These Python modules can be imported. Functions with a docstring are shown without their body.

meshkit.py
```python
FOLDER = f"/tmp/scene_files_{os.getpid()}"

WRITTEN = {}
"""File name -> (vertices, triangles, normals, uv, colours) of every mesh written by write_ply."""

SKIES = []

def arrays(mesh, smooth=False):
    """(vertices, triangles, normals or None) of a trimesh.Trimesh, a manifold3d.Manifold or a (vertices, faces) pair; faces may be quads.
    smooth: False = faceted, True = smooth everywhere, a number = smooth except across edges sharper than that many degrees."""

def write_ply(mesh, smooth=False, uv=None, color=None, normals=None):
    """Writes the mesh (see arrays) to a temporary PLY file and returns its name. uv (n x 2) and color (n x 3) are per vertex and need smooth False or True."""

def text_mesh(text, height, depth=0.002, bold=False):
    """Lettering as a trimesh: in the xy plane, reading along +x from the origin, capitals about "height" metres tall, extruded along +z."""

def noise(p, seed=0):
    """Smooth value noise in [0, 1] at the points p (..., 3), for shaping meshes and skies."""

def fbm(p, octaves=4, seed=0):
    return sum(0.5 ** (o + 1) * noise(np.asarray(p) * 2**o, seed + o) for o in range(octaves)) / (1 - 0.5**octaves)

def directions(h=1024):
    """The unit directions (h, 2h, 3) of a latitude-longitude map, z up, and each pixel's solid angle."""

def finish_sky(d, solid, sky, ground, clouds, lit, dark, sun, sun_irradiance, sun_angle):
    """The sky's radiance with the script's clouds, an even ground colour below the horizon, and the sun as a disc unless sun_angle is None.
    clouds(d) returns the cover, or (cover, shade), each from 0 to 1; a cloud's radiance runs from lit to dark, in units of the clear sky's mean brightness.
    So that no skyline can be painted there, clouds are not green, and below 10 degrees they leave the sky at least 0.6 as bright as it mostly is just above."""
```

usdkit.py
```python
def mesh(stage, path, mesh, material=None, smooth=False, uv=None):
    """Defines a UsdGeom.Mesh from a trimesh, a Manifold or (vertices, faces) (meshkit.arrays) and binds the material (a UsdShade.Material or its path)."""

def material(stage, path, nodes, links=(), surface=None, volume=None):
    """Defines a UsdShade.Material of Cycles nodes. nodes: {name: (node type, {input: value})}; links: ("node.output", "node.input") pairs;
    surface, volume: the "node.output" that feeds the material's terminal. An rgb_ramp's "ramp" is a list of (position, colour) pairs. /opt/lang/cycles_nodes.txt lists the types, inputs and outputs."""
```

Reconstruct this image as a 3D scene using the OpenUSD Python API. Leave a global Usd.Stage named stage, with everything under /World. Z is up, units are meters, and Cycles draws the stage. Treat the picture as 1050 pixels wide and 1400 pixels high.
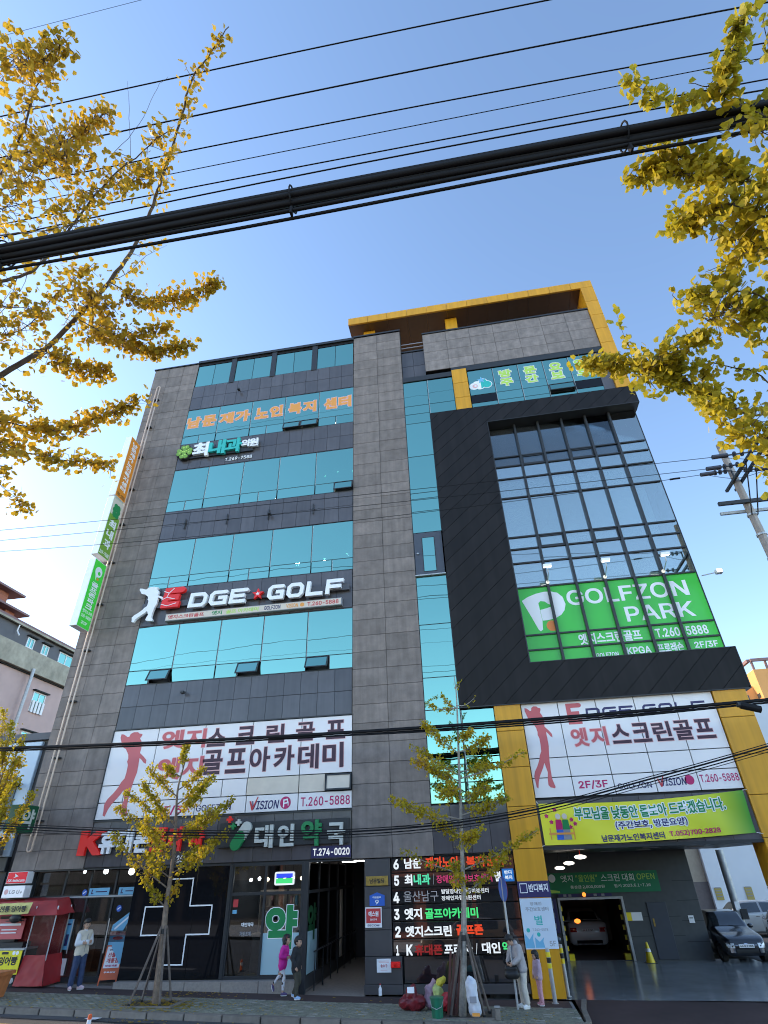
import math, random, glob
import numpy as np, trimesh, manifold3d, shapely, usdkit, meshkit
from shapely.geometry import Polygon, LineString, Point, box as sbox
from shapely import affinity
from pxr import Usd, UsdGeom, UsdLux, UsdShade, Gf, Sdf

stage = Usd.Stage.CreateInMemory()
UsdGeom.SetStageUpAxis(stage, UsdGeom.Tokens.z)
UsdGeom.SetStageMetersPerUnit(stage, 1.0)
UsdGeom.Xform.Define(stage, '/World')
UsdGeom.Scope.Define(stage, '/World/Looks')

# ---------------------------------------------------------------- camera, sky, sun, exposure
EXPOSURE = 1.78
cam = UsdGeom.Camera.Define(stage, '/World/camera')
yaw, pitch, roll = -0.147122, 0.582423, -0.033539
cy, sy, cp, sp = math.cos(yaw), math.sin(yaw), math.cos(pitch), math.sin(pitch)
fw = np.array([sy*cp, cy*cp, sp]); rt = np.array([cy, -sy, 0.0]); up = np.cross(rt, fw)
c_, s_ = math.cos(roll), math.sin(roll)
rx, uy = c_*rt + s_*up, -s_*rt + c_*up
M4 = Gf.Matrix4d(*rx, 0, *uy, 0, *(-fw), 0, 0.0, -20.3, 2.914, 1)
cam.AddTransformOp().Set(M4)
cam.CreateHorizontalApertureAttr(36.0); cam.CreateVerticalApertureAttr(48.0)
cam.CreateFocalLengthAttr(747.35/1050*36.0)
cam.CreateClippingRangeAttr(Gf.Vec2f(0.05, 2000))
cam.CreateExposureAttr(EXPOSURE)
EM = 2.0**(-EXPOSURE)

SUN_AZ, SUN_EL = math.radians(-78), math.radians(24)      # low sun from the left, a little behind the facade
sd = np.array([math.sin(SUN_AZ)*math.cos(SUN_EL), math.cos(SUN_AZ)*math.cos(SUN_EL), math.sin(SUN_EL)])
dome = UsdLux.DomeLight.Define(stage, '/World/sky')
dm = usdkit.material(stage, '/World/Looks/sky_air', {
    's': ('sky_texture', {'sky_type': 'single_scattering', 'sun_disc': False, 'sun_elevation': SUN_EL, 'sun_rotation': SUN_AZ % (2*math.pi), 'air_density': 1.0, 'aerosol_density': 0.4, 'ozone_density': 1.9}),
    'b': ('background_shader', {'strength': 0.12})}, [('s.color', 'b.color')], surface='b.background')
UsdShade.MaterialBindingAPI.Apply(dome.GetPrim()).Bind(dm)
dome.GetPrim().SetCustomDataByKey('kind', 'structure')
sun = UsdLux.DistantLight.Define(stage, '/World/sun')
sun.CreateIntensityAttr(0.5); sun.CreateAngleAttr(0.53); sun.CreateNormalizeAttr(True); sun.CreateColorAttr(Gf.Vec3f(1.0, 0.80, 0.58))
zax = sd; xax = np.cross([0, 0, 1.0], zax); xax /= np.linalg.norm(xax); yax = np.cross(zax, xax)
sun.AddTransformOp().Set(Gf.Matrix4d(*xax, 0, *yax, 0, *zax, 0, 0, 0, 60, 1))

# ---------------------------------------------------------------- helpers
rnd = random.Random(7); rng = np.random.default_rng(7)
used = {}
def numbered(parent, name):
    k = (parent, name); n = used.get(k, -1) + 1; used[k] = n
    return f'{parent}/{name}' if n == 0 else f'{parent}/{name}_{n:03d}'
def tag(p, label=None, cat=None, group=None, kind=None):
    for k, v in (('label', label), ('category', cat), ('group', group), ('kind', kind)):
        if v: p.SetCustomDataByKey(k, v)
    return p
def thing(name, label, cat, loc=(0, 0, 0), rotz=0, group=None):
    x = UsdGeom.Xform.Define(stage, numbered('/World', name))
    x.AddTranslateOp().Set(Gf.Vec3d(*map(float, loc))); x.AddRotateZOp().Set(float(rotz))
    return tag(x.GetPrim(), label, cat, group)
def pp(parent): return '/World' if parent is None else str(parent.GetPath())
def obj(name, mesh, mat, parent=None, smooth=False, label=None, kind=None):
    if isinstance(mesh, list): mesh = cat(mesh)
    m = usdkit.mesh(stage, numbered(pp(parent), name), mesh, MATS[mat] if isinstance(mat, str) else mat, smooth=smooth)
    return tag(m.GetPrim(), label, kind=kind)
def part_group(name, parent, label=None, kind=None):
    return tag(UsdGeom.Xform.Define(stage, numbered(pp(parent), name)).GetPrim(), label, kind=kind)
def copy_of(src, name, label, cat, loc, rotz=0, group=None, scale=None):
    x = UsdGeom.Xform.Define(stage, numbered('/World', name))
    x.GetPrim().GetReferences().AddInternalReference(src.GetPath()); x.GetPrim().SetInstanceable(True)
    x.ClearXformOpOrder()
    x.AddTranslateOp().Set(Gf.Vec3d(*map(float, loc))); x.AddRotateZOp().Set(float(rotz))
    return tag(x.GetPrim(), label, cat, group)
def tm(v, f): return trimesh.Trimesh(np.asarray(v, float), np.asarray(f, int), process=False)
def cat(ms):
    ms = [m for m in ms if m is not None]
    vs, fs, n = [], [], 0
    for m in ms:
        v, f, _ = meshkit.arrays(m); vs.append(v); fs.append(f + n); n += len(v)
    return tm(np.vstack(vs), np.vstack(fs))
def bx(x0, x1, y0, y1, z0, z1):
    m = trimesh.creation.box([abs(x1-x0), abs(y1-y0), abs(z1-z0)]); m.apply_translation([(x0+x1)/2, (y0+y1)/2, (z0+z1)/2]); return m
def cbx(x0, x1, y0, y1, z0, z1, b=0.006):
    """box whose front (low y) edges are chamfered"""
    v = [(x0, y1, z0), (x1, y1, z0), (x1, y1, z1), (x0, y1, z1), (x0, y0+b, z0), (x1, y0+b, z0), (x1, y0+b, z1), (x0, y0+b, z1),
         (x0+b, y0, z0+b), (x1-b, y0, z0+b), (x1-b, y0, z1-b), (x0+b, y0, z1-b)]
    q = [(8, 9, 10, 11), (4, 5, 9, 8), (5, 6, 10, 9), (6, 7, 11, 10), (7, 4, 8, 11), (0, 1, 5, 4), (1, 2, 6, 5), (2, 3, 7, 6), (3, 0, 4, 7), (3, 2, 1, 0)]
    return tm(v, [t for a, b_, c, d in q for t in ((a, b_, c), (a, c, d))])
def tube(pts, r, n=8, cap=True):
    p = np.asarray(pts, float); r = np.broadcast_to(r, (len(p),)).astype(float)
    t = np.gradient(p, axis=0); t /= np.linalg.norm(t, axis=1, keepdims=True) + 1e-9
    a = np.zeros_like(p); ref = np.array([0.13, 0.31, 1.0]) if abs(t[0, 2]) < 0.8 else np.array([1.0, 0.2, 0.1])
    for i in range(len(p)):
        c = np.cross(t[i], ref); a[i] = c/(np.linalg.norm(c)+1e-9); ref = np.cross(a[i], t[i])
    b = np.cross(t, a); an = np.arange(n)*2*np.pi/n
    v = (p[:, None] + r[:, None, None]*(np.cos(an)[None, :, None]*a[:, None] + np.sin(an)[None, :, None]*b[:, None])).reshape(-1, 3)
    f = []
    for i in range(len(p)-1):
        for j in range(n):
            A, B, C, E_ = i*n+j, i*n+(j+1) % n, (i+1)*n+(j+1) % n, (i+1)*n+j
            f += [(A, C, B), (A, E_, C)]
    if cap:
        v = np.vstack([v, p[0], p[-1]]); k = len(v)
        for j in range(n):
            f += [(k-2, j, (j+1) % n), (k-1, (len(p)-1)*n+(j+1) % n, (len(p)-1)*n+j)]
    return tm(v, f)
def rod(a, b, r, n=8): return tube([a, b], r, n)
def smoothline(pts, k=6):
    p = np.asarray(pts, float)
    if len(p) < 3: return p
    q = np.vstack([2*p[0]-p[1], p, 2*p[-1]-p[-2]]); out = []
    for i in range(1, len(q)-2):
        for t in np.linspace(0, 1, k, endpoint=False):
            a, b, c, d = q[i-1], q[i], q[i+1], q[i+2]
            out.append(0.5*((2*b)+(c-a)*t+(2*a-5*b+4*c-d)*t*t+(3*b-a-3*c+d)*t**3))
    return np.array(out+[p[-1]])
def lathe(prof, n=20, at=(0, 0, 0)):
    m = trimesh.creation.revolve(np.asarray(prof, float), sections=n); m.apply_translation(at); return m
def ball(c, r, sub=2, sc=(1, 1, 1)):
    m = trimesh.creation.icosphere(sub, 1.0); m.apply_scale(np.asarray(sc, float)*r); m.apply_translation(c); return m
def plate(shape, y, d):
    """an (x, z) shapely shape as a plate whose front is at y-d and back at y"""
    ms = []
    for g in getattr(shape, 'geoms', [shape]):
        if g.is_empty or g.geom_type != 'Polygon' or g.area < 1e-7: continue
        m = trimesh.creation.extrude_polygon(g, d, engine='earcut'); v = m.vertices.copy()
        ms.append(tm(np.stack([v[:, 0], y - v[:, 2], v[:, 1]], 1), m.faces))
    return cat(ms)
def rrect(x0, x1, z0, z1, r): return sbox(x0+r, z0+r, x1-r, z1-r).buffer(r, quad_segs=4)
FONT_K = glob.glob('/opt/blender-*/*/datafiles/fonts/Noto Sans CJK*.woff2')[0]
FONT_L = glob.glob('/opt/blender-*/*/datafiles/fonts/Inter.woff2')[0]
_tc = {}
def tshape(text, bold=0.0, latin=False):
    k = (text, bold, latin)
    if k in _tc: return _tc[k]
    from PIL import Image, ImageDraw, ImageFont
    f = ImageFont.truetype(FONT_L if latin else FONT_K, 120); x0, y0, x1, y1 = f.getbbox(text, anchor='ls')
    im = Image.new('L', (x1-x0+8, y1-y0+8)); ImageDraw.Draw(im).text((4-x0, 4-y0), text, 255, font=f, anchor='ls')
    on = np.pad(np.asarray(im) > 127, ((0, 0), (1, 1))).astype(np.int8)
    rows, st = np.nonzero(np.diff(on, axis=1) == 1); en = np.nonzero(np.diff(on, axis=1) == -1)[1]
    s = shapely.union_all(shapely.box(st, -rows-1, en, -rows)).buffer(0.7).buffer(-0.7).simplify(0.8)
    if bold: s = s.buffer(bold*120, join_style=2).simplify(0.6)
    _tc[k] = s; return s
def fit(shape, x0, x1, z0, z1, slant=0.0):
    a, b, c, d = shape.bounds
    s = affinity.affine_transform(shape, [(x1-x0)/(c-a), 0, 0, (z1-z0)/(d-b), x0-a*(x1-x0)/(c-a), z0-b*(z1-z0)/(d-b)])
    return affinity.skew(s, xs=slant, origin=(x0, z0)) if slant else s
def words(text, rect, bold=0.03, latin=False, slant=0): return fit(tshape(text, bold, latin), *rect, slant=slant)

MATS = {}
def mat(name, nodes, links=(), surface='p.BSDF', volume=None):
    MATS[name] = usdkit.material(stage, '/World/Looks/'+name, nodes, links, surface=surface, volume=volume); return MATS[name]
def plain(name, col, rough=0.5, metal=0.0, var=0.0, noise=0.0, nscale=6.0, bump=0.0, bscale=40.0, spec=0.5, coat=0.0, emit=None, streak=0.0):
    """colour with a per-object variation, a soft mottling and fine relief"""
    n = {'p': ('principled_bsdf', {'base_color': col, 'roughness': rough, 'metallic': metal, 'specular_ior_level': spec, 'coat_weight': coat, 'coat_roughness': 0.05})}; l = []
    src = None
    if noise or var:
        n['g'] = ('geometry', {}); n['nz'] = ('noise_texture', {'scale': nscale, 'detail': 6.0, 'roughness': 0.62})
        n['mr'] = ('map_range', {'from_min': 0.3, 'from_max': 0.7, 'to_min': 1-noise, 'to_max': 1+noise})
        n['oi'] = ('object_info', {}); n['mo'] = ('map_range', {'from_min': 0.0, 'from_max': 1.0, 'to_min': 1-var, 'to_max': 1+var})
        n['mu'] = ('math', {'math_type': 'multiply'}); n['vm'] = ('vector_math', {'math_type': 'scale', 'vector1': col})
        l += [('g.position', 'nz.vector'), ('nz.fac', 'mr.value'), ('oi.random', 'mo.value'), ('mr.result', 'mu.value1'), ('mo.result', 'mu.value2'), ('mu.value', 'vm.scale'), ('vm.vector', 'p.base_color')]
    if streak:
        n['g3'] = ('geometry', {}); n['mp'] = ('mapping', {'scale': (5.0, 5.0, 0.22)}); n['sn'] = ('noise_texture', {'scale': 1.0, 'detail': 5.0, 'roughness': 0.6}); n['sr'] = ('map_range', {'from_min': 0.35, 'from_max': 0.65, 'to_min': 1-streak, 'to_max': 1+streak*.7}); n['s2'] = ('math', {'math_type': 'multiply'})
        l[:] = [q for q in l if q[1] != 'vm.scale'] + [('g3.position', 'mp.vector'), ('mp.vector', 'sn.vector'), ('sn.fac', 'sr.value'), ('mu.value', 's2.value1'), ('sr.result', 's2.value2'), ('s2.value', 'vm.scale')]
    if bump:
        n['g2'] = ('geometry', {}); n['bn'] = ('noise_texture', {'scale': bscale, 'detail': 4.0}); n['bp'] = ('bump', {'strength': bump, 'distance': 0.01})
        l += [('g2.position', 'bn.vector'), ('bn.fac', 'bp.height'), ('bp.normal', 'p.normal')]
    if emit: n['p'][1].update({'emission_color': emit[0], 'emission_strength': emit[1]*EM})
    return mat(name, n, l)
def lamp(name, col, s): return plain(name, tuple(c*.06 for c in col), .4, emit=(col, s))
def glass(name, trans, gloss, fac, rough=0.01, fres=0.25, wav=0.0):
    n = {'t': ('transparent_bsdf', {'color': trans}), 'g': ('glossy_bsdf', {'color': gloss, 'roughness': rough}), 'f': ('fresnel', {'IOR': 1.5}),
         'm': ('map_range', {'from_min': 0.04, 'from_max': 1.0, 'to_min': fac, 'to_max': 1.0}), 'x': ('mix_closure', {}), 'oi': ('object_info', {}), 'om': ('map_range', {'from_min': 0, 'from_max': 1, 'to_min': .93, 'to_max': 1.06}), 'gs': ('vector_math', {'math_type': 'scale', 'vector1': gloss})}
    l = [('oi.random', 'om.value'), ('om.result', 'gs.scale'), ('gs.vector', 'g.color'), ('f.fac', 'm.value'), ('m.result', 'x.fac'), ('t.BSDF', 'x.closure1'), ('g.BSDF', 'x.closure2')]
    if wav:
        n['ge'] = ('geometry', {}); n['nz'] = ('noise_texture', {'scale': 0.9, 'detail': 1.0}); n['bp'] = ('bump', {'strength': wav, 'distance': 0.02})
        l += [('ge.position', 'nz.vector'), ('nz.fac', 'bp.height'), ('bp.normal', 'g.normal')]
    return mat(name, n, l, surface='x.closure')
# ---------------------------------------------------------------- materials
plain('stone', (0.185, 0.152, 0.136), 0.72, var=0.13, noise=0.24, nscale=2.2, bump=0.25, bscale=25, streak=0.14)
plain('stone_light', (0.205, 0.172, 0.158), 0.75, var=0.12, noise=0.26, nscale=2.6, bump=0.25, bscale=25, streak=0.12)
plain('spandrel', (0.075, 0.07, 0.076), 0.16, var=0.16, noise=0.12, nscale=1.5, spec=0.6, streak=0.09)
plain('joint', (0.012, 0.012, 0.013), 0.8)
plain('zinc', (0.0115, 0.0098, 0.0102), 0.5, var=0.16, noise=0.2, nscale=1.2, spec=0.22, streak=0.3, bump=.12, bscale=2.5)
plain('dark_metal', (0.02, 0.021, 0.023), 0.38)
plain('door_metal', (0.055, 0.062, 0.08), 0.35, noise=0.06)
plain('yellow_panel', (0.60, 0.285, 0.012), 0.38, var=0.06, noise=0.08, nscale=0.8, streak=0.12)
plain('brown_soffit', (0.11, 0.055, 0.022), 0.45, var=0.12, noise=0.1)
plain('steel', (0.55, 0.56, 0.58), 0.3, metal=0.9)
plain('edge_highlight_grey', (0.34, 0.38, 0.40), 0.4)  # pale grey of the highlights painted along the pane edges
plain('galvanised', (0.42, 0.43, 0.44), 0.45, metal=0.5, noise=0.15)
plain('copper_pipe', (0.55, 0.42, 0.34), 0.35, metal=0.3, noise=0.12, nscale=3)
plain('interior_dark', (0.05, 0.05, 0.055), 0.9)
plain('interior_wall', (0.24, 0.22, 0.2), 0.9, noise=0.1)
plain('blind', (0.70, 0.78, 0.80), 0.9, var=0.03, noise=0.05, nscale=0.7)
plain('dark_room_and_housing', (0.24, 0.205, 0.20), 0.9, var=0.05, noise=0.08, nscale=0.7)  # shade of the unlit top rooms put into a colour; housings share it
plain('film_white', (0.76, 0.72, 0.72), 0.28, var=0.02, noise=0.02, nscale=1)
plain('film_tan', (0.62, 0.54, 0.45), 0.35, noise=0.08, nscale=2)
plain('film_green', (0.05, 0.46, 0.045), 0.22, var=0.04, noise=0.05, nscale=0.5, coat=0.4)
plain('white_paint', (0.78, 0.78, 0.78), 0.4, noise=0.05)
plain('print_white', (0.80, 0.80, 0.82), 0.4)
plain('print_red', (0.50, 0.045, 0.05), 0.4)
plain('print_rose', (0.55, 0.11, 0.12), 0.4)
plain('print_dark', (0.045, 0.015, 0.03), 0.4)
plain('print_navy', (0.03, 0.025, 0.10), 0.4)
plain('print_black', (0.015, 0.015, 0.015), 0.5)
plain('print_green', (0.01, 0.20, 0.06), 0.4)
plain('print_teal', (0.03, 0.42, 0.38), 0.4)
plain('print_orange', (0.72, 0.30, 0.06), 0.4)
plain('print_ball', (0.75, 0.22, 0.04), 0.4)
plain('print_lime', (0.40, 0.62, 0.10), 0.4)
plain('print_magenta', (0.45, 0.015, 0.12), 0.4)
plain('print_blue', (0.03, 0.12, 0.50), 0.4)
plain('print_skyblue', (0.16, 0.42, 0.62), 0.4)
plain('print_pink', (0.75, 0.42, 0.42), 0.4)
plain('print_grey', (0.25, 0.25, 0.27), 0.4)
plain('print_yellow', (0.80, 0.62, 0.02), 0.4)
plain('sign_orange', (0.72, 0.24, 0.02), 0.35)
plain('sign_olive', (0.17, 0.32, 0.04), 0.35)
plain('sign_green', (0.05, 0.52, 0.05), 0.3, emit=((0.08, 0.8, 0.06), 0.10))
plain('sign_dark_green', (0.004, 0.055, 0.022), 0.3)
plain('red_letter', (0.62, 0.02, 0.018), 0.3, emit=((1, 0.02, 0.01), 0.10))
plain('white_letter', (0.82, 0.82, 0.84), 0.35)
plain('cream_letter', (0.55, 0.55, 0.50), 0.4)
lamp('led_white', (0.85, 0.93, 1.0), 0.95)
lamp('led_grey', (0.55, 0.62, 0.75), 0.35)
lamp('led_orange', (1.0, 0.075, 0.012), 0.75)
lamp('led_green', (0.08, 1.0, 0.28), 0.75)
lamp('led_mint', (0.12, 1.0, 0.55), 0.7)
lamp('led_pink', (0.85, 0.06, 0.24), 0.6)
lamp('led_red', (0.6, 0.025, 0.02), 0.4)
lamp('led_blue', (0.02, 0.22, 0.75), 0.6)
lamp('led_screen_blue', (0.03, 0.08, 0.9), 1.0)
lamp('lamp_cool', (0.92, 0.96, 1.0), 16.0)
lamp('lamp_warm', (1.0, 0.80, 0.55), 12.0)
lamp('lamp_flood', (0.95, 0.97, 1.0), 5.0)
lamp('lamp_dim', (0.9, 0.9, 0.8), 1.1)
lamp('warning_orange', (1.0, 0.22, 0.03), 2.5)
glass('glass_mirror', (0.16, 0.26, 0.28), (0.36, 0.71, 0.575), 0.86, 0.008, wav=0.16)
glass('glass_clear', (0.80, 0.88, 0.90), (0.84, 0.88, 0.82), 0.50, 0.008, wav=0.12)
glass('glass_clear_top', (0.80, 0.82, 0.82), (0.70, 0.78, 0.80), 0.13, 0.008, wav=0.12)
glass('glass_shop', (0.72, 0.75, 0.76), (0.9, 0.9, 0.9), 0.10, 0.01)
glass('glass_frost', (0.40, 0.46, 0.48), (0.75, 0.85, 0.9), 0.30, 0.25)
glass('plastic_clear', (0.68, 0.68, 0.68), (0.9, 0.9, 0.9), 0.10, 0.12, wav=0.6)
plain('black_gloss', (0.004, 0.004, 0.005), 0.03, spec=0.35)
mat('black_board', {'p': ('principled_bsdf', {'base_color': (.006, .006, .007), 'roughness': .1}), 'g': ('glossy_bsdf', {'color': (.95, .9, .85), 'roughness': .015}), 'f': ('fresnel', {'IOR': 1.5}), 'm': ('map_range', {'from_min': .04, 'from_max': 1.0, 'to_min': .17, 'to_max': 1.0}), 'x': ('mix_closure', {})}, [('f.fac', 'm.value'), ('m.result', 'x.fac'), ('p.BSDF', 'x.closure1'), ('g.BSDF', 'x.closure2')], surface='x.closure')
plain('granite', (0.25, 0.215, 0.19), 0.8, noise=0.16, nscale=14, bump=0.2)
plain('pillar_tile', (0.06, 0.055, 0.056), 0.4, var=0.12, noise=0.12, nscale=2)
plain('sheet_grey', (0.06, 0.065, 0.07), 0.5, noise=0.1)
plain('epoxy_floor', (0.19, 0.20, 0.21), 0.16, noise=0.2, nscale=1.2, spec=0.6)
plain('concrete', (0.30, 0.29, 0.28), 0.85, noise=0.2, nscale=3, bump=0.2)

# ---------------------------------------------------------------- levels
X0, XL, XC, XP, XG, XE = -16.56, -13.81, -4.43, -1.78, -0.52, 9.15
T7, B7, T6, B6, T5, B5, T4, B4, T3, B3, BT, BB, FS = 28.0, 26.52, 24.65, 22.17, 20.43, 17.88, 16.17, 13.73, 11.96, 9.5, 7.76, 4.72, 3.3
DEP = 13.0
def gz(x): return float(np.interp(x, [-60, -15, -4, 1.7, 60], [1.0, .29, 0, -.12, -1.0]))

# ---------------------------------------------------------------- the ground
def ground_sheet(xs, ys, dz):
    v, f = [], []
    for y in ys:
        for x in xs: v.append((x, y, gz(x) + (dz(x, y) if callable(dz) else dz)))
    n = len(xs)
    for j in range(len(ys)-1):
        for i in range(n-1): a = j*n+i; f += [(a, a+1, a+n+1), (a, a+n+1, a+n)]
    return tm(v, f)
def asphalt(name, c, sc=1.0, stain=0.35):
    mat(name, {'g': ('geometry', {}), 'n1': ('noise_texture', {'scale': 0.45*sc, 'detail': 8.0, 'roughness': 0.7}), 'n2': ('noise_texture', {'scale': 90.0, 'detail': 3.0}),
        'm1': ('map_range', {'from_min': 0.3, 'from_max': 0.7, 'to_min': 1-stain, 'to_max': 1+stain}), 'm2': ('map_range', {'from_min': 0.3, 'from_max': 0.7, 'to_min': 0.65, 'to_max': 1.35}),
        'mu': ('math', {'math_type': 'multiply'}), 'vm': ('vector_math', {'math_type': 'scale', 'vector1': c}), 'bp': ('bump', {'strength': 0.5, 'distance': 0.006}), 'p': ('principled_bsdf', {'roughness': 0.85})},
        [('g.position', 'n1.vector'), ('g.position', 'n2.vector'), ('n1.fac', 'm1.value'), ('n2.fac', 'm2.value'), ('m1.result', 'mu.value1'), ('m2.result', 'mu.value2'), ('mu.value', 'vm.scale'), ('vm.vector', 'p.base_color'), ('n2.fac', 'bp.height'), ('bp.normal', 'p.normal')])
asphalt('asphalt', (0.045, 0.046, 0.05)); asphalt('asphalt_maroon', (0.060, 0.036, 0.034)); asphalt('earth', (0.09, 0.07, 0.05), 2)
asphalt('gutter', (0.06, 0.06, 0.062), 1.5)
plain('kerb_stone', (0.17, 0.145, 0.12), 0.85, var=0.12, noise=0.2, nscale=5, bump=0.3)
plain('road_yellow', (0.50, 0.30, 0.06), 0.7, noise=0.3, nscale=6)
plain('road_white', (0.55, 0.56, 0.56), 0.7, noise=0.3, nscale=6)
plain('paver_green', (0.20, 0.195, 0.145), 0.85, var=0.18, noise=0.22, nscale=7, bump=0.3)
plain('paver_pale', (0.30, 0.285, 0.24), 0.85, var=0.2, noise=0.2, nscale=7, bump=0.3)
KERB_Y, ROAD_S, KERB_S = -2.95, -14.8, -14.8
DROP = 0.14
tag(obj('ground', ground_sheet([-400, -60, -15, -4, 1.7, 60, 400], [-400, -60, -22, -15.0, -3.2, 0, 3, 20, 90, 400], lambda x, y: -0.26), 'earth'), kind='structure')
tag(obj('road', ground_sheet([-60, -15, -4, 1.7, 60], [ROAD_S, KERB_Y-0.16], -DROP), 'asphalt'), kind='structure')
tag(obj('gutter', ground_sheet([-60, -15, -4, 1.75], [KERB_Y-0.55, KERB_Y-0.17], -DROP+0.012), 'gutter'), kind='structure')
tag(obj('road_line', ground_sheet([-60, -15, -4, 60], [-4.16, -4.04], -DROP+0.006), 'road_yellow'), kind='structure')
tag(obj('road_marking', ground_sheet([-15.5, -14, -11.5], [-5.0, -4.6], -DROP+0.006), 'road_white'), kind='structure')
tag(obj('sidewalk_base', ground_sheet([-60, -15, -4, 1.7], [KERB_Y, 0.9], -0.05), 'concrete'), kind='structure')
tag(obj('cycle_strip', ground_sheet([-60, -15, -4, 1.6], [-1.17, -0.27], 0.0), 'asphalt_maroon'), kind='structure')
tag(obj('driveway', ground_sheet([1.78, 5, 60], [KERB_Y-0.16, 0.0], lambda x, y: -0.005 if y > -1 else -DROP+0.004), 'asphalt_maroon'), kind='structure')
tag(obj('opposite_pavement', ground_sheet([-60, -15, -4, 1.7, 60], [-22, ROAD_S], 0.0), 'concrete'), kind='structure')
st = tag(UsdGeom.Xform.Define(stage, '/World/kerb').GetPrim(), kind='structure')
x = -22.0
while x < 1.5:
    w = 0.98; v = cbx(x, x+w, KERB_Y-0.17, KERB_Y, -0.2, 0.0, 0.02)
    vv = v.vertices.copy(); vv[:, 2] += np.array([gz(q) for q in vv[:, 0]]) + 0.002
    obj('kerb_stone', tm(vv, v.faces), 'kerb_stone', st); x += 1.0
ang = np.linspace(0, math.pi/2, 6)
cpts = [(1.52, -2.95)] + [(1.55+0.25*math.sin(a)*1.0, -2.6-0.3*math.cos(a)) for a in ang] + [(1.86, -1.2), (2.02, -0.1)]
obj('kerb_stone', [tm([(x, y, gz(x)+0.02+dz) for dz in (0, -0.2) for (x, y) in ((a[0]-.06, a[1]), (a[0]+.06, a[1]), (b[0]+.06, b[1]), (b[0]-.06, b[1]))], [(0, 1, 2), (0, 2, 3), (4, 6, 5), (4, 7, 6), (0, 4, 5), (0, 5, 1), (1, 5, 6), (1, 6, 2), (2, 6, 7), (2, 7, 3), (3, 7, 4), (3, 4, 0)]) for a, b in zip(cpts[:-1], cpts[1:])], 'kerb_stone', st)
pav = tag(UsdGeom.Xform.Define(stage, '/World/pavement').GetPrim(), kind='structure')
pit1, pit2 = (-10.15, -8.65, -2.62, -1.45), (-1.75, -0.35, -2.75, -1.65)
row, far, near = 0, [], []
y = -2.93
while y < -1.19:
    x = -19.0 + (0.11 if row % 2 else 0)
    while x < 1.5:
        if not any(a-0.02 < x+.1 < b and c-0.02 < y+.05 < d for a, b, c, d in (pit1, pit2)):
            m = bx(x+.004, x+.216, y+.004, y+.106, -0.05, 0); vv = m.vertices.copy(); vv[:, 2] += gz(x) + rnd.uniform(-.002, .003)
            (near if abs(x+6) < 99 else far).append((tm(vv, m.faces), rnd.random() < 0.10))
        x += 0.22
    y += 0.11; row += 1
rnd.shuffle(near)
for m, pale in near[:280]: obj('paver', m, 'paver_pale' if pale else 'paver_green', pav)
obj('paver_field', [m for m, p_ in near[280:] if not p_], 'paver_green', pav, kind='stuff')
obj('paver_field', [m for m, p_ in near[280:] if p_], 'paver_pale', pav, kind='stuff')
for a, b, c, d in (pit1, pit2):
    z = gz((a+b)/2)
    obj('tree_pit_soil', bx(a+.05, b-.05, c+.05, d-.05, z-0.1, z-0.02), 'earth', pav)
    for q in ((a, b, c, c+.08), (a, b, d-.08, d), (a, a+.08, c+.08, d-.08), (b-.08, b, c+.08, d-.08)):
        obj('tree_pit_edge', cbx(*q, z-0.1, z+0.025), 'kerb_stone', pav)
# pale stone strip in front of the left shop
tag(obj('shop_apron', ground_sheet([-17.2, -15, -11.6], [-0.26, 0.9], 0.004), 'granite'), kind='structure')

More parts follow.
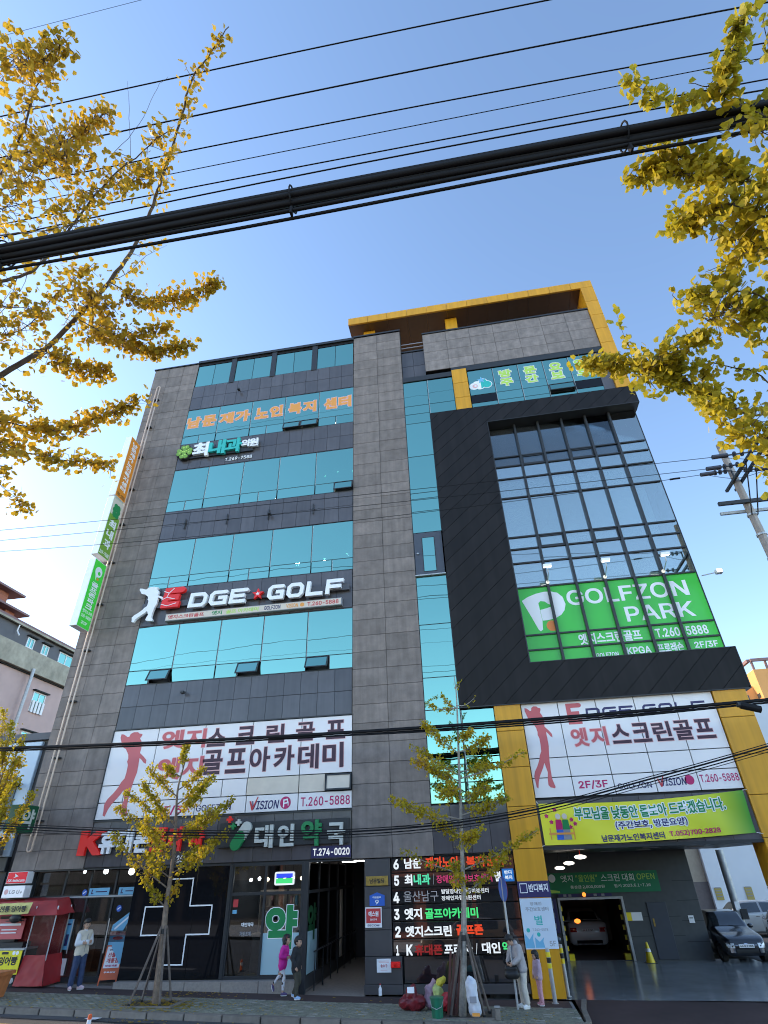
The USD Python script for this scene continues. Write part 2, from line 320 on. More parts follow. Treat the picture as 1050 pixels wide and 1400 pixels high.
# ---------------------------------------------------------------- the building
B = thing('commercial_building', 'seven storey dark stone and blue glass commercial building with yellow frames', 'building')
OX, OY = 0, 0
def grid_panels(name, x0, x1, z0, z1, nc, nr, mt, y=0.0, th=0.04, gap=0.006, zs=None, parent=B):
    zs = zs or list(np.linspace(z0, z1, nr+1)); xs = np.linspace(x0, x1, nc+1)
    for j in range(len(zs)-1):
        for i in range(nc):
            o = rnd.uniform(-0.0025, 0.0025)
            obj(name, cbx(xs[i]+gap, xs[i+1]-gap, y+o, y+th, zs[j]+gap, zs[j+1]-gap, 0.004), mt, parent)
def back(x0, x1, z0, z1, y0=0.05, y1=0.3, mt='joint', name='backing_wall'): return obj(name, bx(x0, x1, y0, y1, z0, z1), mt, B)
# solid parts of the frame
back(X0, XL, FS, 28.42, 0.045, 0.5); back(XC, XP, FS, 28.6, 0.045, 0.5)
for a, b in ((B7, T6), (B6, T5), (B5, T4), (B4, T3), (B3, BT), (BB, FS)):
    lo, hi = min(a, b), max(a, b); back(XL, XC, lo, hi, 0.045, 0.35)
obj('side_wall', bx(X0, X0+0.25, 0.5, DEP, 0.0, 28.4), 'stone', B); obj('side_wall', bx(XE-0.25, XE, 3.0, DEP, 3.45, 27.9), 'stone', B)
obj('rear_wall', bx(X0, XE, DEP, DEP+0.25, 0, 28.4), 'stone', B)
obj('roof_slab', bx(X0+0.25, XC, 0.36, DEP, 28.1, 28.4), 'concrete', B); obj('roof_slab', bx(XC, XE-0.25, 0.6, DEP, 27.0, 27.3), 'concrete', B)
for z in (25.6, 21.3, 17.0, 12.85, 8.6, 3.75):
    obj('floor_slab', bx(X0+0.25, XC, 0.36, 7.0, z-0.15, z+0.15), 'interior_wall', B)
    obj('floor_slab', bx(XP, XE-0.05, 0.62, 7.0, z-0.15, z+0.15), 'interior_wall', B)
obj('interior_wall', bx(X0+0.25, XE-0.3, 7.0, 7.2, 3.6, 28.1), 'interior_wall', B)
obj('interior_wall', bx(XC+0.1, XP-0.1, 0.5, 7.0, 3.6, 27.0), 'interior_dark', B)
# stone piers
def rows(z0, z1, pitch, pat=(1, 1, 1)):
    zs = [z1]; k = 0
    while zs[-1] - z0 > pitch*0.5: zs.append(max(z0, zs[-1]-pitch*pat[k % len(pat)])); k += 1
    zs[-1] = z0; return zs[::-1]
grid_panels('stone_panel', X0, XL, 0, 0, 3, 0, 'stone', zs=rows(FS, 28.40, 0.78, (1, 1, .62)))
grid_panels('stone_panel', XC, XP, 0, 0, 2, 0, 'stone', zs=rows(FS, 28.55, 0.66))
grid_panels('stone_panel', XG, 8.45, 25.0, 27.93, 7, 4, 'stone_light', y=-0.02)
back(XG, 8.45, 25.0, 27.93, 0.025, 0.5)
# copings
obj('coping', [bx(X0-0.06, XL, -0.05, 0.55, 28.42, 28.50), bx(X0-0.06, X0+0.3, 0.55, DEP, 28.42, 28.50)], 'dark_metal', B)
obj('coping', bx(XL, XC, -0.07, 0.4, 28.42, 28.60), 'dark_metal', B)
obj('coping', bx(XL, XC, 0.02, 0.4, T7+.23, 28.42), 'zinc', B)
obj('coping', bx(XC-0.02, XP+0.02, -0.05, 0.55, 28.6, 28.70), 'dark_metal', B)
obj('coping', bx(XG-0.02, 8.45, -0.07, 0.55, 27.94, 28.04), 'dark_metal', B)
# slot between the pier and the high panel
grid_panels('spandrel_panel', XP, XG, 24.75, 26.95, 2, 2, 'spandrel', y=0.25); back(XP, XG, 24.7, 27.0, 0.30, 0.5)
obj('coping', bx(XP, XG, 0.2, 0.55, 26.97, 27.07), 'dark_metal', B)
for z in (27.3, 27.6, 27.9): obj('railing', rod((XP, 0.45, z), (XG, 0.45, z), 0.025), 'steel', B)
obj('soffit', bx(XP, 0.80, -0.03, 0.5, 24.40, 24.72), 'dark_metal', B)
# spandrel panels
for a, b in ((B7, T6), (B6, T5), (B5, T4), (B4, T3), (B3, BT)):
    grid_panels('spandrel_panel', XL+0.02, XC-0.02, b+0.03, a-0.03, 14, 2, 'spandrel', y=0.005)
grid_panels('spandrel_panel', XL+0.02, XC-0.02, FS+0.02, BB-0.03, 14, 2, 'spandrel', y=0.005)
# ribbon windows of mirror glass
def pane(x0, x1, z0, z1, y=0.03, mt='glass_mirror', name='window_pane', tilt=0.0022, gap=0.016, parent=B):
    m = bx(x0+gap, x1-gap, -0.006, 0.006, z0+gap, z1-gap); v = m.vertices.copy()
    cx, cz = (x0+x1)/2, (z0+z1)/2; a, b = rnd.gauss(0, tilt), rnd.gauss(0, tilt)
    v[:, 1] += y + a*(v[:, 0]-cx) + b*(v[:, 2]-cz)
    return obj(name, tm(v, m.faces), mt, parent)
def bars(name, xs, zs, x0, x1, z0, z1, w=0.03, y0=0.036, y1=0.10, mt='dark_metal', parent=B):
    for x in xs: obj(name, bx(x-w/2, x+w/2, y0, y1, z0, z1), mt, parent)
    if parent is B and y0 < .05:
        for x in xs: obj('glazing_bead', bx(x+w/2+.002, x+w/2+.022, .018, .03, z0+.02, z1-.02), 'edge_highlight_grey', parent)  # thin pale strip painted in as the bright edge of each pane
    for z in zs: obj(name, bx(x0, x1, y0+0.002, y1-0.002, z-w/2, z+w/2), mt, parent)
def sash(x0, x1, z0, z1, deg, pmt='glass_mirror', y=0.0, fmt='dark_metal'):
    g = part_group('awning_sash', B)
    def tilt(m):
        v = m.vertices.copy(); a = math.radians(deg); dz = v[:, 2]-z1; dy = v[:, 1]
        v[:, 1] = y + dy*math.cos(a) + dz*math.sin(a); v[:, 2] = z1 - dy*math.sin(a)*0.0 + dz*math.cos(a); return tm(v, m.faces)
    f = 0.05
    obj('sash_frame', tilt(cat([bx(x0+.02, x1-.02, -.03, .02, z1-f, z1), bx(x0+.02, x1-.02, -.03, .02, z0, z0+f), bx(x0+.02, x0+.02+f, -.03, .02, z0+f, z1-f), bx(x1-.02-f, x1-.02, -.03, .02, z0+f, z1-f)])), fmt, g)
    obj('pane', tilt(bx(x0+.02+f, x1-.02-f, -.012, 0.0, z0+f, z1-f)), pmt, g)
    return g
X5 = list(np.linspace(XL, XC, 6)); X10 = list(np.linspace(XL, XC, 11))
# seventh floor: four pairs between dark pilasters
for a, b in ((-13.78, -11.72), (-11.42, -9.28), (-8.98, -6.86), (-6.54, -4.46)):
    c = (a+b)/2
    pane(a, c, B7, T7+.22, y=0.05); pane(c, b, B7, T7+.22, y=0.05); bars('mullion', [c], [], a, b, B7, T7+.22, y0=0.06, y1=0.12)
for a, b in ((-11.72, -11.42), (-9.28, -8.98), (-6.86, -6.54)): obj('pilaster', cbx(a, b, -0.03, 0.4, B7-0.12, 28.42, 0.02), 'dark_metal', B)
lower = {6: ([0, 1, 2, 4, 5, 8, 9, 10], [(6, 7), (7, 8)]), 5: ([0, 1, 2, 4, 5, 6, 8, 9], [(9, 10)]), 4: ([0, 1, 2, 4, 5, 6, 8, 9, 10], []), 3: ([0, 1], [(1, 2), (5, 6), (8, 9)])}
lowx = {6: [(0, 1), (1, 2), (2, 4), (4, 5), (5, 6), (8, 9), (9, 10)], 5: [(0, 1), (1, 2), (2, 4), (4, 5), (5, 6), (6, 8), (8, 9)], 4: [(0, 1), (1, 2), (2, 4), (4, 5), (5, 6), (6, 8), (8, 9), (9, 10)], 3: [(0, 1), (2, 4), (4, 5), (6, 8), (9, 10)]}
for fl, (zt, zb) in {6: (T6, B6), 5: (T5, B5), 4: (T4, B4), 3: (T3, B3)}.items():
    zm = zb + 0.56
    for i in range(5): pane(X5[i], X5[i+1], zm, zt)
    for i, j in lowx[fl]: pane(X10[i], X10[j], zb, zm)
    for i, j in lower[fl][1]:
        sash(X10[i], X10[j], zb+.02, zm-.01, 24 if fl == 3 else 16)
        obj('sash_reveal', bx(X10[i]+.02, X10[j]-.02, 0.28, 0.30, zb, zm), 'interior_dark', B)
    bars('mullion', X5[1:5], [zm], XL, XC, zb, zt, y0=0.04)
    bars('mullion', [X10[i] for i in sorted({k for q in lowx[fl] for k in q} - {0, 10})], [], XL, XC, zb, zm-.02, y0=0.041, y1=0.095)
    obj('window_frame', [bx(XL, XC, 0.02, 0.12, zt-.012, zt+.03), bx(XL, XC, 0.02, 0.12, zb-.03, zb+.012), bx(XL-0.0, XL+.018, .02, .12, zb+.014, zt-.014), bx(XC-.018, XC, .02, .12, zb+.014, zt-.014)], 'dark_metal', B)
    # a few rooms lit inside
for x, z, w, y in ((-6.3, 23.15, 1.2, 2.2), (-5.0, 18.9, 0.5, 3.0), (-10.2, 18.55, 1.3, 2.0)):
    pass
# stair strip: column of panes beside the black frame
SZ = [24.45, 22.67, 22.10, 21.48, 19.38, 17.25, 16.93, 16.25, 15.15]
for a, b in zip(SZ[1:], SZ[:-1]): pane(XP, XG, a, b)
SZ2 = [13.05, 10.95, 8.88, 7.72, 7.0, 5.89, 5.34, 4.74]
for a, b in zip(SZ2[1:], SZ2[:-1]): pane(XP, XG, a, b)
for a, b in ((7.0, 7.66), (5.89, 7.0), (5.34, 5.89), (4.74, 5.34)): pane(XG, 0.66, a, b)
for a, b in ((22.67, 24.35), (21.95, 22.67)): pane(XG, 0.80, a, b)
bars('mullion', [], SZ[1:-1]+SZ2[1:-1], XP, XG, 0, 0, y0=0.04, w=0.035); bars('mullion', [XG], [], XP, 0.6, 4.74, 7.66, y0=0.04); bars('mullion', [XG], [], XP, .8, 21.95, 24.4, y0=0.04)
obj('window_frame', [bx(XP, XP+.025, .02, .2, 4.74, 24.45), bx(XG-.02, XG+.02, .02, .2, 7.7, 13.05), bx(XG-.02, XG+.02, .02, .2, 15.15, 21.9)], 'dark_metal', B)
dg = part_group('steel_door', B)
obj('door_leaf', cbx(XP+.03, XG-.03, 0.0, 0.06, 13.10, 15.13, .008), 'door_metal', dg)
obj('door_glass', bx(-1.39, -0.90, -0.006, -0.002, 13.27, 14.86), 'glass_mirror', dg)
obj('door_bead', [bx(-1.42, -0.87, -0.012, -0.001, 14.86, 14.885), bx(-1.42, -0.87, -0.012, -0.001, 13.245, 13.27), bx(-1.42, -1.395, -0.012, -0.001, 13.27, 14.86), bx(-0.895, -0.87, -0.012, -0.001, 13.27, 14.86)], 'dark_metal', dg)
obj('door_knob', ball((-1.62, -0.05, 14.1), 0.045), 'steel', dg, smooth=True)
obj('door_sill', bx(XP, XG, -0.08, 0.1, 13.05, 13.095), 'galvanised', B)
grid_panels('spandrel_panel', XP, 0.66, FS+0.04, 4.70, 4, 1, 'spandrel', y=0.005); back(XP, 0.66, FS, 4.72, 0.05, 0.4)
# upper right ribbon, yellow post
RX = [1.60, 2.87, 4.15, 5.40, 6.66, 7.94]
for i in range(5):
    pane(RX[i], RX[i+1], 22.83, 24.58)
    pane(RX[i], RX[i+1], 21.93, 22.28)
    if i in (1, 2): pane(RX[i], RX[i+1], 22.28, 22.83)
for i in (0, 4): pane(RX[i], RX[i+1], 22.28, 22.83, mt='black_gloss', name='dark_pane')
sash(RX[3], RX[4], 22.30, 22.82, 14); obj('sash_reveal', bx(RX[3], RX[4], 0.28, 0.30, 22.28, 22.83), 'interior_dark', B)
bars('mullion', RX[1:5], [22.83, 22.28], RX[0], RX[5], 21.93, 24.58, y0=0.04)
obj('soffit', bx(0.80, 8.45, -0.03, 0.5, 24.62, 24.98), 'dark_metal', B)
back(RX[5], 8.45, 21.9, 24.6, 0.02, 0.5, 'spandrel')
def clad_post(name, x0, x1, y0, y1, zs, th=0.012):
    g = part_group(name, B)
    for a, b in zip(zs[:-1], zs[1:]): obj('yellow_panel', cbx(x0, x1, y0, y1, a+.007, b-.007, .008), 'yellow_panel', g)
    obj('post_core', bx(x0+.03, x1-.03, y0+.03, y1-.01, zs[0], zs[-1]), 'joint', g)
clad_post('yellow_post', 0.81, 1.57, -0.06, 0.3, [21.93, 22.75, 23.78, 24.79])
clad_post('yellow_column', 0.67, 1.58, -0.08, 0.9, [-0.11, 1.0, 2.25, 3.4, 4.55, 5.70, 6.84, 7.70])
clad_post('yellow_column', 7.93, 8.97, -0.08, 0.9, [-0.2, 1.0, 2.25, 3.45, 4.57, 5.71, 6.83, 7.70])
# yellow roof canopy
cg = part_group('roof_canopy', B)
fx = np.linspace(-4.75, 9.12, 13)
for i in range(12): obj('fascia_panel', cbx(fx[i]+.006, fx[i+1]-.006, -0.10, 0.0, 29.72, 30.28, .008), 'yellow_panel', cg)
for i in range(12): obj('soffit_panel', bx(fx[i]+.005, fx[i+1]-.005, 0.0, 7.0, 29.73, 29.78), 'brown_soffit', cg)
obj('canopy_deck', bx(-4.72, 9.10, 0.005, 7.0, 29.79, 30.25), 'yellow_panel', cg)
zs = [21.93, 22.95, 24.05, 25.15, 26.25, 27.35, 28.5, 29.715]
for a, b in zip(zs[:-1], zs[1:]): obj('leg_panel', cbx(8.46, 9.12, -0.10, 1.2, a+.006, b-.006, .008), 'yellow_panel', cg)
obj('leg_core', bx(8.5, 9.08, -0.05, 1.15, 21.93, 29.71), 'joint', cg)
for a in (-3.95, 0.86): obj('canopy_post', cbx(a, a+.67, 0.55, 1.2, 27.3, 29.72, .01), 'yellow_panel', cg)
obj('canopy_post', cbx(6.9, 7.5, 5.5, 6.1, 27.3, 29.72, .01), 'yellow_panel', cg)
# black frame of diagonal boards
outer = Polygon([(XG+.02, 7.72), (9.14, 7.72), (9.14, 9.10), (2.16, 9.10), (2.16, 20.86), (9.18, 20.86), (9.18, 21.9), (XG+.02, 21.9)])
bf = part_group('black_frame', B)
sl = 0.90; pitch = 0.72
for k in range(-14, 34):
    z = 7.0 + k*pitch
    q = Polygon([(-1, z+.012 - sl*0.48), (10, z+.012+sl*10.52), (10, z+pitch-.012+sl*10.52), (-1, z+pitch-.012-sl*0.48)]).intersection(outer)
    for g in getattr(q, 'geoms', [q]):
        if g.geom_type == 'Polygon' and g.area > 0.01: obj('cladding_board', plate(g, -0.095+.0, 0.025), 'zinc', bf)
obj('frame_backing', plate(outer.buffer(-0.004), -0.02, 0.07), 'joint', bf)
obj('frame_backing', [bx(XG+.03, 2.15, -0.018, 0.3, 7.74, 21.88), bx(2.17, 9.12, -0.018, 0.62, 20.87, 21.88), bx(2.17, 9.12, -0.018, 0.62, 7.74, 9.09), bx(2.05, 2.157, -0.08, 0.62, 9.1, 20.86)], 'dark_metal', bf)
obj('frame_trim', [bx(2.152, 2.182, -0.13, 0.5, 9.1, 20.86), bx(2.182, 9.18, -0.13, 0.5, 20.83, 20.86), bx(2.182, 9.14, -0.13, 0.5, 9.10, 9.125), bx(9.14, 9.17, -0.13, 3.0, 7.70, 9.125), bx(XG+.02, 9.14, -.125, .3, 7.69, 7.72)], 'dark_metal', bf)
obj('frame_side', [bx(9.10, 9.138, -0.02, 3.0, 7.72, 9.10), bx(9.13, 9.178, -0.02, 3.0, 20.86, 21.9)], 'zinc', bf)
# curtain wall
CX_ = [2.19, 3.44, 4.54, 5.64, 6.74, 7.83, 9.05]; CZ_ = [20.80, 18.96, 18.41, 17.71, 16.65, 14.63, 14.05, 13.39, 12.28]
GZ_ = [12.28, 10.30, 9.72, 9.12]
cw = part_group('curtain_wall', B)
for i in range(6):
    for j in range(8): pane(CX_[i], CX_[i+1], CZ_[j+1], CZ_[j], y=0.42, mt='glass_clear_top' if j < 2 and i < 5 else 'glass_clear', name='curtain_pane', parent=cw, gap=0.02)
    for j in range(3): pane(CX_[i], CX_[i+1], GZ_[j+1], GZ_[j], y=0.42, mt='film_green', name='green_film_pane', parent=cw, gap=0.02, tilt=0.001)
for x in CX_[:-1]: obj('mullion', cbx(x-.05, x+.05, 0.28, 0.55, 9.12, 20.83, .01), 'dark_metal', cw)
obj('mullion', bx(9.035, 9.075, 0.40, 0.46, 9.12, 20.83), 'dark_metal', cw)
for j, z in enumerate(CZ_[1:]+GZ_[1:3]):
    for i in range(6): obj('transom', bx(CX_[i]+.05, CX_[i+1]-.05, 0.36, 0.5, z-.03, z+.03), 'dark_metal', cw)
for a, b in zip(CZ_[1:], CZ_[:-1]): obj('side_pane', bx(9.05, 9.06, 0.47, 2.95, a+.02, b-.02), 'glass_clear', cw)
for a, b in zip(GZ_[1:], GZ_[:-1]): obj('side_pane', bx(9.05, 9.06, 0.47, 2.95, a+.02, b-.02), 'glass_clear', cw)
obj('side_mullion', [bx(9.04, 9.08, 1.7, 1.76, 9.12, 20.83)]+[bx(9.04, 9.08, .46, 2.98, z-.03, z+.03) for z in CZ_[1:]+GZ_[1:3]], 'dark_metal', cw)
for i, j in ((1, 1), (3, 1), (1, 5), (3, 5)):
    a, b, z0, z1 = CX_[i]+.06, CX_[i+1]-.06, CZ_[j+1]+.04, CZ_[j]-.04
    obj('vent_sash', [bx(a, b, .385, .41, z1-.05, z1), bx(a, b, .385, .41, z0, z0+.05), bx(a, a+.05, .385, .41, z0+.05, z1-.05), bx(b-.05, b, .385, .41, z0+.05, z1-.05)], 'dark_metal', cw)
# blinds behind the curtain wall, and dark sheets for the unlit top rooms
for i in range(6):
    a, b = CX_[i]+.07, CX_[i+1]-.07
    if i < 5:
        obj('roller_blind', bx(a, b, 0.52, 0.53, 18.5, 20.75), 'dark_room_and_housing', cw)  # no blind here: a dark sheet stands in for the shaded room
        for z0, z1 in ((16.7, 17.62), (14.1, 16.60), (12.3, 13.34)): obj('roller_blind', bx(a, b, 0.52, 0.53, z0, z1), 'blind', cw)
    else:
        obj('roller_blind', bx(a+.1, b-.6, 0.66, 0.672, 14.1, 16.6), 'blind', cw)
        obj('roller_blind', bx(a, b, 0.66, 0.672, 12.3, 13.34), 'blind', cw)
    obj('blind_housing', bx(a, b, 0.64, 0.76, 13.44, 14.0), 'dark_room_and_housing', cw)
# right hand facade between the yellow columns
obj('lintel_panel', bx(1.58, 7.93, 0.05, 0.4, 3.44, 7.70), 'joint', B)
for i in range(8):
    xs = np.linspace(1.58, 7.93, 9); obj('lintel_tile', cbx(xs[i]+.006, xs[i+1]-.006, 0.0, 0.05, 3.42, 4.70, .004), 'spandrel', B)
obj('lintel_trim', bx(1.58, 7.93, -0.02, 0.45, 3.34, 3.42), 'dark_metal', B)
# ---------------------------------------------------------------- signs on the facade
def letters(parent, text, rect, y, d, mt, bold=0.03, latin=False, slant=0, name='lettering', outline=None, om=None):
    s = words(text, rect, bold, latin, slant)
    if outline: obj(name+'_outline', plate(s.buffer(outline, join_style=2).simplify(.004), y, d), om, parent)
    obj(name, plate(s, y-(d+.0015 if outline else 0), d), mt, parent)
def spread(parent, text, x0, x1, z0, z1, w, y, d, mt, bold=0.03, name='letter', **k):
    n = len(text); cw_ = x1-x0
    for i, ch in enumerate(text):
        if ch == ' ': continue
        a = x0 + (cw_-w)*i/max(1, n-1); letters(parent, ch, (a, a+w, z0, z1), y, d, mt, bold, name=name, **k)
def techno(ch, x0, x1, z0, z1, t):
    w, h = x1-x0, z1-z0; a, b, c, e = x0+t/2, x1-t/2, z0+t/2, z1-t/2; m = (c+e)/2; r = min(w, h)*.16
    L = {'E': [[(b, e), (a, e), (a, c), (b, c)], [(a, m), (b-.08*w, m)]], 'D': [[(a, c), (a, e), (b-r, e), (b, e-r), (b, c+r), (b-r, c), (a, c)]],
         'G': [[(b, e), (a+r, e), (a, e-r), (a, c+r), (a+r, c), (b, c), (b, m), (x0+w*.5, m)]], 'O': [[(a+r, e), (b-r, e), (b, e-r), (b, c+r), (b-r, c), (a+r, c), (a, c+r), (a, e-r), (a+r, e)]],
         'L': [[(a, e+t/2), (a, c), (b, c)]], 'F': [[(b, e), (a, e), (a, c-t/2)], [(a, m), (b-.1*w, m)]]}[ch]
    return shapely.union_all([LineString(q).buffer(t/2, cap_style=3 if ch in 'LF' else 2, join_style=2) for q in L]).union(shapely.union_all([Point(q[0]).buffer(t*.45) for q in L])).intersection(sbox(x0, z0, x1, z1))
def techno_word(parent, word, x0, x1, z0, z1, y, d, mt, gap=.09, name='letter', big=None, slant=6):
    n = len(word); w = (x1-x0-gap*(n-1))/n
    for i, ch in enumerate(word):
        a = x0+i*(w+gap); s = affinity.skew(techno(ch, a, a+w, z0, z1, (z1-z0)*.24), xs=slant, origin=(a, z0)); obj(name, plate(s, y, d), mt, parent)
GOLFER = np.array([(-12.621,7.576),(-12.737,7.595),(-12.817,7.652),(-12.984,7.662),(-13.103,7.605),(-13.132,7.509),(-13.208,7.496),(-13.379,7.599),(-13.483,7.617),(-13.487,7.501),(-13.409,7.324),(-13.349,7.166),(-13.171,7.083),(-13.022,6.878),(-12.985,6.726),(-13.006,6.627),(-12.945,6.514),(-12.942,6.243),(-12.965,6.056),(-13.072,5.928),(-13.131,5.788),(-13.295,5.571),(-13.469,5.397),(-13.549,5.231),(-13.521,5.016),(-13.517,4.89),(-13.439,4.852),(-13.371,5.061),(-13.269,5.234),(-13.028,5.507),(-12.909,5.683),(-12.811,5.342),(-12.872,5.141),(-12.894,4.94),(-12.802,4.866),(-12.596,4.828),(-12.557,4.867),(-12.659,5.132),(-12.655,5.438),(-12.624,5.749),(-12.593,5.958),(-12.53,6.222),(-12.531,6.493),(-12.544,6.741),(-12.436,6.663),(-12.337,6.564),(-12.244,6.521),(-12.252,6.642),(-12.381,6.759),(-12.475,6.831),(-12.569,6.903),(-12.551,7.048),(-12.551,7.217),(-12.611,7.334),(-12.691,7.425),(-12.622,7.524)])
gp = Polygon(GOLFER).buffer(0.012).buffer(-.006)
def golfer(x0, x1, z0, z1): return fit(gp, x0, x1, z0, z1)
GB = gp.bounds

# white screen golf film on the second floor, left
t = thing('window_film_sign', 'large white window film with rose golfer above the two left shops', 'sign', (0, 0, 0))
xs = [XL, -11.95, -10.07, -8.19, -6.32, XC]
zz = [4.74, 5.28, 5.84, 7.75]
for i in range(5):
    obj('film_panel', cbx(xs[i]+.014, xs[i+1]-.014, 0.0, .03, zz[2]+.014, zz[3]-.014, .003), 'film_white', t)
    obj('film_panel', cbx(xs[i]+.014, xs[i+1]-.014, 0.0, .03, zz[0]+.014, zz[1]-.014, .003), 'film_white', t)
rr = [XL, -12.88, -11.98, -10.07, -9.14, -8.22, -6.32, -5.38]
for i in range(7): obj('film_panel', cbx(rr[i]+.014, rr[i+1]-.014, 0.0, .03, zz[1]+.014, zz[2]-.014, .003), 'film_tan' if i >= 5 else 'film_white', t)
back(XL, XC, BB, BT, 0.034, 0.3)
sash(-5.38, XC, 5.30, 5.82, 10, 'film_tan')
obj('film_frame', [bx(XL, XC, -.03, .05, BT-.005, BT+.04), bx(XL, XC, -.03, .05, BB-.04, BB+.012), bx(XL-.02, XL+.008, -.03, .05, BB, BT)], 'dark_metal', t)
obj('golfer_print', plate(golfer(*[GB[0], GB[2], GB[1], GB[3]]), -0.002, .002), 'print_rose', t)
y_ = -0.002
def two_line(parent, a, rect, mt, out='print_white', name='lettering', **k): letters(parent, a, rect, y_, .0015, mt, 0.028, outline=0.018, om=out, name=name, **k)
two_line(t, '엣', (-11.763,-10.854,6.988,7.633), 'print_rose', 'print_pink'); two_line(t, '지', (-10.804,-10.006,6.959,7.624), 'print_rose', 'print_pink')
for i, ch in enumerate('스크린골프'): x = -9.93 + i*1.135; two_line(t, ch, (x, x+.70, 6.96, 7.60), 'print_dark', 'print_pink')
two_line(t, '엣', (-11.729,-10.818,5.925,6.671), 'print_rose', 'print_pink'); two_line(t, '지', (-10.794,-9.967,5.928,6.659), 'print_rose', 'print_pink')
for i, ch in enumerate('골프아카데미'): x = -10.0 + i*.90; two_line(t, ch, (x, x+.76, 6.02, 6.84), 'print_dark', 'print_pink')
letters(t, '2F/3F', (-11.5,-10.243,4.796,5.09), y_, .002, 'print_magenta', .03, True)
letters(t, 'GOLFZON', (-10.0, -8.72, 4.86, 5.06), y_, .002, 'print_navy', .015, True)
letters(t, 'VISION', (-8.0, -7.02, 4.83, 5.10), y_, .002, 'print_navy', .025, True, 8)
obj('tick_print', plate(Polygon([(-8.06, 5.1), (-8.0, 5.1), (-7.93, 4.92), (-7.78, 5.22), (-7.74, 5.22), (-7.92, 4.81), (-7.96, 4.81)]), y_-.003, .002), 'print_red', t)
obj('logo_disc', plate(Point(-6.76, 5.0).buffer(.19), y_, .002), 'print_magenta', t)
obj('logo_mark', plate(LineString([(-6.82, 4.88), (-6.82, 5.08), (-6.70, 5.10), (-6.68, 5.0), (-6.80, 4.98)]).buffer(.022).union(LineString([(-6.66, 4.92), (-6.66, 5.02)]).buffer(.014)), y_-.003, .002), 'print_white', t)
letters(t, 'T.260-5888', (-6.22, -4.50, 4.86, 5.14), y_, .002, 'print_magenta', .02, True)

# the same kind of film on the right, between the yellow columns
t = thing('window_film_sign', 'white printed window film with rose golfer between the two yellow columns', 'sign')
xs = [1.60, 2.85, 4.12, 5.38, 6.67, 7.91]; zz = [4.76, 5.34, 5.93, 7.72]
for j in range(3):
    for i in range(5): obj('film_panel', cbx(xs[i]+.013, xs[i+1]-.013, 0.0, .045, zz[j]+.013, zz[j+1]-.013, .003), 'film_white', t)
obj('golfer_print', plate(golfer(*(1.678,2.488,5.02,7.607)), -0.002, .002), 'print_rose', t)
s = techno('E', *(3.111,3.638,6.928,7.616)[:2], *(3.111,3.638,6.928,7.616)[2:], .15)
obj('lettering', plate(s, y_, .002), 'print_rose', t)
techno_word(t, 'DGE', 3.72, 5.28, 7.12, 7.42, y_, .002, 'print_navy', .08, 'lettering'); techno_word(t, 'GOLF', 5.58, 7.58, 7.12, 7.42, y_, .002, 'print_navy', .08, 'lettering')
for i, ch in enumerate('엣지'): two_line(t, ch, (3.10+i*.62, 3.10+i*.62+.54, 6.22, 6.80), 'print_rose', 'print_pink')
for i, ch in enumerate('스크린골프'): two_line(t, ch, (4.40+i*.66, 4.40+i*.66+.58, 6.24, 6.84), 'print_dark', 'print_pink')
letters(t, '2F/3F', (3.02, 3.93, 4.95, 5.20), y_, .002, 'print_magenta', .03, True); letters(t, 'GOLFZON', (4.22, 5.24, 4.90, 5.07), y_, .002, 'print_navy', .015, True)
letters(t, 'VISION', (5.50, 6.28, 4.93, 5.15), y_, .002, 'print_navy', .025, True, 8); obj('logo_disc', plate(Point(6.40, 5.07).buffer(.14), y_, .002), 'print_magenta', t)
obj('tick_print', plate(Polygon([(5.44, 5.15), (5.49, 5.15), (5.53, 5.0), (5.64, 5.25), (5.67, 5.25), (5.55, 4.91), (5.51, 4.91)]), y_-.003, .002), 'print_red', t)
letters(t, 'T.260-5888', (6.72, 7.86, 4.98, 5.20), y_, .002, 'print_magenta', .02, True)
# green printed film of the curtain wall
t = thing('golf_window_print', 'white golf brand print with ball logo across the green panes', 'sign')
gy = 0.412
P_ = np.array([(2.358,11.73),(2.58,11.856),(2.913,11.97),(3.236,12.021),(3.501,12.009),(3.731,11.935),(3.892,11.746),(3.941,11.449),(3.863,11.216),(3.706,11.041),(3.466,10.923),(3.198,10.878),(3.002,10.873),(2.989,11.278),(3.239,11.326),(3.472,11.399),(3.576,11.485),(3.464,11.472),(3.322,11.535),(3.21,11.644),(3.041,11.686),(2.927,11.599),(2.951,10.831),(2.913,10.509),(2.839,10.455),(2.786,10.52),(2.615,11.028)])
def clipcols(s): return s.difference(shapely.union_all([sbox(x-.055, 9, x+.055, 13) for x in CX_[1:-1]]))
obj('logo_print', plate(clipcols(Polygon(P_).buffer(.02)), gy, .002), 'print_white', t)
bc = [(3.3,10.621)][0]
obj('ball_print', plate(clipcols(Point(*bc).buffer(.21)), gy, .002), 'print_ball', t)
for tx, rc, bo in (('GOLFZON', (4.05, 8.55, 11.36, 12.00), .025), ('PARK', (6.05, 8.52, 10.52, 11.12), .02)):
    obj('lettering', plate(clipcols(words(tx, rc, bo, True)), gy, .002), 'print_white', t)
for tx, rc, la in (('엣지스크린골프', (4.15, 6.40, 9.78, 10.20), False), ('T.260-5888', (6.90, 8.72, 9.82, 10.16), True), ('GOLFZON', (4.63, 5.42, 9.24, 9.42), True), ('KPGA', (5.74, 6.58, 9.27, 9.55), True), ('프로레슨', (6.82, 7.70, 9.25, 9.60), False), ('2F/3F', (8.08, 8.88, 9.30, 9.56), True)):
    obj('lettering', plate(clipcols(words(tx, rc, .03, la)), gy, .002), 'print_white', t)
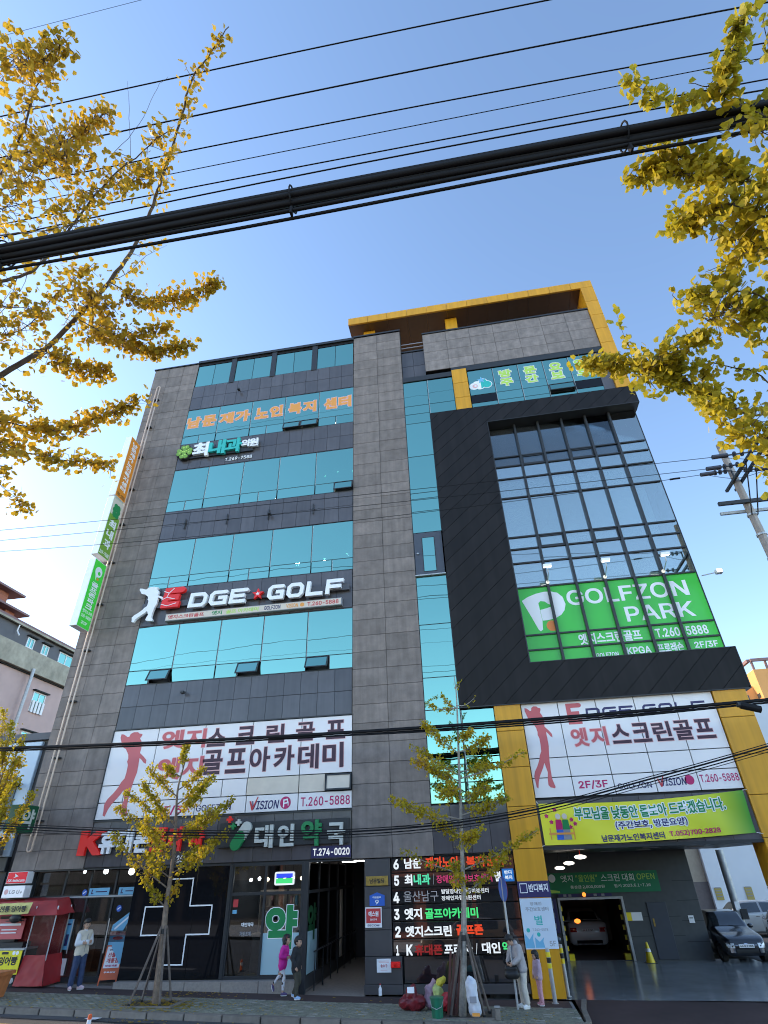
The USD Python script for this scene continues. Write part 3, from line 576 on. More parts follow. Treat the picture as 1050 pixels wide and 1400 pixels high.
# lettering on the sixth floor glass
t = thing('window_lettering', 'orange Korean letters with pale outlines stuck on the sixth floor ribbon window', 'sign')
for tx, rc in zip(('남문', '재가', '노인', '복지', '센터'), ((-13.709,-12.055,23.143,24.182), (-11.845,-10.156,23.135,24.13), (-9.808,-8.296,23.231,24.055), (-7.971,-6.456,23.273,24.169), (-6.006,-4.565,23.237,24.226))):
    a, b, c, d = rc; m = (a+b)/2
    for ch, q in zip(tx, ((a, m-.05), (m+.05, b))): letters(t, ch, (q[0], q[1], 23.30, 24.08), 0.02, .003, 'print_orange', .05, name='letter', outline=.035, om='print_pink')
t = thing('window_lettering', 'lime Korean letters and a small cloud emblem on the seventh floor window at right', 'sign')
for ch, rc in zip('방문요양주간보호', ((3.18, 3.80), (4.42, 5.04), (5.68, 6.30), (6.92, 7.54), (3.18, 3.80), (4.42, 5.04), (5.68, 6.30), (6.92, 7.54))):
    k = 0 if ch in '방문요양' else 1
    letters(t, ch, (rc[0], rc[1], 23.80-.62*k, 24.32-.62*k), 0.02, .003, 'print_lime', .05, name='letter', outline=.03, om='film_white')
cl = shapely.union_all([Point(x, z).buffer(r) for x, z, r in ((1.85, 23.45, .2), (2.15, 23.42, .2), (2.5, 23.48, .22), (2.3, 23.7, .2), (2.0, 23.6, .15))])
obj('cloud_print', plate(cl.buffer(.04), .02, .003), 'print_white', t); obj('cloud_print', plate(cl.intersection(sbox(2.2, 23, 3, 24)), .016, .003), 'print_teal', t)
star = lambda cx, cz, r, q=.42: Polygon([(cx+(r if i % 2 == 0 else r*q)*math.sin(i*math.pi/5), cz+(r if i % 2 == 0 else r*q)*math.cos(i*math.pi/5)) for i in range(10)])
obj('star_print', plate(star(2.25, 23.82, .24), .012, .003), 'print_skyblue', t); obj('swirl_print', plate(Point(1.9, 23.45).buffer(.13).difference(Point(1.92, 23.46).buffer(.07)), .012, .003), 'print_pink', t)

# clinic channel letters, fifth floor
t = thing('clinic_sign', 'clinic channel letters in white and turquoise beside a green clover cross', 'sign')
obj('backing_board', bx(-13.35, -9.65, -0.10, 0.0, 21.05, 21.45), 'dark_metal', t)
c0 = [(-13.347,21.437)][0]
cl = shapely.union_all([Point(c0[0]+dx, c0[1]+dz).buffer(.125) for dx, dz in ((.30, .10), (-.30, .10), (.10, .30), (-.10, .30), (.10, -.30), (-.10, -.30), (.30, -.10), (-.30, -.10))]).union(sbox(c0[0]-.24, c0[1]-.09, c0[0]+.24, c0[1]+.09)).union(sbox(c0[0]-.09, c0[1]-.24, c0[0]+.09, c0[1]+.24)); obj('clover_edge', plate(cl.buffer(.04), -.06, .14), 'print_black', t)
obj('clover_emblem', plate(cl, -0.10, .14), 'sign_olive', t)
obj('clover_vein', plate(shapely.union_all([Point(c0[0]+dx, c0[1]+dz).buffer(.045) for dx, dz in ((.2, .1), (-.2, .1), (.07, .3), (-.07, .28), (.07, -.2), (-.06, -.25), (.25, -.05), (-.25, -.05), (0, 0), (.1, .05), (-.1, .02))]), -.242, .004), 'print_lime', t)
for ch, rc, mt in (('최', (-12.892,-12.031,21.058,22.003), 'white_letter'), ('내', (-12.027,-11.114,21.05,22.04), 'print_teal'), ('과', (-11.119,-10.223,21.045,22.008), 'print_teal')):
    a, b, c, d = rc; letters(t, ch, (a, b, 21.0, 21.92), -.1, .14, mt, .04, name='letter')
for ch, rc in (('의', (-10.258,-9.827,21.251,21.741)), ('원', (-9.835,-9.369,21.234,21.754))): letters(t, ch, rc, -.1, .12, 'white_letter', .035, name='letter')
letters(t, 'T.269-7588', (-11.12, -9.68, 20.62, 20.82), -0.01, .02, 'white_letter', .015, True)
# golf channel letters, third floor
t = thing('golf_channel_sign', 'big white golf channel letters with a red E and a red star', 'sign')
obj('backing_channel', bx(-13.75, -4.55, -0.16, 0.0, 12.72, 12.98), 'spandrel', t)
rE = (-12.803,-11.787,12.563,13.606); obj('letter', plate(affinity.skew(techno('E', rE[0], rE[0]+.95, 12.62, 13.55, .27), xs=6, origin=(rE[0], 12.62)), -.16, .16), 'red_letter', t)
obj('crack_print', plate(shapely.union_all([LineString(q).buffer(.013) for q in ([(rE[0]+.05, 13.4), (rE[0]+.3, 13.3), (rE[0]+.5, 13.5)], [(rE[0]+.0, 13.0), (rE[0]+.22, 13.1), (rE[0]+.6, 13.0)], [(rE[0]+.02, 12.8), (rE[0]+.3, 12.7), (rE[0]+.7, 12.8)], [(rE[0]+.22, 13.1), (rE[0]+.3, 13.3)])]), -.322, .003), 'print_white', t)
techno_word(t, 'DGE', -11.55, -8.92, 12.52, 13.18, -.16, .16, 'white_letter', .12)
obj('star', plate(star(-8.46, 12.86, .26), -.16, .14), 'red_letter', t); obj('star_face', plate(star(-8.46, 12.86, .10), -.302, .003), 'print_white', t)
techno_word(t, 'GOLF', -8.05, -4.82, 12.52, 13.18, -.16, .16, 'white_letter', .12)
obj('golfer_silhouette', plate(golfer(*(-14.061,-12.747,12.102,13.718)), -.14, .12), 'white_letter', t)
a, b, c, d = -12.55, -4.85, 12.06, 12.38
obj('light_strip', cbx(a, b, -.18, 0, c, d, .01), 'print_grey', t)
obj('strip_face', bx(a+.03, b-.03, -.185, -.181, c+.03, d-.03), 'film_tan', t)
for tx, x0, x1, mt, la in (('엣지스크린골프', -12.42, -10.8, 'print_red', False), ('엣지', -10.45, -10.0, 'print_green', False), ('골프 아카데미', -9.82, -8.4, 'print_lime', False), ('GOLFZON', -8.15, -7.45, 'print_navy', True), ('VISION', -7.2, -6.7, 'print_orange', True), ('T.260-5888', -6.3, -4.98, 'print_red', True)):
    letters(t, tx, (x0, x1, c+.07, d-.07), -.1855, .002, mt, .03, la)
obj('logo_disc', plate(Point(-6.52, 12.22).buffer(.09), -.1855, .002), 'print_orange', t)
# shop signs under the second floor
t = thing('phone_shop_sign', 'phone shop channel letters in red and white over the left shop', 'sign')
XPH = [p[0] for p in [(-13.329,3.99),(-12.74,3.97),(-11.496,3.928),(-10.857,3.954),(-9.505,4.001)]]
obj('backing_board', bx(-13.55, XPH[4], -.05, 0, 3.92, 4.02), 'dark_metal', t)
letters(t, 'K', (-14.073,-13.123,3.676,4.415), -.05, .12, 'red_letter', .06, True, name='letter')
for ch, x0, x1, mt_ in (('휴', 178, 272, 0), ('대', 290, 380, 0), ('폰', 392, 482, 0), ('프', 495, 590, 1), ('라', 605, 700, 1), ('자', 735, 825, 1)):
    q = np.interp((x0, x1), (175, 272, 480, 590, 825), XPH); letters(t, ch, (q[0], q[1], 3.70, 4.42), -.05, .12, ('white_letter', 'red_letter')[mt_], .04, name='letter')
letters(t, 'T.261-1661', (XPH[3]+.25, XPH[4], 3.38, 3.58), -.005, .02, 'white_letter', .02, True)
t = thing('pharmacy_sign', 'pharmacy channel letters in cream and green with a capsule on a dark board', 'sign')
obj('backing_board', cbx(-9.0+.0, -4.52, -.10, 0, 3.74, 4.46, .01), 'dark_metal', t)
for ch, rc, mt in (('대', (-7.691,-7.066,3.689,4.348), 'cream_letter'), ('인', (-6.904,-6.343,3.71,4.345), 'cream_letter'), ('약', (-6.099,-5.415,3.694,4.442), 'print_green'), ('국', (-5.22,-4.627,3.697,4.331), 'cream_letter')):
    letters(t, ch, rc, -.10, .10, mt, .035, name='letter')
q0, q1, q2 = [(-8.004,4.301),(-8.194,4.038),(-8.343,3.814)]
obj('capsule_half', plate(LineString([q0, q1]).buffer(.17), -.10, .12), 'cream_letter', t); obj('capsule_half', plate(LineString([q1, q2]).buffer(.17), -.105, .12), 'print_green', t)
for dx, dz, mt in ((-.30, .42, 'print_green'), (-.12, .52, 'cream_letter'), (-.45, .62, 'red_letter')):
    cx, cz = q1[0]+dx, q1[1]+dz-.1; obj('cross_emblem', plate(sbox(cx-.1, cz-.035, cx+.1, cz+.035).union(sbox(cx-.035, cz-.1, cx+.035, cz+.1)), -.1, .08), mt, t)
letters(t, 'T.274-0020', (-5.72, -4.50, 3.42, 3.62), -.012, .01, 'led_white', .02, True)
obj('number_plate', bx(-5.78, -4.46, -.010, 0.003, 3.36, 3.68), 'print_navy', t)
# blade signs on the left pier
def blade(name, label, z0, z1, facemat, build):
    t = thing(name, label, 'sign', (-16.0, 0, 0))
    obj('sign_box', cbx(-0.34, -0.004, -1.02, -0.20, z0, z1, .012), 'white_paint', t)
    obj('sign_face', bx(-.004, 0.004, -1.0, -0.22, z0+.02, z1-.02), facemat, t)
    for z in (z0+.4, z1-.4): obj('bracket', bx(-.2, -.14, -.22, 0.0, z-.03, z+.03), 'dark_metal', t)
    build(t); return t
def side(shape, d=.003, x=0.004):       # (u along +y, z) shape laid on the +x face
    ms = []
    for g in getattr(shape, 'geoms', [shape]):
        if g.area < 1e-6: continue
        m = trimesh.creation.extrude_polygon(g, d, engine='earcut'); v = m.vertices; ms.append(tm(np.stack([x+v[:, 2], v[:, 0], v[:, 1]], 1), m.faces))
    return cat(ms)
def column_text(t, tx, ztop, zbot, w, mt, y0=-.98, y1=-.24, bold=.04):
    n = len(tx); h = (ztop-zbot)/n; c = (y0+y1)/2
    for i, ch in enumerate(tx): obj('lettering', side(words(ch, (c-w/2, c+w/2, ztop-(i+1)*h+h*.08, ztop-i*h-h*.08), bold)), mt, t)
def b1(t): column_text(t, '남문재가노인복지센터', 22.1, 19.0, .42, 'print_white'); obj('lettering', side(words('700-2828', (-.92, -.30, 18.66, 18.84), .02, True)), 'print_black', t)
blade('blade_sign', 'orange vertical sign box, topmost of the column on the left pier', 18.56, 22.28, 'sign_orange', b1)
def b2(t):
    obj('sign_head', side(sbox(-1.0, 17.55, -.22, 18.46)), 'film_tan', t)
    cl = shapely.union_all([Point(-.6+dx, 17.75+dz).buffer(.15) for dx, dz in ((.14, .1), (-.14, .1), (.1, .3), (-.1, .3), (.1, -.12), (-.1, -.12))])
    obj('clover_print', side(cl, .004, .007), 'print_green', t); column_text(t, '최내과', 17.35, 15.75, .5, 'print_white'); obj('lettering', side(words('269-7588', (-.95, -.28, 15.42, 15.6), .02, True)), 'print_white', t)
blade('blade_sign', 'olive green vertical sign box with clover print, under the orange box', 15.32, 18.50, 'sign_olive', b2)
def b3(t):
    obj('logo_print', side(Point(-.6, 14.55).buffer(.24).difference(Point(-.55, 14.5).buffer(.09)).union(Polygon([(-.84, 14.6), (-.62, 14.75), (-.68, 14.1)]))), 'print_white', t); obj('ball_print', side(Point(-.55, 14.22).buffer(.06)), 'print_ball', t)
    column_text(t, '골프존파크', 14.05, 12.75, .46, 'print_white'); obj('lettering', side(words('엣지스크린', (-.92, -.28, 12.55, 12.7), .02)), 'print_white', t); obj('lettering', side(words('260-5888', (-.92, -.28, 12.34, 12.48), .02, True)), 'print_white', t); obj('lettering', side(words('2F/3F', (-.80, -.42, 12.05, 12.2), .02, True)), 'print_white', t)
blade('blade_sign', 'bright green vertical sign box with golf logo, under the olive box', 11.9, 15.06, 'sign_green', b3)
t = thing('pharmacy_blade_sign', 'small dark green box sign with one pale Korean letter low on the left pier', 'sign', (-16.0, 0, 0))
obj('sign_box', cbx(-.45, -.004, -1.05, -.15, 4.41, 5.26, .012), 'sign_dark_green', t); obj('sign_face', bx(-.004, .004, -1.03, -.17, 4.43, 5.24), 'sign_dark_green', t)
obj('lettering', side(words('약', (-.88, -.28, 4.52, 5.14), .03)), 'cream_letter', t); obj('bracket', bx(-.25, -.2, -.15, 0, 4.7, 4.75), 'dark_metal', t)
# double rail of the sign column
t = thing('sign_rail', 'long pale double pipe running down the left stone pier behind the sign boxes', 'pipe')
xr = -15.93
arc = [(xr+.09*math.cos(a), -.16, 26.7+.09*math.sin(a)) for a in np.linspace(0, math.pi, 8)]
arc2 = [(xr-.09*math.cos(a), -.16, 3.95-.09*math.sin(a)) for a in np.linspace(0, math.pi, 8)]
obj('pipe_loop', tube(arc+arc2+[arc[0]], .034, 8), 'copper_pipe', t, smooth=True)
for z in np.arange(4.8, 26.6, 2.1): obj('pipe_clamp', bx(xr-.16, xr+.16, -.16, 0, z-.025, z+.025), 'dark_metal', t)

# floodlights over the green film
for i, x in enumerate((3.44, 5.64, 7.83)):
    t = thing('floodlight', f'small lit floodlight on a mullion above the {["round logo of the green film", "middle of the green film", "right end of the green film"][i]}', 'lamp', (x, 0, 0))
    obj('arm', [rod((0, .28, 12.32), (0, -.35, 12.5), .018), rod((0, -.35, 12.5), (0, -.42, 12.72), .018)], 'galvanised', t)
    h = bx(-.16, .16, -.52, -.36, 12.70, 12.80); obj('lamp_head', h, 'white_paint', t); obj('lamp_lens', bx(-.14, .14, -.505, -.375, 12.692, 12.699), 'lamp_flood', t)
    obj('lamp_base', ball((0, .24, 12.36), .07), 'lamp_dim', t, smooth=True)
t = thing('floodlight', 'bright lit floodlight standing out beyond the right edge of the curtain wall', 'lamp', (9.1, 0, 0))
obj('arm', rod((0, .2, 12.0), (.42, -.1, 11.95), .02), 'galvanised', t); obj('lamp_head', bx(.40, .62, -.2, .0, 11.90, 12.05), 'white_paint', t); obj('lamp_lens', bx(.42, .60, -.206, -.201, 11.91, 12.04), 'lamp_flood', t)
# small fittings on the spandrels
for i, (x, z) in enumerate(((-10.9, 25.55), (-8.35, 16.95), (-11.15, 9.0), (-8.1, 5.9+3.2))):
    if i < 3:
        t = thing('wall_camera', 'small dark fitting on the dark panels ' + ('under the seventh floor windows', 'under the fifth floor windows', 'under the third floor windows')[i], 'camera', (x, 0, z)); obj('arm', rod((0, 0, .05), (0, -.16, 0), .02), 'dark_metal', t); obj('body', cbx(-.06, .06, -.3, -.12, -.06, .03, .01), 'dark_metal', t)
for i, x in enumerate((-12.6, -10.5, -8.45, -6.3)):
    t = thing('vent_spout', 'thin dark vertical spout on the dark panels under the fifth floor windows', 'spout', (x, 0, 17.0), 0, 'spouts under the fifth floor windows')
    obj('spout', rod((0, -.05, -.25), (0, -.05, .3), .03), 'dark_metal', t); obj('flange', bx(-.05, .05, -.06, 0, .0, .06), 'dark_metal', t)
# yellow banner under the right film
t = thing('banner', 'sagging yellow green cloth banner with green Korean letters under the white film', 'banner')
bcor = [(1.657,4.596),(7.793,4.705),(7.793,3.585),(1.66,3.463)]
def bend(u, v):     # u across 0..1, v down 0..1
    (ax, az), (bx_, bz), (cx, cz), (dx, dz) = bcor
    x = (1-v)*((1-u)*ax+u*bx_) + v*((1-u)*dx+u*cx); z = (1-v)*((1-u)*az+u*bz) + v*((1-u)*dz+u*cz)
    z -= 0.10*math.sin(math.pi*u)*(1-.5*v); y = -.07 - .035*math.sin(9*u+2.5*v) - .025*math.sin(21*u-4*v) - .05*math.sin(math.pi*u)*v
    return x, y, z
def cloth(u0, u1, v0, v1, nu, nv, dy=0.0):
    v, f = [], []
    for j in range(nv+1):
        for i in range(nu+1): p = bend(u0+(u1-u0)*i/nu, v0+(v1-v0)*j/nv); v.append((p[0], p[1]+dy, p[2]))
    for j in range(nv):
        for i in range(nu): a = j*(nu+1)+i; f += [(a, a+nu+1, a+nu+2), (a, a+nu+2, a+1)]
    return tm(v, f)
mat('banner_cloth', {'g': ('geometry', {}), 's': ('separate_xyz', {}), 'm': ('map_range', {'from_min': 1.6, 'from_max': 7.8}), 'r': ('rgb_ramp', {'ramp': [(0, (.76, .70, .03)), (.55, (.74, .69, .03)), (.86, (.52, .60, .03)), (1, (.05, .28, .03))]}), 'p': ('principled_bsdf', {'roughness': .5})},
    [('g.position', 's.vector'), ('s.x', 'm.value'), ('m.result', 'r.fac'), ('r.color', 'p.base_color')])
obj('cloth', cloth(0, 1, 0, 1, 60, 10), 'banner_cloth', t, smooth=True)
def on_cloth(shape, dy, mt, name='lettering'):   # shape in (u, v-up) unit coordinates
    ms = []
    for g in getattr(shape, 'geoms', [shape]):
        if g.area < 1e-7: continue
        m = trimesh.creation.extrude_polygon(g, .001, engine='earcut'); v, f = m.vertices, m.faces
        f = f[(v[f][:, :, 2] > .0005).all(1)]
        pts = np.array([bend(a, 1-b) for a, b in v[:, :2]]); pts[:, 1] += dy; ms.append(tm(pts, f))
    obj(name, cat(ms), mt, t)
for tx, rc, mt, o in (('부모님을 낮동안 돌보아 드리겠습니다.', (.17, .90, .58, .90), 'print_green', 1), ('(주간보호, 방문요양)', (.36, .70, .30, .52), 'print_navy', 1), ('남문재가노인복지센터', (.28, .575, .03, .20), 'print_navy', 0), ('T.052)700-2828', (.60, .84, .05, .21), 'print_magenta', 0)):
    s = fit(tshape(tx, .03), rc[0]*6.1, rc[1]*6.1, rc[2]*1.12, rc[3]*1.12)
    if o: on_cloth(affinity.scale(s.buffer(.022), 1/6.1, 1/1.12, origin=(0, 0)), -.006, 'print_white', 'lettering_outline')
    on_cloth(affinity.scale(s, 1/6.1, 1/1.12, origin=(0, 0)), -.010, mt)
for x, a, b in ((.085, 'print_magenta', 'print_blue'), (.118, 'print_green', 'print_grey')):
    on_cloth(affinity.scale(Point(x, .68).buffer(.013), 1, 5.4), -.009, 'film_tan', 'figure_print'); on_cloth(Polygon([(x-.018, .36), (x+.018, .36), (x+.014, .6), (x-.014, .6)]), -.009, a, 'figure_print'); on_cloth(Polygon([(x-.02, .12), (x+.02, .12), (x+.016, .36), (x-.016, .36)]), -.009, b, 'figure_print')
on_cloth(sbox(.03, .24, .155, .29).union(sbox(.035, .12, .04, .4)).union(sbox(.15, .12, .155, .4)), -.007, 'print_orange', 'bench_print')
for x, z in ((.03, .7), (.05, .55), (.15, .6), (.165, .5), (.075, .85), (.14, .42)): on_cloth(affinity.scale(star(x, z, .012, .6), 1, 5.4), -.007, 'print_magenta', 'flower_print')
for c, q in ((bcor[0], (1.60, 4.66)), (bcor[1], (7.93, 4.72)), (bcor[2], (7.95, 3.55)), (bcor[3], (1.57, 3.44))): obj('tie_cord', rod((c[0], -.07, c[1]), (q[0], -.09, q[1]), .008), 'white_paint', t)
# ---------------------------------------------------------------- ground floor
FLZ = 0.36
obj('ground_ceiling', bx(X0+.25, XP, 0.36, 7.0, 3.30, 3.36), 'interior_wall', B)
obj('shop_soffit', bx(X0, XC, 0.02, 0.40, 3.26, 3.296), 'dark_metal', B)
obj('shop_floor', bx(X0+.25, -5.9, 0.42, 7.0, 0.0, 0.30), 'granite', B)
obj('shop_rear_wall', bx(X0+.25, -5.9, 5.0, 5.15, 0.30, 3.3), 'interior_wall', B)
obj('shop_party_wall', bx(-11.6, -8.5, 0.4, 5.0, 0.3, 3.28), 'interior_dark', B)
# left phone shop front
SY = 0.36
sf = part_group('phone_shop_front', B)
obj('side_panel', cbx(-16.5, -15.75, 0.10, SY+.1, 0.25, 3.27, .01), 'dark_metal', sf)
for a, b in ((-15.72, -13.68), (-13.60, -11.86)): obj('fanlight', bx(a, b, SY, SY+.012, 2.56, 3.22), 'glass_shop', sf)
for a, b in ((-15.72, -14.62), (-14.56, -13.68), (-13.60, -12.72), (-12.66, -11.86)): obj('shop_pane', bx(a, b, SY, SY+.012, 0.42, 2.46), 'glass_shop', sf)
for x in (-15.735, -14.59, -13.64, -12.69, -11.84): obj('post', bx(x-.03, x+.03, SY-.03, SY+.05, 0.30, 3.26), 'dark_metal', sf)
obj('transom', bx(-15.76, -11.8, SY-.032, SY+.052, 2.46, 2.56), 'dark_metal', sf); obj('transom_light', bx(-15.7, -11.86, SY-.04, SY-.033, 2.485, 2.52), 'galvanised', sf); obj('base_rail', bx(-15.76, -11.8, SY-.031, SY+.051, 0.28, 0.42), 'dark_metal', sf)
for x in (-13.9, -12.62): obj('door_pull', rod((x, SY-.08, 1.0), (x, SY-.08, 1.9), .018), 'steel', sf)
# shop stickers and posters on its glass
def flat(name, x0, x1, z0, z1, y, mt, par): return obj(name, bx(x0, x1, y-.004, y, z0, z1), mt, par)
t = thing('window_poster', 'pale blue phone poster standing behind the stall in the left shop window', 'poster'); flat('sheet', -14.48, -13.92, 1.10, 1.90, SY-.01, 'print_skyblue', t)
for i, (dx, h, c) in enumerate(((.08, .34, 'print_navy'), (.2, .45, 'print_grey'), (.34, .3, 'print_navy'))): flat('phone_print', -14.44+dx, -14.34+dx, 1.2, 1.2+h, SY-.015, c, t)
letters(t, '갤럭시', (-14.3, -14.0, 1.72, 1.80), SY-.015, .001, 'print_navy') if False else flat('headline_print', -14.3, -14.0, 1.74, 1.79, SY-.015, 'print_navy', t)
t = thing('window_panel', 'plain pale grey panel low in the left shop window', 'panel'); flat('sheet', -14.38, -13.86, 0.46, 0.88, SY-.04, 'film_white', t)
for k, (a, b, c, d) in enumerate(((-13.60, -12.86, 2.53, 2.74), (-12.52, -11.92, 2.53, 2.74))):
    t = thing('shop_strip_sign', f'pale blue strip sticker with dark mark over the shop door, {"left" if k == 0 else "right"} one of the two', 'sticker'); flat('sheet', a, b, c, d, SY-.04, 'print_skyblue', t)
    obj('mark_print', plate(Polygon([(a+.08, c+.04), (a+.17, c+.04), (a+.17, c+.07), (a+.12, c+.07), (a+.14, d-.04), (a+.10, d-.04)]), SY-.045, .001), 'print_navy', t); flat('line_print', a+.25, b-.08, c+.09, c+.12, SY-.045, 'print_navy', t)
for k, (x, z) in enumerate(((-13.76, 2.62), (-12.38, 2.16))):
    t = thing('round_sticker', 'round blue sticker ' + ('on the shop transom beside the strip sign' if k == 0 else 'on the shop door glass'), 'sticker'); obj('disc', plate(Point(x, z).buffer(.09), SY-.045, .002), 'print_blue', t); obj('mark_print', plate(LineString([(x-.04, z-.02), (x+.04, z+.03)]).buffer(.015), SY-.048, .001), 'print_white', t)
t = thing('diagonal_sticker', 'pale blue slanting phone sticker on the shop door glass', 'sticker'); obj('sheet', plate(Polygon([(-12.52, 1.57), (-12.1, 1.57), (-11.90, 1.95), (-11.92, 2.09), (-12.3, 1.85), (-12.5, 1.72)]), SY-.02, .003), 'print_skyblue', t); obj('line_print', plate(LineString([(-12.4, 1.62), (-11.98, 1.93)]).buffer(.025), SY-.024, .001), 'print_white', t)
for nm, lb, (a, b, c, d), mt in (('carrier_sign', 'red lit box sign with white logo high beside the left shop', (-16.429,-15.681,2.94,3.281), 'sign_red'), ('carrier_sign', 'white lit box sign with violet logo under the red box sign', (-16.449,-15.639,2.543,2.882), 'sign_white')):
    if mt not in MATS: plain(mt, (0.65, .015, .03) if 'red' in mt else (.8, .8, .82), .3, emit=((.9, .02, .05) if 'red' in mt else (.9, .92, 1), .18))
    t = thing(nm, lb, 'sign'); obj('sign_box', bx(a, b, -.22, 0.10, c, d), 'white_paint', t); obj('sign_face', bx(a+.015, b-.015, -.226, -.221, c+.015, d-.015), mt, t)
    if 'red' in mt:
        letters(t, 'SK telecom', (a+.06, b-.06, c+.05, c+.13), -.2265, .002, 'print_white', .03, True); obj('logo_print', plate(Polygon([(a+.24, c+.16), (a+.42, c+.21), (a+.26, c+.29), (a+.30, c+.21)]), -.2265, .002), 'print_white', t)
    else:
        letters(t, 'LG U+', (a+.26, b-.07, c+.11, c+.22), -.2265, .002, 'print_grey', .02, True); obj('logo_print', plate(Point(a+.14, (c+d)/2).buffer(.075), -.2265, .002), 'print_pink', t)
# lamps in the phone shop
for i, (x, y, z, r) in enumerate(((-13.95, 1.6, 3.22, .08), (-12.7, 1.2, 3.18, .10), (-15.2, 2.2, 3.24, .05), (-13.1, 2.4, 3.24, .05))):
    t = thing('ceiling_spotlight', ['round white ceiling lamp in the middle of the left shop', 'largest round white ceiling lamp in the left shop, over the door', 'small white ceiling lamp at the left end of the left shop', 'small white ceiling lamp deep in the left shop'][i], 'lamp', (x, y, z)); obj('bulb', ball((0, 0, 0), r), 'lamp_cool', t, smooth=True); obj('holder', rod((0, 0, r*.8), (0, 0, 3.30-z), .03), 'dark_metal', t)
t = thing('shop_counter', 'dark counter with pale top inside the left shop', 'counter', (-13.2, 2.6, .3)); obj('body', bx(-1.2, 1.2, 0, .6, 0, .95), 'interior_dark', t); obj('top', bx(-1.25, 1.25, -.05, .65, .95, 1.0), 'film_tan', t)
# black glossy wall with a white cross outline
bw = part_group('black_glass_wall', B)
for a, b in ((-11.80, -10.72), (-10.72, -9.60), (-9.60, -8.50)): obj('black_panel', cbx(a+.004, b-.004, 0.0, .05, .38, 3.24, .004), 'black_gloss', bw)
obj('frame', [bx(-11.82, -8.46, -.02, .12, 3.24, 3.295), bx(-8.50, -8.40, -.03, .14, .36, 3.24)], 'dark_metal', bw); obj('wall_backing', bx(-11.8, -8.5, .055, .38, .3, 3.24), 'joint', bw)
CR = Polygon([(-10.546,2.923),(-9.741,2.928),(-9.727,2.198),(-8.997,2.183),(-8.968,1.45),(-9.745,1.452),(-9.726,0.721),(-10.537,0.72),(-10.562,1.45),(-11.245,1.46),(-11.282,2.205),(-10.535,2.19)])
xs_ = sorted(p[0] for p in CR.exterior.coords[:-1]); 
xa, xb, xc, xd = np.mean(xs_[:2]), np.mean(xs_[2:6]), np.mean(xs_[6:10]), np.mean(xs_[10:])
CR = sbox(xb, .72, xc, 2.92).union(sbox(xa, 1.455, xd, 2.19))
t = thing('cross_outline', 'large white outlined pharmacy cross on the black glossy wall', 'sign'); obj('line', plate(CR.buffer(.018, join_style=2).difference(CR.buffer(-.018, join_style=2)), -.002, .012), 'print_white', t)
# pharmacy front
pf = part_group('pharmacy_front', B)
obj('fanlight', bx(-8.36, -6.06, .02, .032, 2.50, 3.2), 'glass_shop', pf)
obj('shop_pane', bx(-8.36, -7.30, .02, .032, .44, 2.42), 'glass_shop', pf); obj('shop_pane', bx(-7.22, -6.06, .02, .032, .44, 2.42), 'glass_shop', pf)
obj('window_film', bx(-7.22, -6.06, .008, .012, .46, 1.45), 'film_pale', pf) if 'film_pale' in MATS else (plain('film_pale', (.32, .47, .52), .4), obj('window_film', bx(-7.22, -6.06, .008, .012, .46, 1.45), 'film_pale', pf))
for x in (-8.38, -7.26, -6.03): obj('post', bx(x-.035, x+.035, -.01, .07, .38, 3.24), 'dark_metal', pf)
obj('transom', bx(-8.4, -6.0, -.012, .072, 2.42, 2.50), 'dark_metal', pf); obj('head_rail', bx(-8.4, -6.0, -.011, .071, 3.2, 3.26), 'dark_metal', pf); obj('base_rail', bx(-8.4, -6.0, -.011, .071, .36, .44), 'dark_metal', pf)
for i in range(5):
    a = -11.75+i*1.15; obj('plinth_stone', cbx(a+.004, a+1.146, -.28, .42, gz(a)-.1, .355, .012), 'granite', B)
t = thing('window_sign', 'large green Korean letter with white edge on the pharmacy window', 'sign'); r = (-7.16, -6.14, 1.05, 2.14); s = words('약', r, .05); obj('letter_outline', plate(s.buffer(.022), .007, .002), 'print_white', t); obj('letter', plate(s, .0045, .002), 'print_green', t)
t = thing('window_decal', 'small white pharmacy decals and red sticker on the left pharmacy pane', 'sticker'); letters(t, '대인약국', (-7.95, -7.55, 1.62, 1.72), .012, .002, 'print_white', .03); letters(t, '처방조제', (-7.98, -7.62, 1.38, 1.50), .012, .002, 'print_grey', .03); flat('sticker', -8.28, -8.12, 2.12, 2.32, .012, 'print_red', t); flat('sticker', -8.28, -8.14, 1.95, 2.05, .012, 'print_skyblue', t)
t = thing('led_screen_sign', 'small lit screen sign in blue and green with white border in the pharmacy fanlight', 'sign'); a, b, c, d = -6.95, -6.30, 2.66, 3.02
obj('screen_frame', plate(rrect(a, b, c, d, .05).difference(sbox(a+.05, c+.05, b-.05, d-.05)), .0, .04), 'led_white', t); obj('screen_panel', bx(a+.05, b-.05, -.03, -.02, c+.19, d-.05), 'led_screen_blue', t); obj('screen_panel', bx(a+.05, b-.05, -.03, -.02, c+.05, c+.185), 'led_green', t)
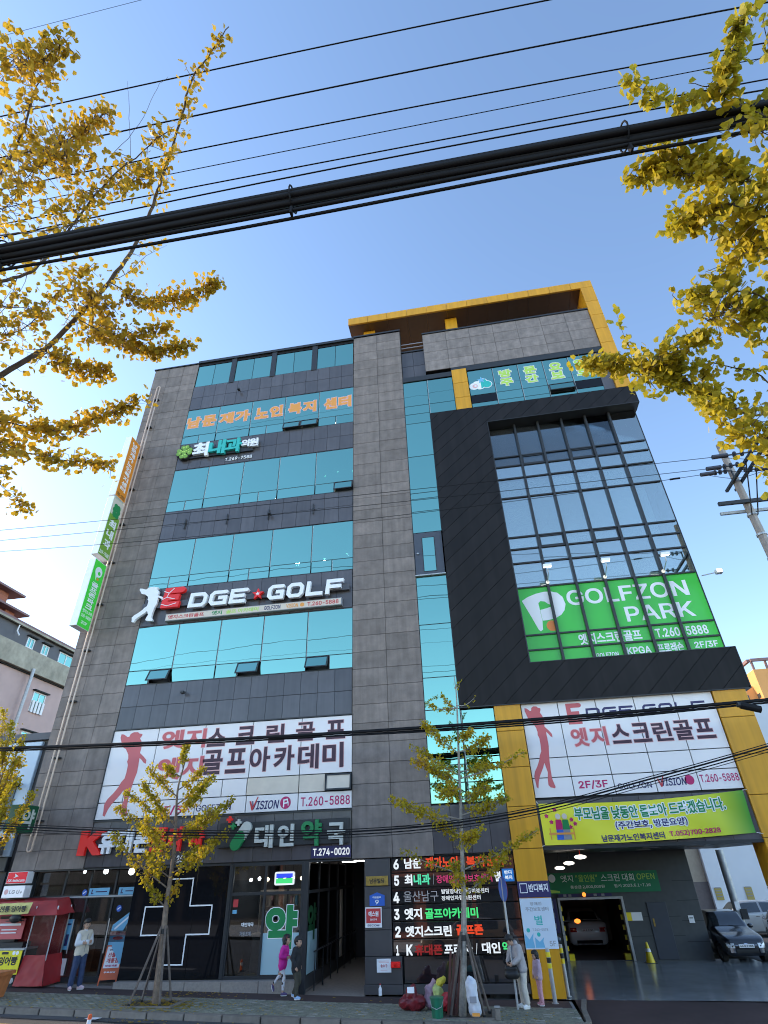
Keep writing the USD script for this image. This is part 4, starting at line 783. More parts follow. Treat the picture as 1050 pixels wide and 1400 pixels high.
# pharmacy inside
for k in range(3):
    t = thing('medicine_shelf', ['pharmacy shelf of small boxes behind the left pane', 'pharmacy shelf of small boxes behind the green letter', 'pharmacy shelf of small boxes at the back by the corridor'][k], 'shelf', ((-7.9, -6.9, -6.3)[k], (2.6, 2.8, 4.6)[k], .3))
    obj('shelf_frame', [bx(-.45, -.42, 0, .3, 0, 2.2), bx(.42, .45, 0, .3, 0, 2.2), bx(-.42, .42, .27, .3, 0, 2.2)]+[bx(-.42, .42, 0, .27, z, z+.025) for z in (.1, .5, .9, 1.3, 1.7, 2.1)], 'film_tan', t)
    for mt in ('film_tan', 'print_white', 'print_skyblue', 'print_pink'):
        ms = []
        for z in (.13, .53, .93, 1.33, 1.73):
            for i in range(9):
                if rnd.random() < .3: h = rnd.uniform(.14, .3); ms.append(bx(-.4+i*.09, -.33+i*.09, .03, .2, z, z+h))
        obj('medicine_box_row', ms, mt, t, kind='stuff')
t = thing('pharmacy_counter', 'long pale counter across the pharmacy', 'counter', (-7.2, 1.7, .3)); obj('body', bx(-1.0, 1.0, 0, .5, 0, .98), 'interior_wall', t); obj('top', bx(-1.04, 1.04, -.04, .54, .98, 1.02), 'film_tan', t)
for i, x in enumerate(np.linspace(-8.25, -6.15, 8)):
    t = thing('pendant_bulb', 'round lit bulb in the hanging row inside the pharmacy fanlight', 'lamp', (x, 1.3, 2.82+.03*(i % 2)), 0, 'row of bulbs in the pharmacy'); obj('bulb', ball((0, 0, 0), .055), 'lamp_warm' if i in (2, 4, 6) else 'lamp_cool', t, smooth=True); obj('cord', rod((0, 0, .05), (0, 0, .45), .008), 'dark_metal', t)
for i, (x, y) in enumerate(((-8.1, 2.4), (-7.4, 3.2), (-6.9, 2.2), (-6.4, 3.4))):
    t = thing('recessed_lamp', 'flat round lamp recessed in the pharmacy ceiling', 'lamp', (x, y, 3.29), 0, 'recessed pharmacy ceiling lamps'); obj('lamp_disc', lathe([(0, 0), (.11, 0), (.11, .012), (0, .012)], 16), 'lamp_cool', t); obj('lamp_ring', lathe([(.115, -.004), (.14, -.004), (.14, .009), (.115, .009)], 16), 'white_paint', t)
# corridor
co = part_group('entrance_corridor', B)
obj('corridor_floor', tm([(-5.9, -.25, .0), (-4.0, -.25, .0), (-4.0, 7, .12), (-5.9, 7, .12)], [(0, 1, 2), (0, 2, 3)]), 'granite', co)
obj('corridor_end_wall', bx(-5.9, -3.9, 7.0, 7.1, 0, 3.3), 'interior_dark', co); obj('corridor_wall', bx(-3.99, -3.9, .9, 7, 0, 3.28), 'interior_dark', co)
for i, (a, b) in enumerate(((.12, 1.4), (1.46, 2.75), (2.81, 4.1), (4.16, 5.4), (5.46, 6.9))):
    obj('side_pane', bx(-5.886, -5.874, a, b, .40, 2.42), 'glass_shop', co); obj('side_fanlight', bx(-5.886, -5.874, a, b, 2.50, 3.22), 'glass_shop', co); obj('side_post', bx(-5.92, -5.84, b, b+.06, .1, 3.28), 'dark_metal', co)
obj('corner_post', bx(-5.99, -5.83, -.02, .12, .0, 3.29), 'dark_metal', co); obj('side_rail', [bx(-5.921, -5.841, .12, 6.9, 2.42, 2.50), bx(-5.921, -5.841, .12, 6.9, .1, .40)], 'dark_metal', co)
s = words('약', (.25, 1.2, 1.2, 2.15), .05); obj('letter_print', side(s, .003, -5.873), 'print_dark_green', co) if 'print_dark_green' in MATS else (plain('print_dark_green', (.004, .05, .015), .5), obj('letter_print', side(s, .003, -5.873), 'print_dark_green', co))
obj('film_print', side(sbox(.16, .42, 1.36, 1.45), .002, -5.8735), 'film_pale', co)
t = thing('handrail', 'dark steel handrail along the glass side of the entrance corridor', 'handrail'); obj('top_rail', rod((-5.68, .4, .95), (-5.68, 6.5, 1.02), .022), 'dark_metal', t)
for y in np.arange(.5, 6.6, 1.0): obj('baluster', rod((-5.68, y, .02), (-5.68, y, .97), .016), 'dark_metal', t)
t = thing('corridor_lamp', 'long flat lit ceiling lamp in the entrance corridor', 'lamp', (-4.75, 1.9, 3.27)); obj('diffuser', bx(-.42, .42, -.09, .09, -.03, 0), 'lamp_cool', t); obj('housing', bx(-.44, .44, -.11, .11, 0.001, .028), 'white_paint', t)
t = thing('corridor_lamp', 'small round lit lamp at the inner end of the corridor ceiling', 'lamp', (-4.2, 3.5, 3.26)); obj('diffuser', lathe([(0, -.03), (.1, -.03), (.1, 0), (0, 0)], 14), 'lamp_cool', t); obj('housing', lathe([(.0, .001), (.12, .001), (.12, .03), (0, .03)], 14), 'white_paint', t)
# tiled pillar with plates
pt = part_group('tiled_pillar', B)
zs = [.03, .85, 1.47, 2.0, 2.56, 3.28]
for a, b in zip(zs[1:-1], zs[2:]): obj('pillar_tile', cbx(-4.02, -3.2, 0.0, .9, a+.004, b-.004, .008), 'pillar_tile', pt)
obj('pillar_tile', cbx(-4.02, -2.92, -.03, .9, .22, .846, .008), 'pillar_tile', pt); obj('pillar_tile', cbx(-4.04, -2.90, -.05, .9, .0, .215, .008), 'pillar_tile', pt)
t = thing('gold_plaque', 'brass nameplate with dark engraved letters at the top of the pillar', 'plaque'); plain('brass', (.42, .28, .07), .4, metal=.7, noise=.25, nscale=12); obj('plate', cbx(-3.97, -3.27, -.03, 0, 2.57, 2.82, .008), 'brass', t); letters(t, '남문빌딩', (-3.85, -3.39, 2.63, 2.76), -.03, .004, 'print_black')
t = thing('address_plate', 'blue house number plate with a peaked top and white figure 9', 'plaque'); obj('plate', plate(Polygon([(-3.86, 2.06), (-3.39, 2.06), (-3.39, 2.32), (-3.625, 2.40), (-3.86, 2.32)]), 0, .02), 'print_blue', t); letters(t, '9', (-3.69, -3.57, 2.10, 2.21), -.02, .003, 'print_white', .02, True); letters(t, '대공원로', (-3.76, -3.5, 2.25, 2.30), -.02, .003, 'print_white')
t = thing('security_sign', 'red and white security company sign on the pillar', 'sign'); obj('plate', bx(-4.0, -3.49, -.02, 0, 1.53, 2.03), 'print_white', t); obj('red_field', bx(-3.97, -3.52, -.023, -.0205, 1.64, 2.0), 'print_red', t); letters(t, '에스원', (-3.90, -3.59, 1.80, 1.93), -.0235, .002, 'print_white', .04); letters(t, '경비구역', (-3.85, -3.64, 1.70, 1.75), -.0235, .002, 'print_white', .02); letters(t, 'SECOM', (-3.93, -3.57, 1.56, 1.61), -.0205, .002, 'print_navy', .03, True)
t = thing('notice_plate', 'white square notice with rosy lines low on the pillar', 'plaque'); obj('plate', bx(-3.66, -3.24, -.05, -.03, .49, .80), 'print_white', t); letters(t, '송수구', (-3.55, -3.35, .60, .68), -.05, .002, 'print_red', .02); obj('line_print', [bx(-3.6, -3.3, -.053, -.0505, .71, .72), bx(-3.6, -3.3, -.053, -.0505, .745, .755), bx(-3.55, -3.35, -.053, -.0505, .54, .55)], 'print_pink', t)
t = thing('fire_inlet', 'red twin fire service inlet beside the notice', 'valve', (-3.1, -.03, .66)); obj('coupling', [rod((-.08, 0, 0), (-.08, -.13, 0), .045), rod((.08, 0, 0), (.08, -.13, 0), .045)], 'red_letter', t); obj('flange', bx(-.15, .13, -.02, 0, -.07, .07), 'red_letter', t)
t = thing('bottle', 'small white plastic bottle left on the pillar base', 'bottle', (-3.55, -.17, .0)); obj('body', lathe([(0, 0), (.045, 0), (.05, .02), (.05, .15), (.02, .2), (.02, .23), (0, .23)], 14), 'print_white', t, smooth=40); obj('cap', lathe([(.0, .231), (.024, .231), (.024, .26), (0, .26)], 12), 'print_red', t)
# illuminated floor directory
t = thing('floor_directory', 'black glossy board of six glowing rows of floor tenants beside the pillar', 'sign')
def lean(m):
    v = m.vertices.copy(); v[:, 1] += (v[:, 2]-.83)*math.tan(math.radians(1.0)); return tm(v, m.faces)
ROW = [3.28, 2.88, 2.49, 2.08, 1.66, 1.24, .86]
for i in range(6):
    obj('row_panel', lean(cbx(-3.16, .64, .0, .05, ROW[i+1]+.012, ROW[i]-.012, .006)), 'black_board', t)
obj('lower_glass', lean(cbx(-2.86, .64, .02, .06, .24, .84, .006)), 'black_board', t); obj('board_back', bx(-3.18, .66, .10, .3, .2, 3.29), 'joint', t); obj('sill', cbx(-2.88, .66, -.06, .3, .0, .22, .01), 'pillar_tile', t)
def led(tx, rc, mt, bold=.03, latin=False):
    m = lean(plate(words(tx, rc, bold, latin), 0.0, .02)); v = m.vertices; v[:, 1] -= .001; obj('led_lettering', tm(v, m.faces), mt, t)
o6 = (520, 1160, 5.25)
led('6', (-3.088,-2.921,2.977,3.24), 'led_white', .04, True); led('남문', (-2.749,-2.204,2.985,3.26), 'led_white'); led('재가노인', (-2.065,-1.056,2.96,3.276), 'led_orange'); led('복지센터', (-0.799,0.331,2.974,3.262), 'led_orange')
led('5', (-3.082,-2.927,2.55,2.817), 'led_white', .04, True); led('최', (-2.752,-2.514,2.551,2.833), 'led_white'); led('내과', (-2.467,-1.952,2.562,2.836), 'led_mint'); led('/', (-1.866,-1.823,2.558,2.831), 'led_grey', .0, True); led('장애인주간보호센터', (-1.761,-0.061,2.584,2.792), 'led_pink', .015); led('별', (0.016,0.211,2.588,2.84), 'led_white')
led('4', (-3.121,-2.937,2.115,2.388), 'led_white', .04, True); led('울산남구', (-2.799,-1.738,2.138,2.405), 'led_grey', .0); led('발달장애인성공치료센터', (-1.636,-0.21,2.31,2.434), 'led_white', .01); led('장애인자립지원센터', (-1.642,-0.471,2.151,2.267), 'led_white', .01)
led('3', (-3.111,-2.951,1.705,1.97), 'led_white', .04, True); led('엣지', (-2.793,-2.267,1.706,1.981), 'led_white'); led('골프아카데미', (-2.173,-0.588,1.709,1.968), 'led_green')
led('2', (-3.097,-2.928,1.286,1.547), 'led_white', .04, True); led('엣지스크린', (-2.789,-1.411,1.29,1.548), 'led_white'); led('골프존', (-1.274,-0.487,1.308,1.556), 'led_orange', .05)
led('1', (-3.086,-3.0,0.867,1.103), 'led_white', .04, True); led('K', (-2.778,-2.585,0.862,1.115), 'led_white', .04, True); led('휴대폰', (-2.53,-1.722,0.862,1.111), 'led_red'); led('프라자', (-1.667,-0.85,0.868,1.116), 'led_white'); led('/', (-0.748,-0.702,0.872,1.12), 'led_white', .0, True); led('대인', (-0.574,-0.051,0.884,1.133), 'led_white'); led('약', (0.011,0.243,0.902,1.147), 'led_green')
t = thing('small_lit_sign', 'small glowing blue square sign at the right end of the directory', 'sign'); obj('sign_box', bx(.26, .60, -.06, .04, 2.58, 2.9), 'led_blue', t); letters(t, '반디', (.32, .54, 2.76, 2.86), -.06, .002, 'led_white'); letters(t, '복지', (.32, .54, 2.63, 2.73), -.06, .002, 'led_white')
t = thing('cloth_sign', 'dark purple cloth strip with white letters tied round the left yellow column', 'banner'); obj('cloth', [bx(.66, 1.60, -.10, -.085, 2.17, 2.57)], 'print_navy', t); letters(t, '반디복지', (.98, 1.54, 2.30, 2.50), -.10, .002, 'print_white'); obj('logo_print', plate(sbox(.72, 2.28, .94, 2.52).difference(sbox(.74, 2.30, .92, 2.50)), -.10, .002), 'print_white', t)
t = thing('column_poster', 'pale blue day care poster with teal figures on the left yellow column', 'poster'); obj('sheet', bx(.665, 1.585, -.092, -.085, .97, 2.15), 'poster_blue', t) if 'poster_blue' in MATS else (plain('poster_blue', (.55, .64, .74), .5), obj('sheet', bx(.665, 1.585, -.092, -.085, .97, 2.15), 'poster_blue', t))
letters(t, '장애인', (.95, 1.28, 1.98, 2.06), -.092, .002, 'print_grey', .01); letters(t, '주간보호센터', (.80, 1.46, 1.84, 1.94), -.092, .002, 'print_grey', .01); letters(t, '별', (1.02, 1.24, 1.52, 1.74), -.092, .002, 'print_teal', .01); letters(t, 'T.242-0078', (.92, 1.36, 1.38, 1.44), -.092, .002, 'print_grey', .0, True); letters(t, '5F', (1.35, 1.52, 1.03, 1.15), -.092, .002, 'print_grey', .01, True)
for x, h in ((.80, .34), (1.08, .24)): obj('figure_print', plate(Polygon([(x-.13, 1.0), (x+.13, 1.0), (x+.10, 1.0+h*.6), (x+.14, 1.0+h), (x, 1.0+h*.55), (x-.12, 1.0+h)]), -.092, .002), 'print_skyblue', t); obj('figure_print', plate(Point(x, 1.06+h).buffer(.05), -.092, .002), 'print_teal', t)
# ---------------------------------------------------------------- the car entrance
ga = part_group('car_entrance', B)
GZ0 = -.13
obj('entrance_floor', [tm([(-.4, 0.0, -.115), (9.3, 0.0, -.2), (9.3, 8.3, -.22), (-.4, 8.3, -.15)], [(0, 1, 2), (0, 2, 3)])], 'epoxy_floor', ga)
for i in range(24):
    x = -.3+i*.395; obj('soffit_slat', bx(x+.01, x+.385, .46, 8.3, 3.36, 3.40), 'dark_metal', ga)
obj('entrance_slab', bx(-.4, 9.0, .45, 8.4, 3.41, 3.58), 'joint', ga)
GW = 7.85
obj('entrance_left_wall', bx(-.5, -.35, .35, 16, -.3, 3.4), 'sheet_grey', ga)
for a, b, c, d in ((-.35, 2.46, -.3, 3.36), (4.99, 7.05, -.3, 3.36), (2.46, 4.99, 1.80, 3.36)): obj('entrance_back_wall', bx(a, b, GW, GW+.25, c, d), 'sheet_grey', ga)
for z in (.55, 1.15): obj('wall_joint', bx(5.02, 7.04, GW-.004, GW, z, z+.012), 'joint', ga)
obj('lift_frame', [bx(2.44, 2.53, GW-.06, GW+.3, -.2, 1.84), bx(4.92, 5.01, GW-.06, GW+.3, -.2, 1.84), bx(2.53, 4.92, GW-.06, GW+.3, 1.76, 1.84)], 'galvanised', ga)
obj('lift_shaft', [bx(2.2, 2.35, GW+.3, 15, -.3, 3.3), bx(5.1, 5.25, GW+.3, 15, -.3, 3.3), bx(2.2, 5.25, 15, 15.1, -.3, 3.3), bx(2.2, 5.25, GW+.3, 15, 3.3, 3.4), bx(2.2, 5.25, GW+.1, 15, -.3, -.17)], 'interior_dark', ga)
obj('lift_kerb', [bx(2.56, 2.76, GW+.1, GW+.35, -.17, .02), bx(4.66, 4.88, GW+.1, GW+.35, -.17, .02)], 'print_yellow', ga)
for k in range(5):
    for x in (2.54, 4.84): obj('hazard_stripe', bx(x, x+.07, GW+.32, GW+.36, .1+k*.32, .26+k*.32), 'print_yellow', ga)
obj('service_door', cbx(5.86, 6.60, GW-.03, GW, -.16, 1.62, .01), 'door_metal', ga); obj('door_plate', bx(5.96, 6.02, GW-.04, GW-.031, .85, 1.1), 'brass', ga)
obj('entrance_pier', cbx(7.05, 7.88, GW+.05, GW+.9, -.3, 3.36, .01), 'sheet_grey', ga)
for z in (.35, 1.0, 1.65, 2.3): obj('pier_joint', bx(7.05, 7.88, GW+.044, GW+.05, z, z+.012), 'joint', ga)
t = thing('small_notice', 'small pale notice on the dark pier beside the car park', 'notice', (7.42, GW+.044, 1.05)); obj('sheet', bx(-.1, .1, -.01, 0, -.12, .12), 'print_white', t); obj('line_print', bx(-.07, .07, -.013, -.0105, .02, .06), 'print_grey', t)
t = thing('inner_banner', 'dark green golf event banner across the wall over the lift entrance', 'banner')
obj('cloth', bx(2.2, 6.55, GW-.03, GW-.015, 1.97, 2.68), 'banner_green', t) if 'banner_green' in MATS else (plain('banner_green', (.01, .17, .075), .5), obj('cloth', bx(2.2, 6.55, GW-.03, GW-.015, 1.97, 2.68), 'banner_green', t))
y0 = GW-.03
letters(t, '엣지', (2.72, 3.20, 2.36, 2.60), y0, .003, 'print_white', .0); letters(t, '"올인원"', (3.32, 4.18, 2.36, 2.60), y0, .003, 'print_lime', .0); letters(t, '스크린 대회', (4.32, 5.62, 2.34, 2.60), y0, .003, 'print_white', .0); letters(t, 'OPEN', (5.74, 6.42, 2.38, 2.58), y0, .003, 'print_lime', .0, True)
letters(t, '총상금 2,000,000원', (3.05, 4.40, 2.12, 2.24), y0, .003, 'print_white', .0); letters(t, '일시 2023.6.1~7.16', (4.78, 6.2, 2.14, 2.25), y0, .003, 'print_white', .0); obj('disc_print', plate(Point(2.36, 2.5).buffer(.14), y0, .003), 'print_white', t); obj('stripe_print', plate(Polygon([(2.22, 2.0), (2.6, 2.0), (2.6, 2.06), (2.22, 2.12)]), y0, .003), 'print_lime', t)
t = thing('parking_rules_board', 'dark blue board strip with white squares over the lift frame', 'sign'); obj('plate', bx(2.5, 4.6, GW-.09, GW-.07, 1.86, 1.96), 'print_navy', t); obj('square_print', [bx(x, x+.12, GW-.095, GW-.0905, 1.87, 1.95) for x in (2.7, 2.9, 3.9, 4.2)], 'print_grey', t)
t = thing('control_panel', 'tall dark control panel with pale screens left of the lift', 'panel', (2.12, GW, 0)); obj('case', cbx(-.3, .25, -.12, 0, .7, 1.82, .01), 'print_navy', t); obj('screen', [bx(-.2, .12, -.125, -.1205, 1.2, 1.36), bx(-.2, .12, -.125, -.1205, .85, 1.02), bx(-.2, .12, -.125, -.1205, 1.5, 1.75)], 'print_grey', t)
t = thing('wall_notice', 'yellow and white notice sheet on the wall right of the lift', 'notice', (5.28, GW, 1.17)); obj('sheet', bx(-.08, .32, -.012, 0, -.13, .14), 'print_white', t); obj('yellow_field', bx(-.28, -.085, -.012, 0, -.13, .14), 'print_yellow', t)
t = thing('warning_light', 'glowing orange warning light over the lift entrance', 'lamp', (3.52, GW-.12, 1.93)); obj('lens', ball((0, 0, 0), .075), 'warning_orange', t, smooth=True); obj('base', bx(-.06, .06, .03, .12, -.05, .05), 'dark_metal', t)
t = thing('warning_light', 'glowing orange lamp inside the lift left of the white car', 'lamp', (3.2, GW+1.0, 1.0)); obj('lens', ball((0, 0, 0), .08, sc=(1.6, 1, 1)), 'warning_orange', t, smooth=True); obj('bracket', bx(-.9, -.05, .02, .05, -.02, .02), 'dark_metal', t)
for i, (x, y, z, w) in enumerate(((2.96, 2.4, 3.16, .20), (2.72, 3.9, 3.0, .19), (2.52, 5.4, 2.86, .19))):
    t = thing('pendant_lamp', ['nearest of the three lit oval lamps under the entrance soffit, with a red stem', 'middle one of the three lit oval lamps under the entrance soffit', 'farthest of the three lit oval lamps under the entrance soffit'][i], 'lamp', (x, y, z)); obj('shade', ball((0, 0, 0), w, sc=(1, .6, .32)), 'lamp_lit', t, smooth=True) if 'lamp_lit' in MATS else (lamp('lamp_lit', (1.0, .93, .82), 3.0), obj('shade', ball((0, 0, 0), w, sc=(1, .6, .32)), 'lamp_lit', t, smooth=True)); obj('stem', rod((0, 0, .05), (0, 0, 3.36-z), .012), 'red_letter' if i == 0 else 'dark_metal', t)
for i, (x, y) in enumerate(((5.2, 2.0), (6.9, 3.0), (5.6, 5.0), (4.4, 5.4))):
    t = thing('soffit_fitting', 'dim flat unlit fitting in the entrance soffit', 'lamp', (x, y, 3.355), 0, 'unlit fittings in the entrance soffit'); obj('plate', bx(-.25, .25, -.12, .12, -.02, 0), 'galvanised', t)
t = thing('traffic_cone', 'yellow traffic cone standing against the wall in the car entrance', 'cone', (5.42, 7.3, gz(5.4)-.03)); obj('cone', lathe([(.16, .03), (.035, .62), (0, .64)], 20), 'print_yellow', t, smooth=30); obj('foot', bx(-.2, .2, -.2, .2, 0, .03), 'print_black', t); obj('band', lathe([(.098, .34), (.076, .44), (.08, .44), (.102, .34)], 20), 'print_white', t)
# interiors seen dimly: lit ceiling lamps behind the mirror glass
for i, (x, z, fl) in enumerate(((-6.1, 19.6, '5'), (-5.4, 19.7, '5'), (-4.65, 19.75, '5'), (-7.2, 14.75, '4'), (-5.95, 14.85, '4'), (-4.9, 14.95, '4'))):
    nm = ('lit ceiling lamp glinting through the fifth floor ribbon window', 'lit ceiling lamp glinting through the fourth floor ribbon window')[0 if fl == '5' else 1]
    t = thing('office_lamp', nm, 'lamp', (x, 0.9, z), 0, 'lamps seen through the ' + ('fifth' if fl == '5' else 'fourth') + ' floor glass'); obj('bulb', ball((0, 0, 0), .085), 'lamp_office', t, smooth=True) if 'lamp_office' in MATS else (lamp('lamp_office', (1, .92, .75), 160.0), obj('bulb', ball((0, 0, 0), .085), 'lamp_office', t, smooth=True)); obj('stem', rod((0, 0, .08), (0, 0, .7), .012), 'dark_metal', t)
for i, (x0, x1, z, y) in enumerate(((-6.6, -5.3, 23.05, .9), (-10.1, -9.4, 18.35, .8), (-9.1, -8.5, 18.42, .8))):
    t = thing('office_panel_light', ('long pale ceiling panel light glowing in the sixth floor window', 'left one of two pale panel lights glowing low in the fifth floor window', 'right one of two pale panel lights glowing low in the fifth floor window')[i], 'lamp', (x0, y, z)); obj('panel', tm([(0, 0, 0), (x1-x0, 0, .1), (x1-x0, .4, .12), (0, .4, .02)], [(0, 2, 1), (0, 3, 2)]), 'lamp_panel', t) if 'lamp_panel' in MATS else (lamp('lamp_panel', (1, .95, .72), 42.0), obj('panel', tm([(0, 0, 0), (x1-x0, 0, .1), (x1-x0, .4, .12), (0, .4, .02)], [(0, 2, 1), (0, 3, 2)]), 'lamp_panel', t)); obj('frame', bx(-.02, x1-x0+.02, .41, .44, .0, .15), 'white_paint', t)
# ---------------------------------------------------------------- trees
LEAF_K = 1.9
def leafmat(name, ramp, tr=0.35):
    mat(name, {'g': ('geometry', {}), 'r': ('rgb_ramp', {'ramp': ramp}), 'n': ('noise_texture', {'scale': 1.3, 'detail': 2.0}), 'ad': ('math', {'math_type': 'multiply_add', 'value2': 0.5, 'value3': 0.0}), 'mr': ('map_range', {'from_min': .25, 'from_max': .75, 'to_min': 0.0, 'to_max': 0.5}), 'a2': ('math', {'math_type': 'add', 'use_clamp': True}),
        'p': ('principled_bsdf', {'roughness': 0.55, 'specular_ior_level': 0.35}), 't': ('translucent_bsdf', {}), 'x': ('mix_closure', {'fac': tr})},
        [('g.random_per_island', 'ad.value1'), ('g.position', 'n.vector'), ('n.fac', 'mr.value'), ('ad.value', 'a2.value1'), ('mr.result', 'a2.value2'), ('a2.value', 'r.fac'), ('r.color', 'p.base_color'), ('r.color', 't.color'), ('p.BSDF', 'x.closure1'), ('t.BSDF', 'x.closure2')], surface='x.closure')
leafmat('leaf_gold', [(0, (.34, .25, .02)), (.35, (.56, .36, .03)), (.7, (.70, .42, .04)), (1, (.78, .48, .07))], .5)
leafmat('leaf_olive', [(0, (.32, .30, .02)), (.4, (.54, .42, .03)), (.75, (.66, .46, .04)), (1, (.72, .43, .05))], .52)
leafmat('leaf_green_gold', [(0, (.36, .33, .02)), (.35, (.58, .43, .025)), (.6, (.78, .47, .035)), (1, (.86, .48, .05))], .5)
plain('bark', (.20, .145, .105), .9, noise=.35, nscale=9, bump=.8, bscale=30)
plain('bark_pale', (.30, .27, .23), .9, noise=.35, nscale=9, bump=.6, bscale=30)
FAN = np.array([(0, 0, 0), (-.62, .52, .10), (-.42, .92, .03), (-.06, .98, -.05), (0, .74, -.04), (.06, .98, -.05), (.42, .92, .03), (.62, .52, .10)])
FANF = np.array([(0, 2, 1), (0, 3, 2), (0, 4, 3), (0, 5, 4), (0, 6, 5), (0, 7, 6)])
def make_leaves(pos, size, R_, droop=.5):
    n = len(pos); z = R_.normal(size=(n, 3)); z /= np.linalg.norm(z, axis=1, keepdims=True)
    u = R_.normal(size=(n, 3)); u[:, 2] -= droop*1.6; u /= np.linalg.norm(u, axis=1, keepdims=True)      # the fan opens outward and down
    s = np.cross(u, z); s /= np.linalg.norm(s, axis=1, keepdims=True)+1e-9; w = np.cross(s, u)
    sz = size*R_.uniform(.7, 1.25, n)
    cur = R_.uniform(-.5, 1.3, n)
    v = pos[:, None] + sz[:, None, None]*(FAN[None, :, 0:1]*s[:, None] + (FAN[None, :, 1:2]*u[:, None]) + (FAN[None, :, 2:3]*cur[:, None, None]*2.2)*w[:, None])
    return v                                   # n x 8 x 3
def leaf_mesh(v):
    n = len(v); f = (FANF[None] + 8*np.arange(n)[:, None, None]).reshape(-1, 3); return tm(v.reshape(-1, 3), f)
def along(pl, n, R_):
    pl = np.asarray(pl, float); d = np.r_[0, np.cumsum(np.linalg.norm(np.diff(pl, axis=0), axis=1))]
    return lambda t: np.stack([np.interp(t*d[-1], d, pl[:, k]) for k in range(3)], -1)
def spray_leaves(pl, n, spread, R_, t0=0.0, cluster=3, taper=.6):
    f = along(pl, n, R_); k = max(1, n//cluster); t = t0+(1-t0)*R_.random(k)
    c = f(t) + R_.normal(size=(k, 3))*spread*(1-taper*t[:, None]); twigs = [(f(a), b) for a, b in zip(t, c)]
    p = np.repeat(c, cluster, axis=0) + R_.normal(size=(k*cluster, 3))*.04
    return p, twigs
plain('bark_dark', (.085, .065, .05), .9, noise=.4, nscale=9, bump=.8, bscale=30)
def big_tree(label, group_seed, base, trunk, limbs, leafm, size, dens=1.0, cat_='tree'):
    R_ = np.random.default_rng(group_seed); t = thing('ginkgo_tree', label, cat_, (0, 0, 0))
    obj('trunk', tube(smoothline(trunk, 6), np.linspace(.17, .06, (len(trunk)-1)*6+1), 12), 'bark', t, smooth=True)
    P_, tw = [], []
    for pl, r0, r1, n, sp, t0 in limbs:
        q = smoothline(pl, 5); q = q + R_.normal(size=q.shape)*.006
        if r0 > 0: obj('limb', tube(q, np.linspace(r0*.78, r1*.8, len(q)), 7), 'bark_dark', t, smooth=True)
        if n:
            p, w = spray_leaves(q, int(n*LEAF_K*dens), sp*1.22, R_, t0); P_.append(p); tw += w
    tws = []
    for a, b in tw:
        if R_.random() < .55:
            m = (a+b)/2 + R_.normal(size=3)*.02; tws.append(tube([a, m, b], [.006, .004, .0025], 3, False))
    obj('twigs', cat(tws), 'bark_dark', t, kind='stuff')
    P_ = np.vstack(P_); V = make_leaves(P_, size, R_)
    c = np.array([0, -20.3, 2.914]); order = np.argsort(np.linalg.norm(P_ - c, axis=1))
    for i in order[:290]: obj('leaf', leaf_mesh(V[i:i+1]), leafm, t)
    obj('foliage', leaf_mesh(V[order[290:]]), leafm, t, kind='stuff')
    return t
tL = [(-9.0, -15.4, .05), (-8.9, -15.45, 3.0), (-8.7, -15.6, 5.6), (-8.5, -15.7, 8.5), (-8.3, -15.9, 13.0)]
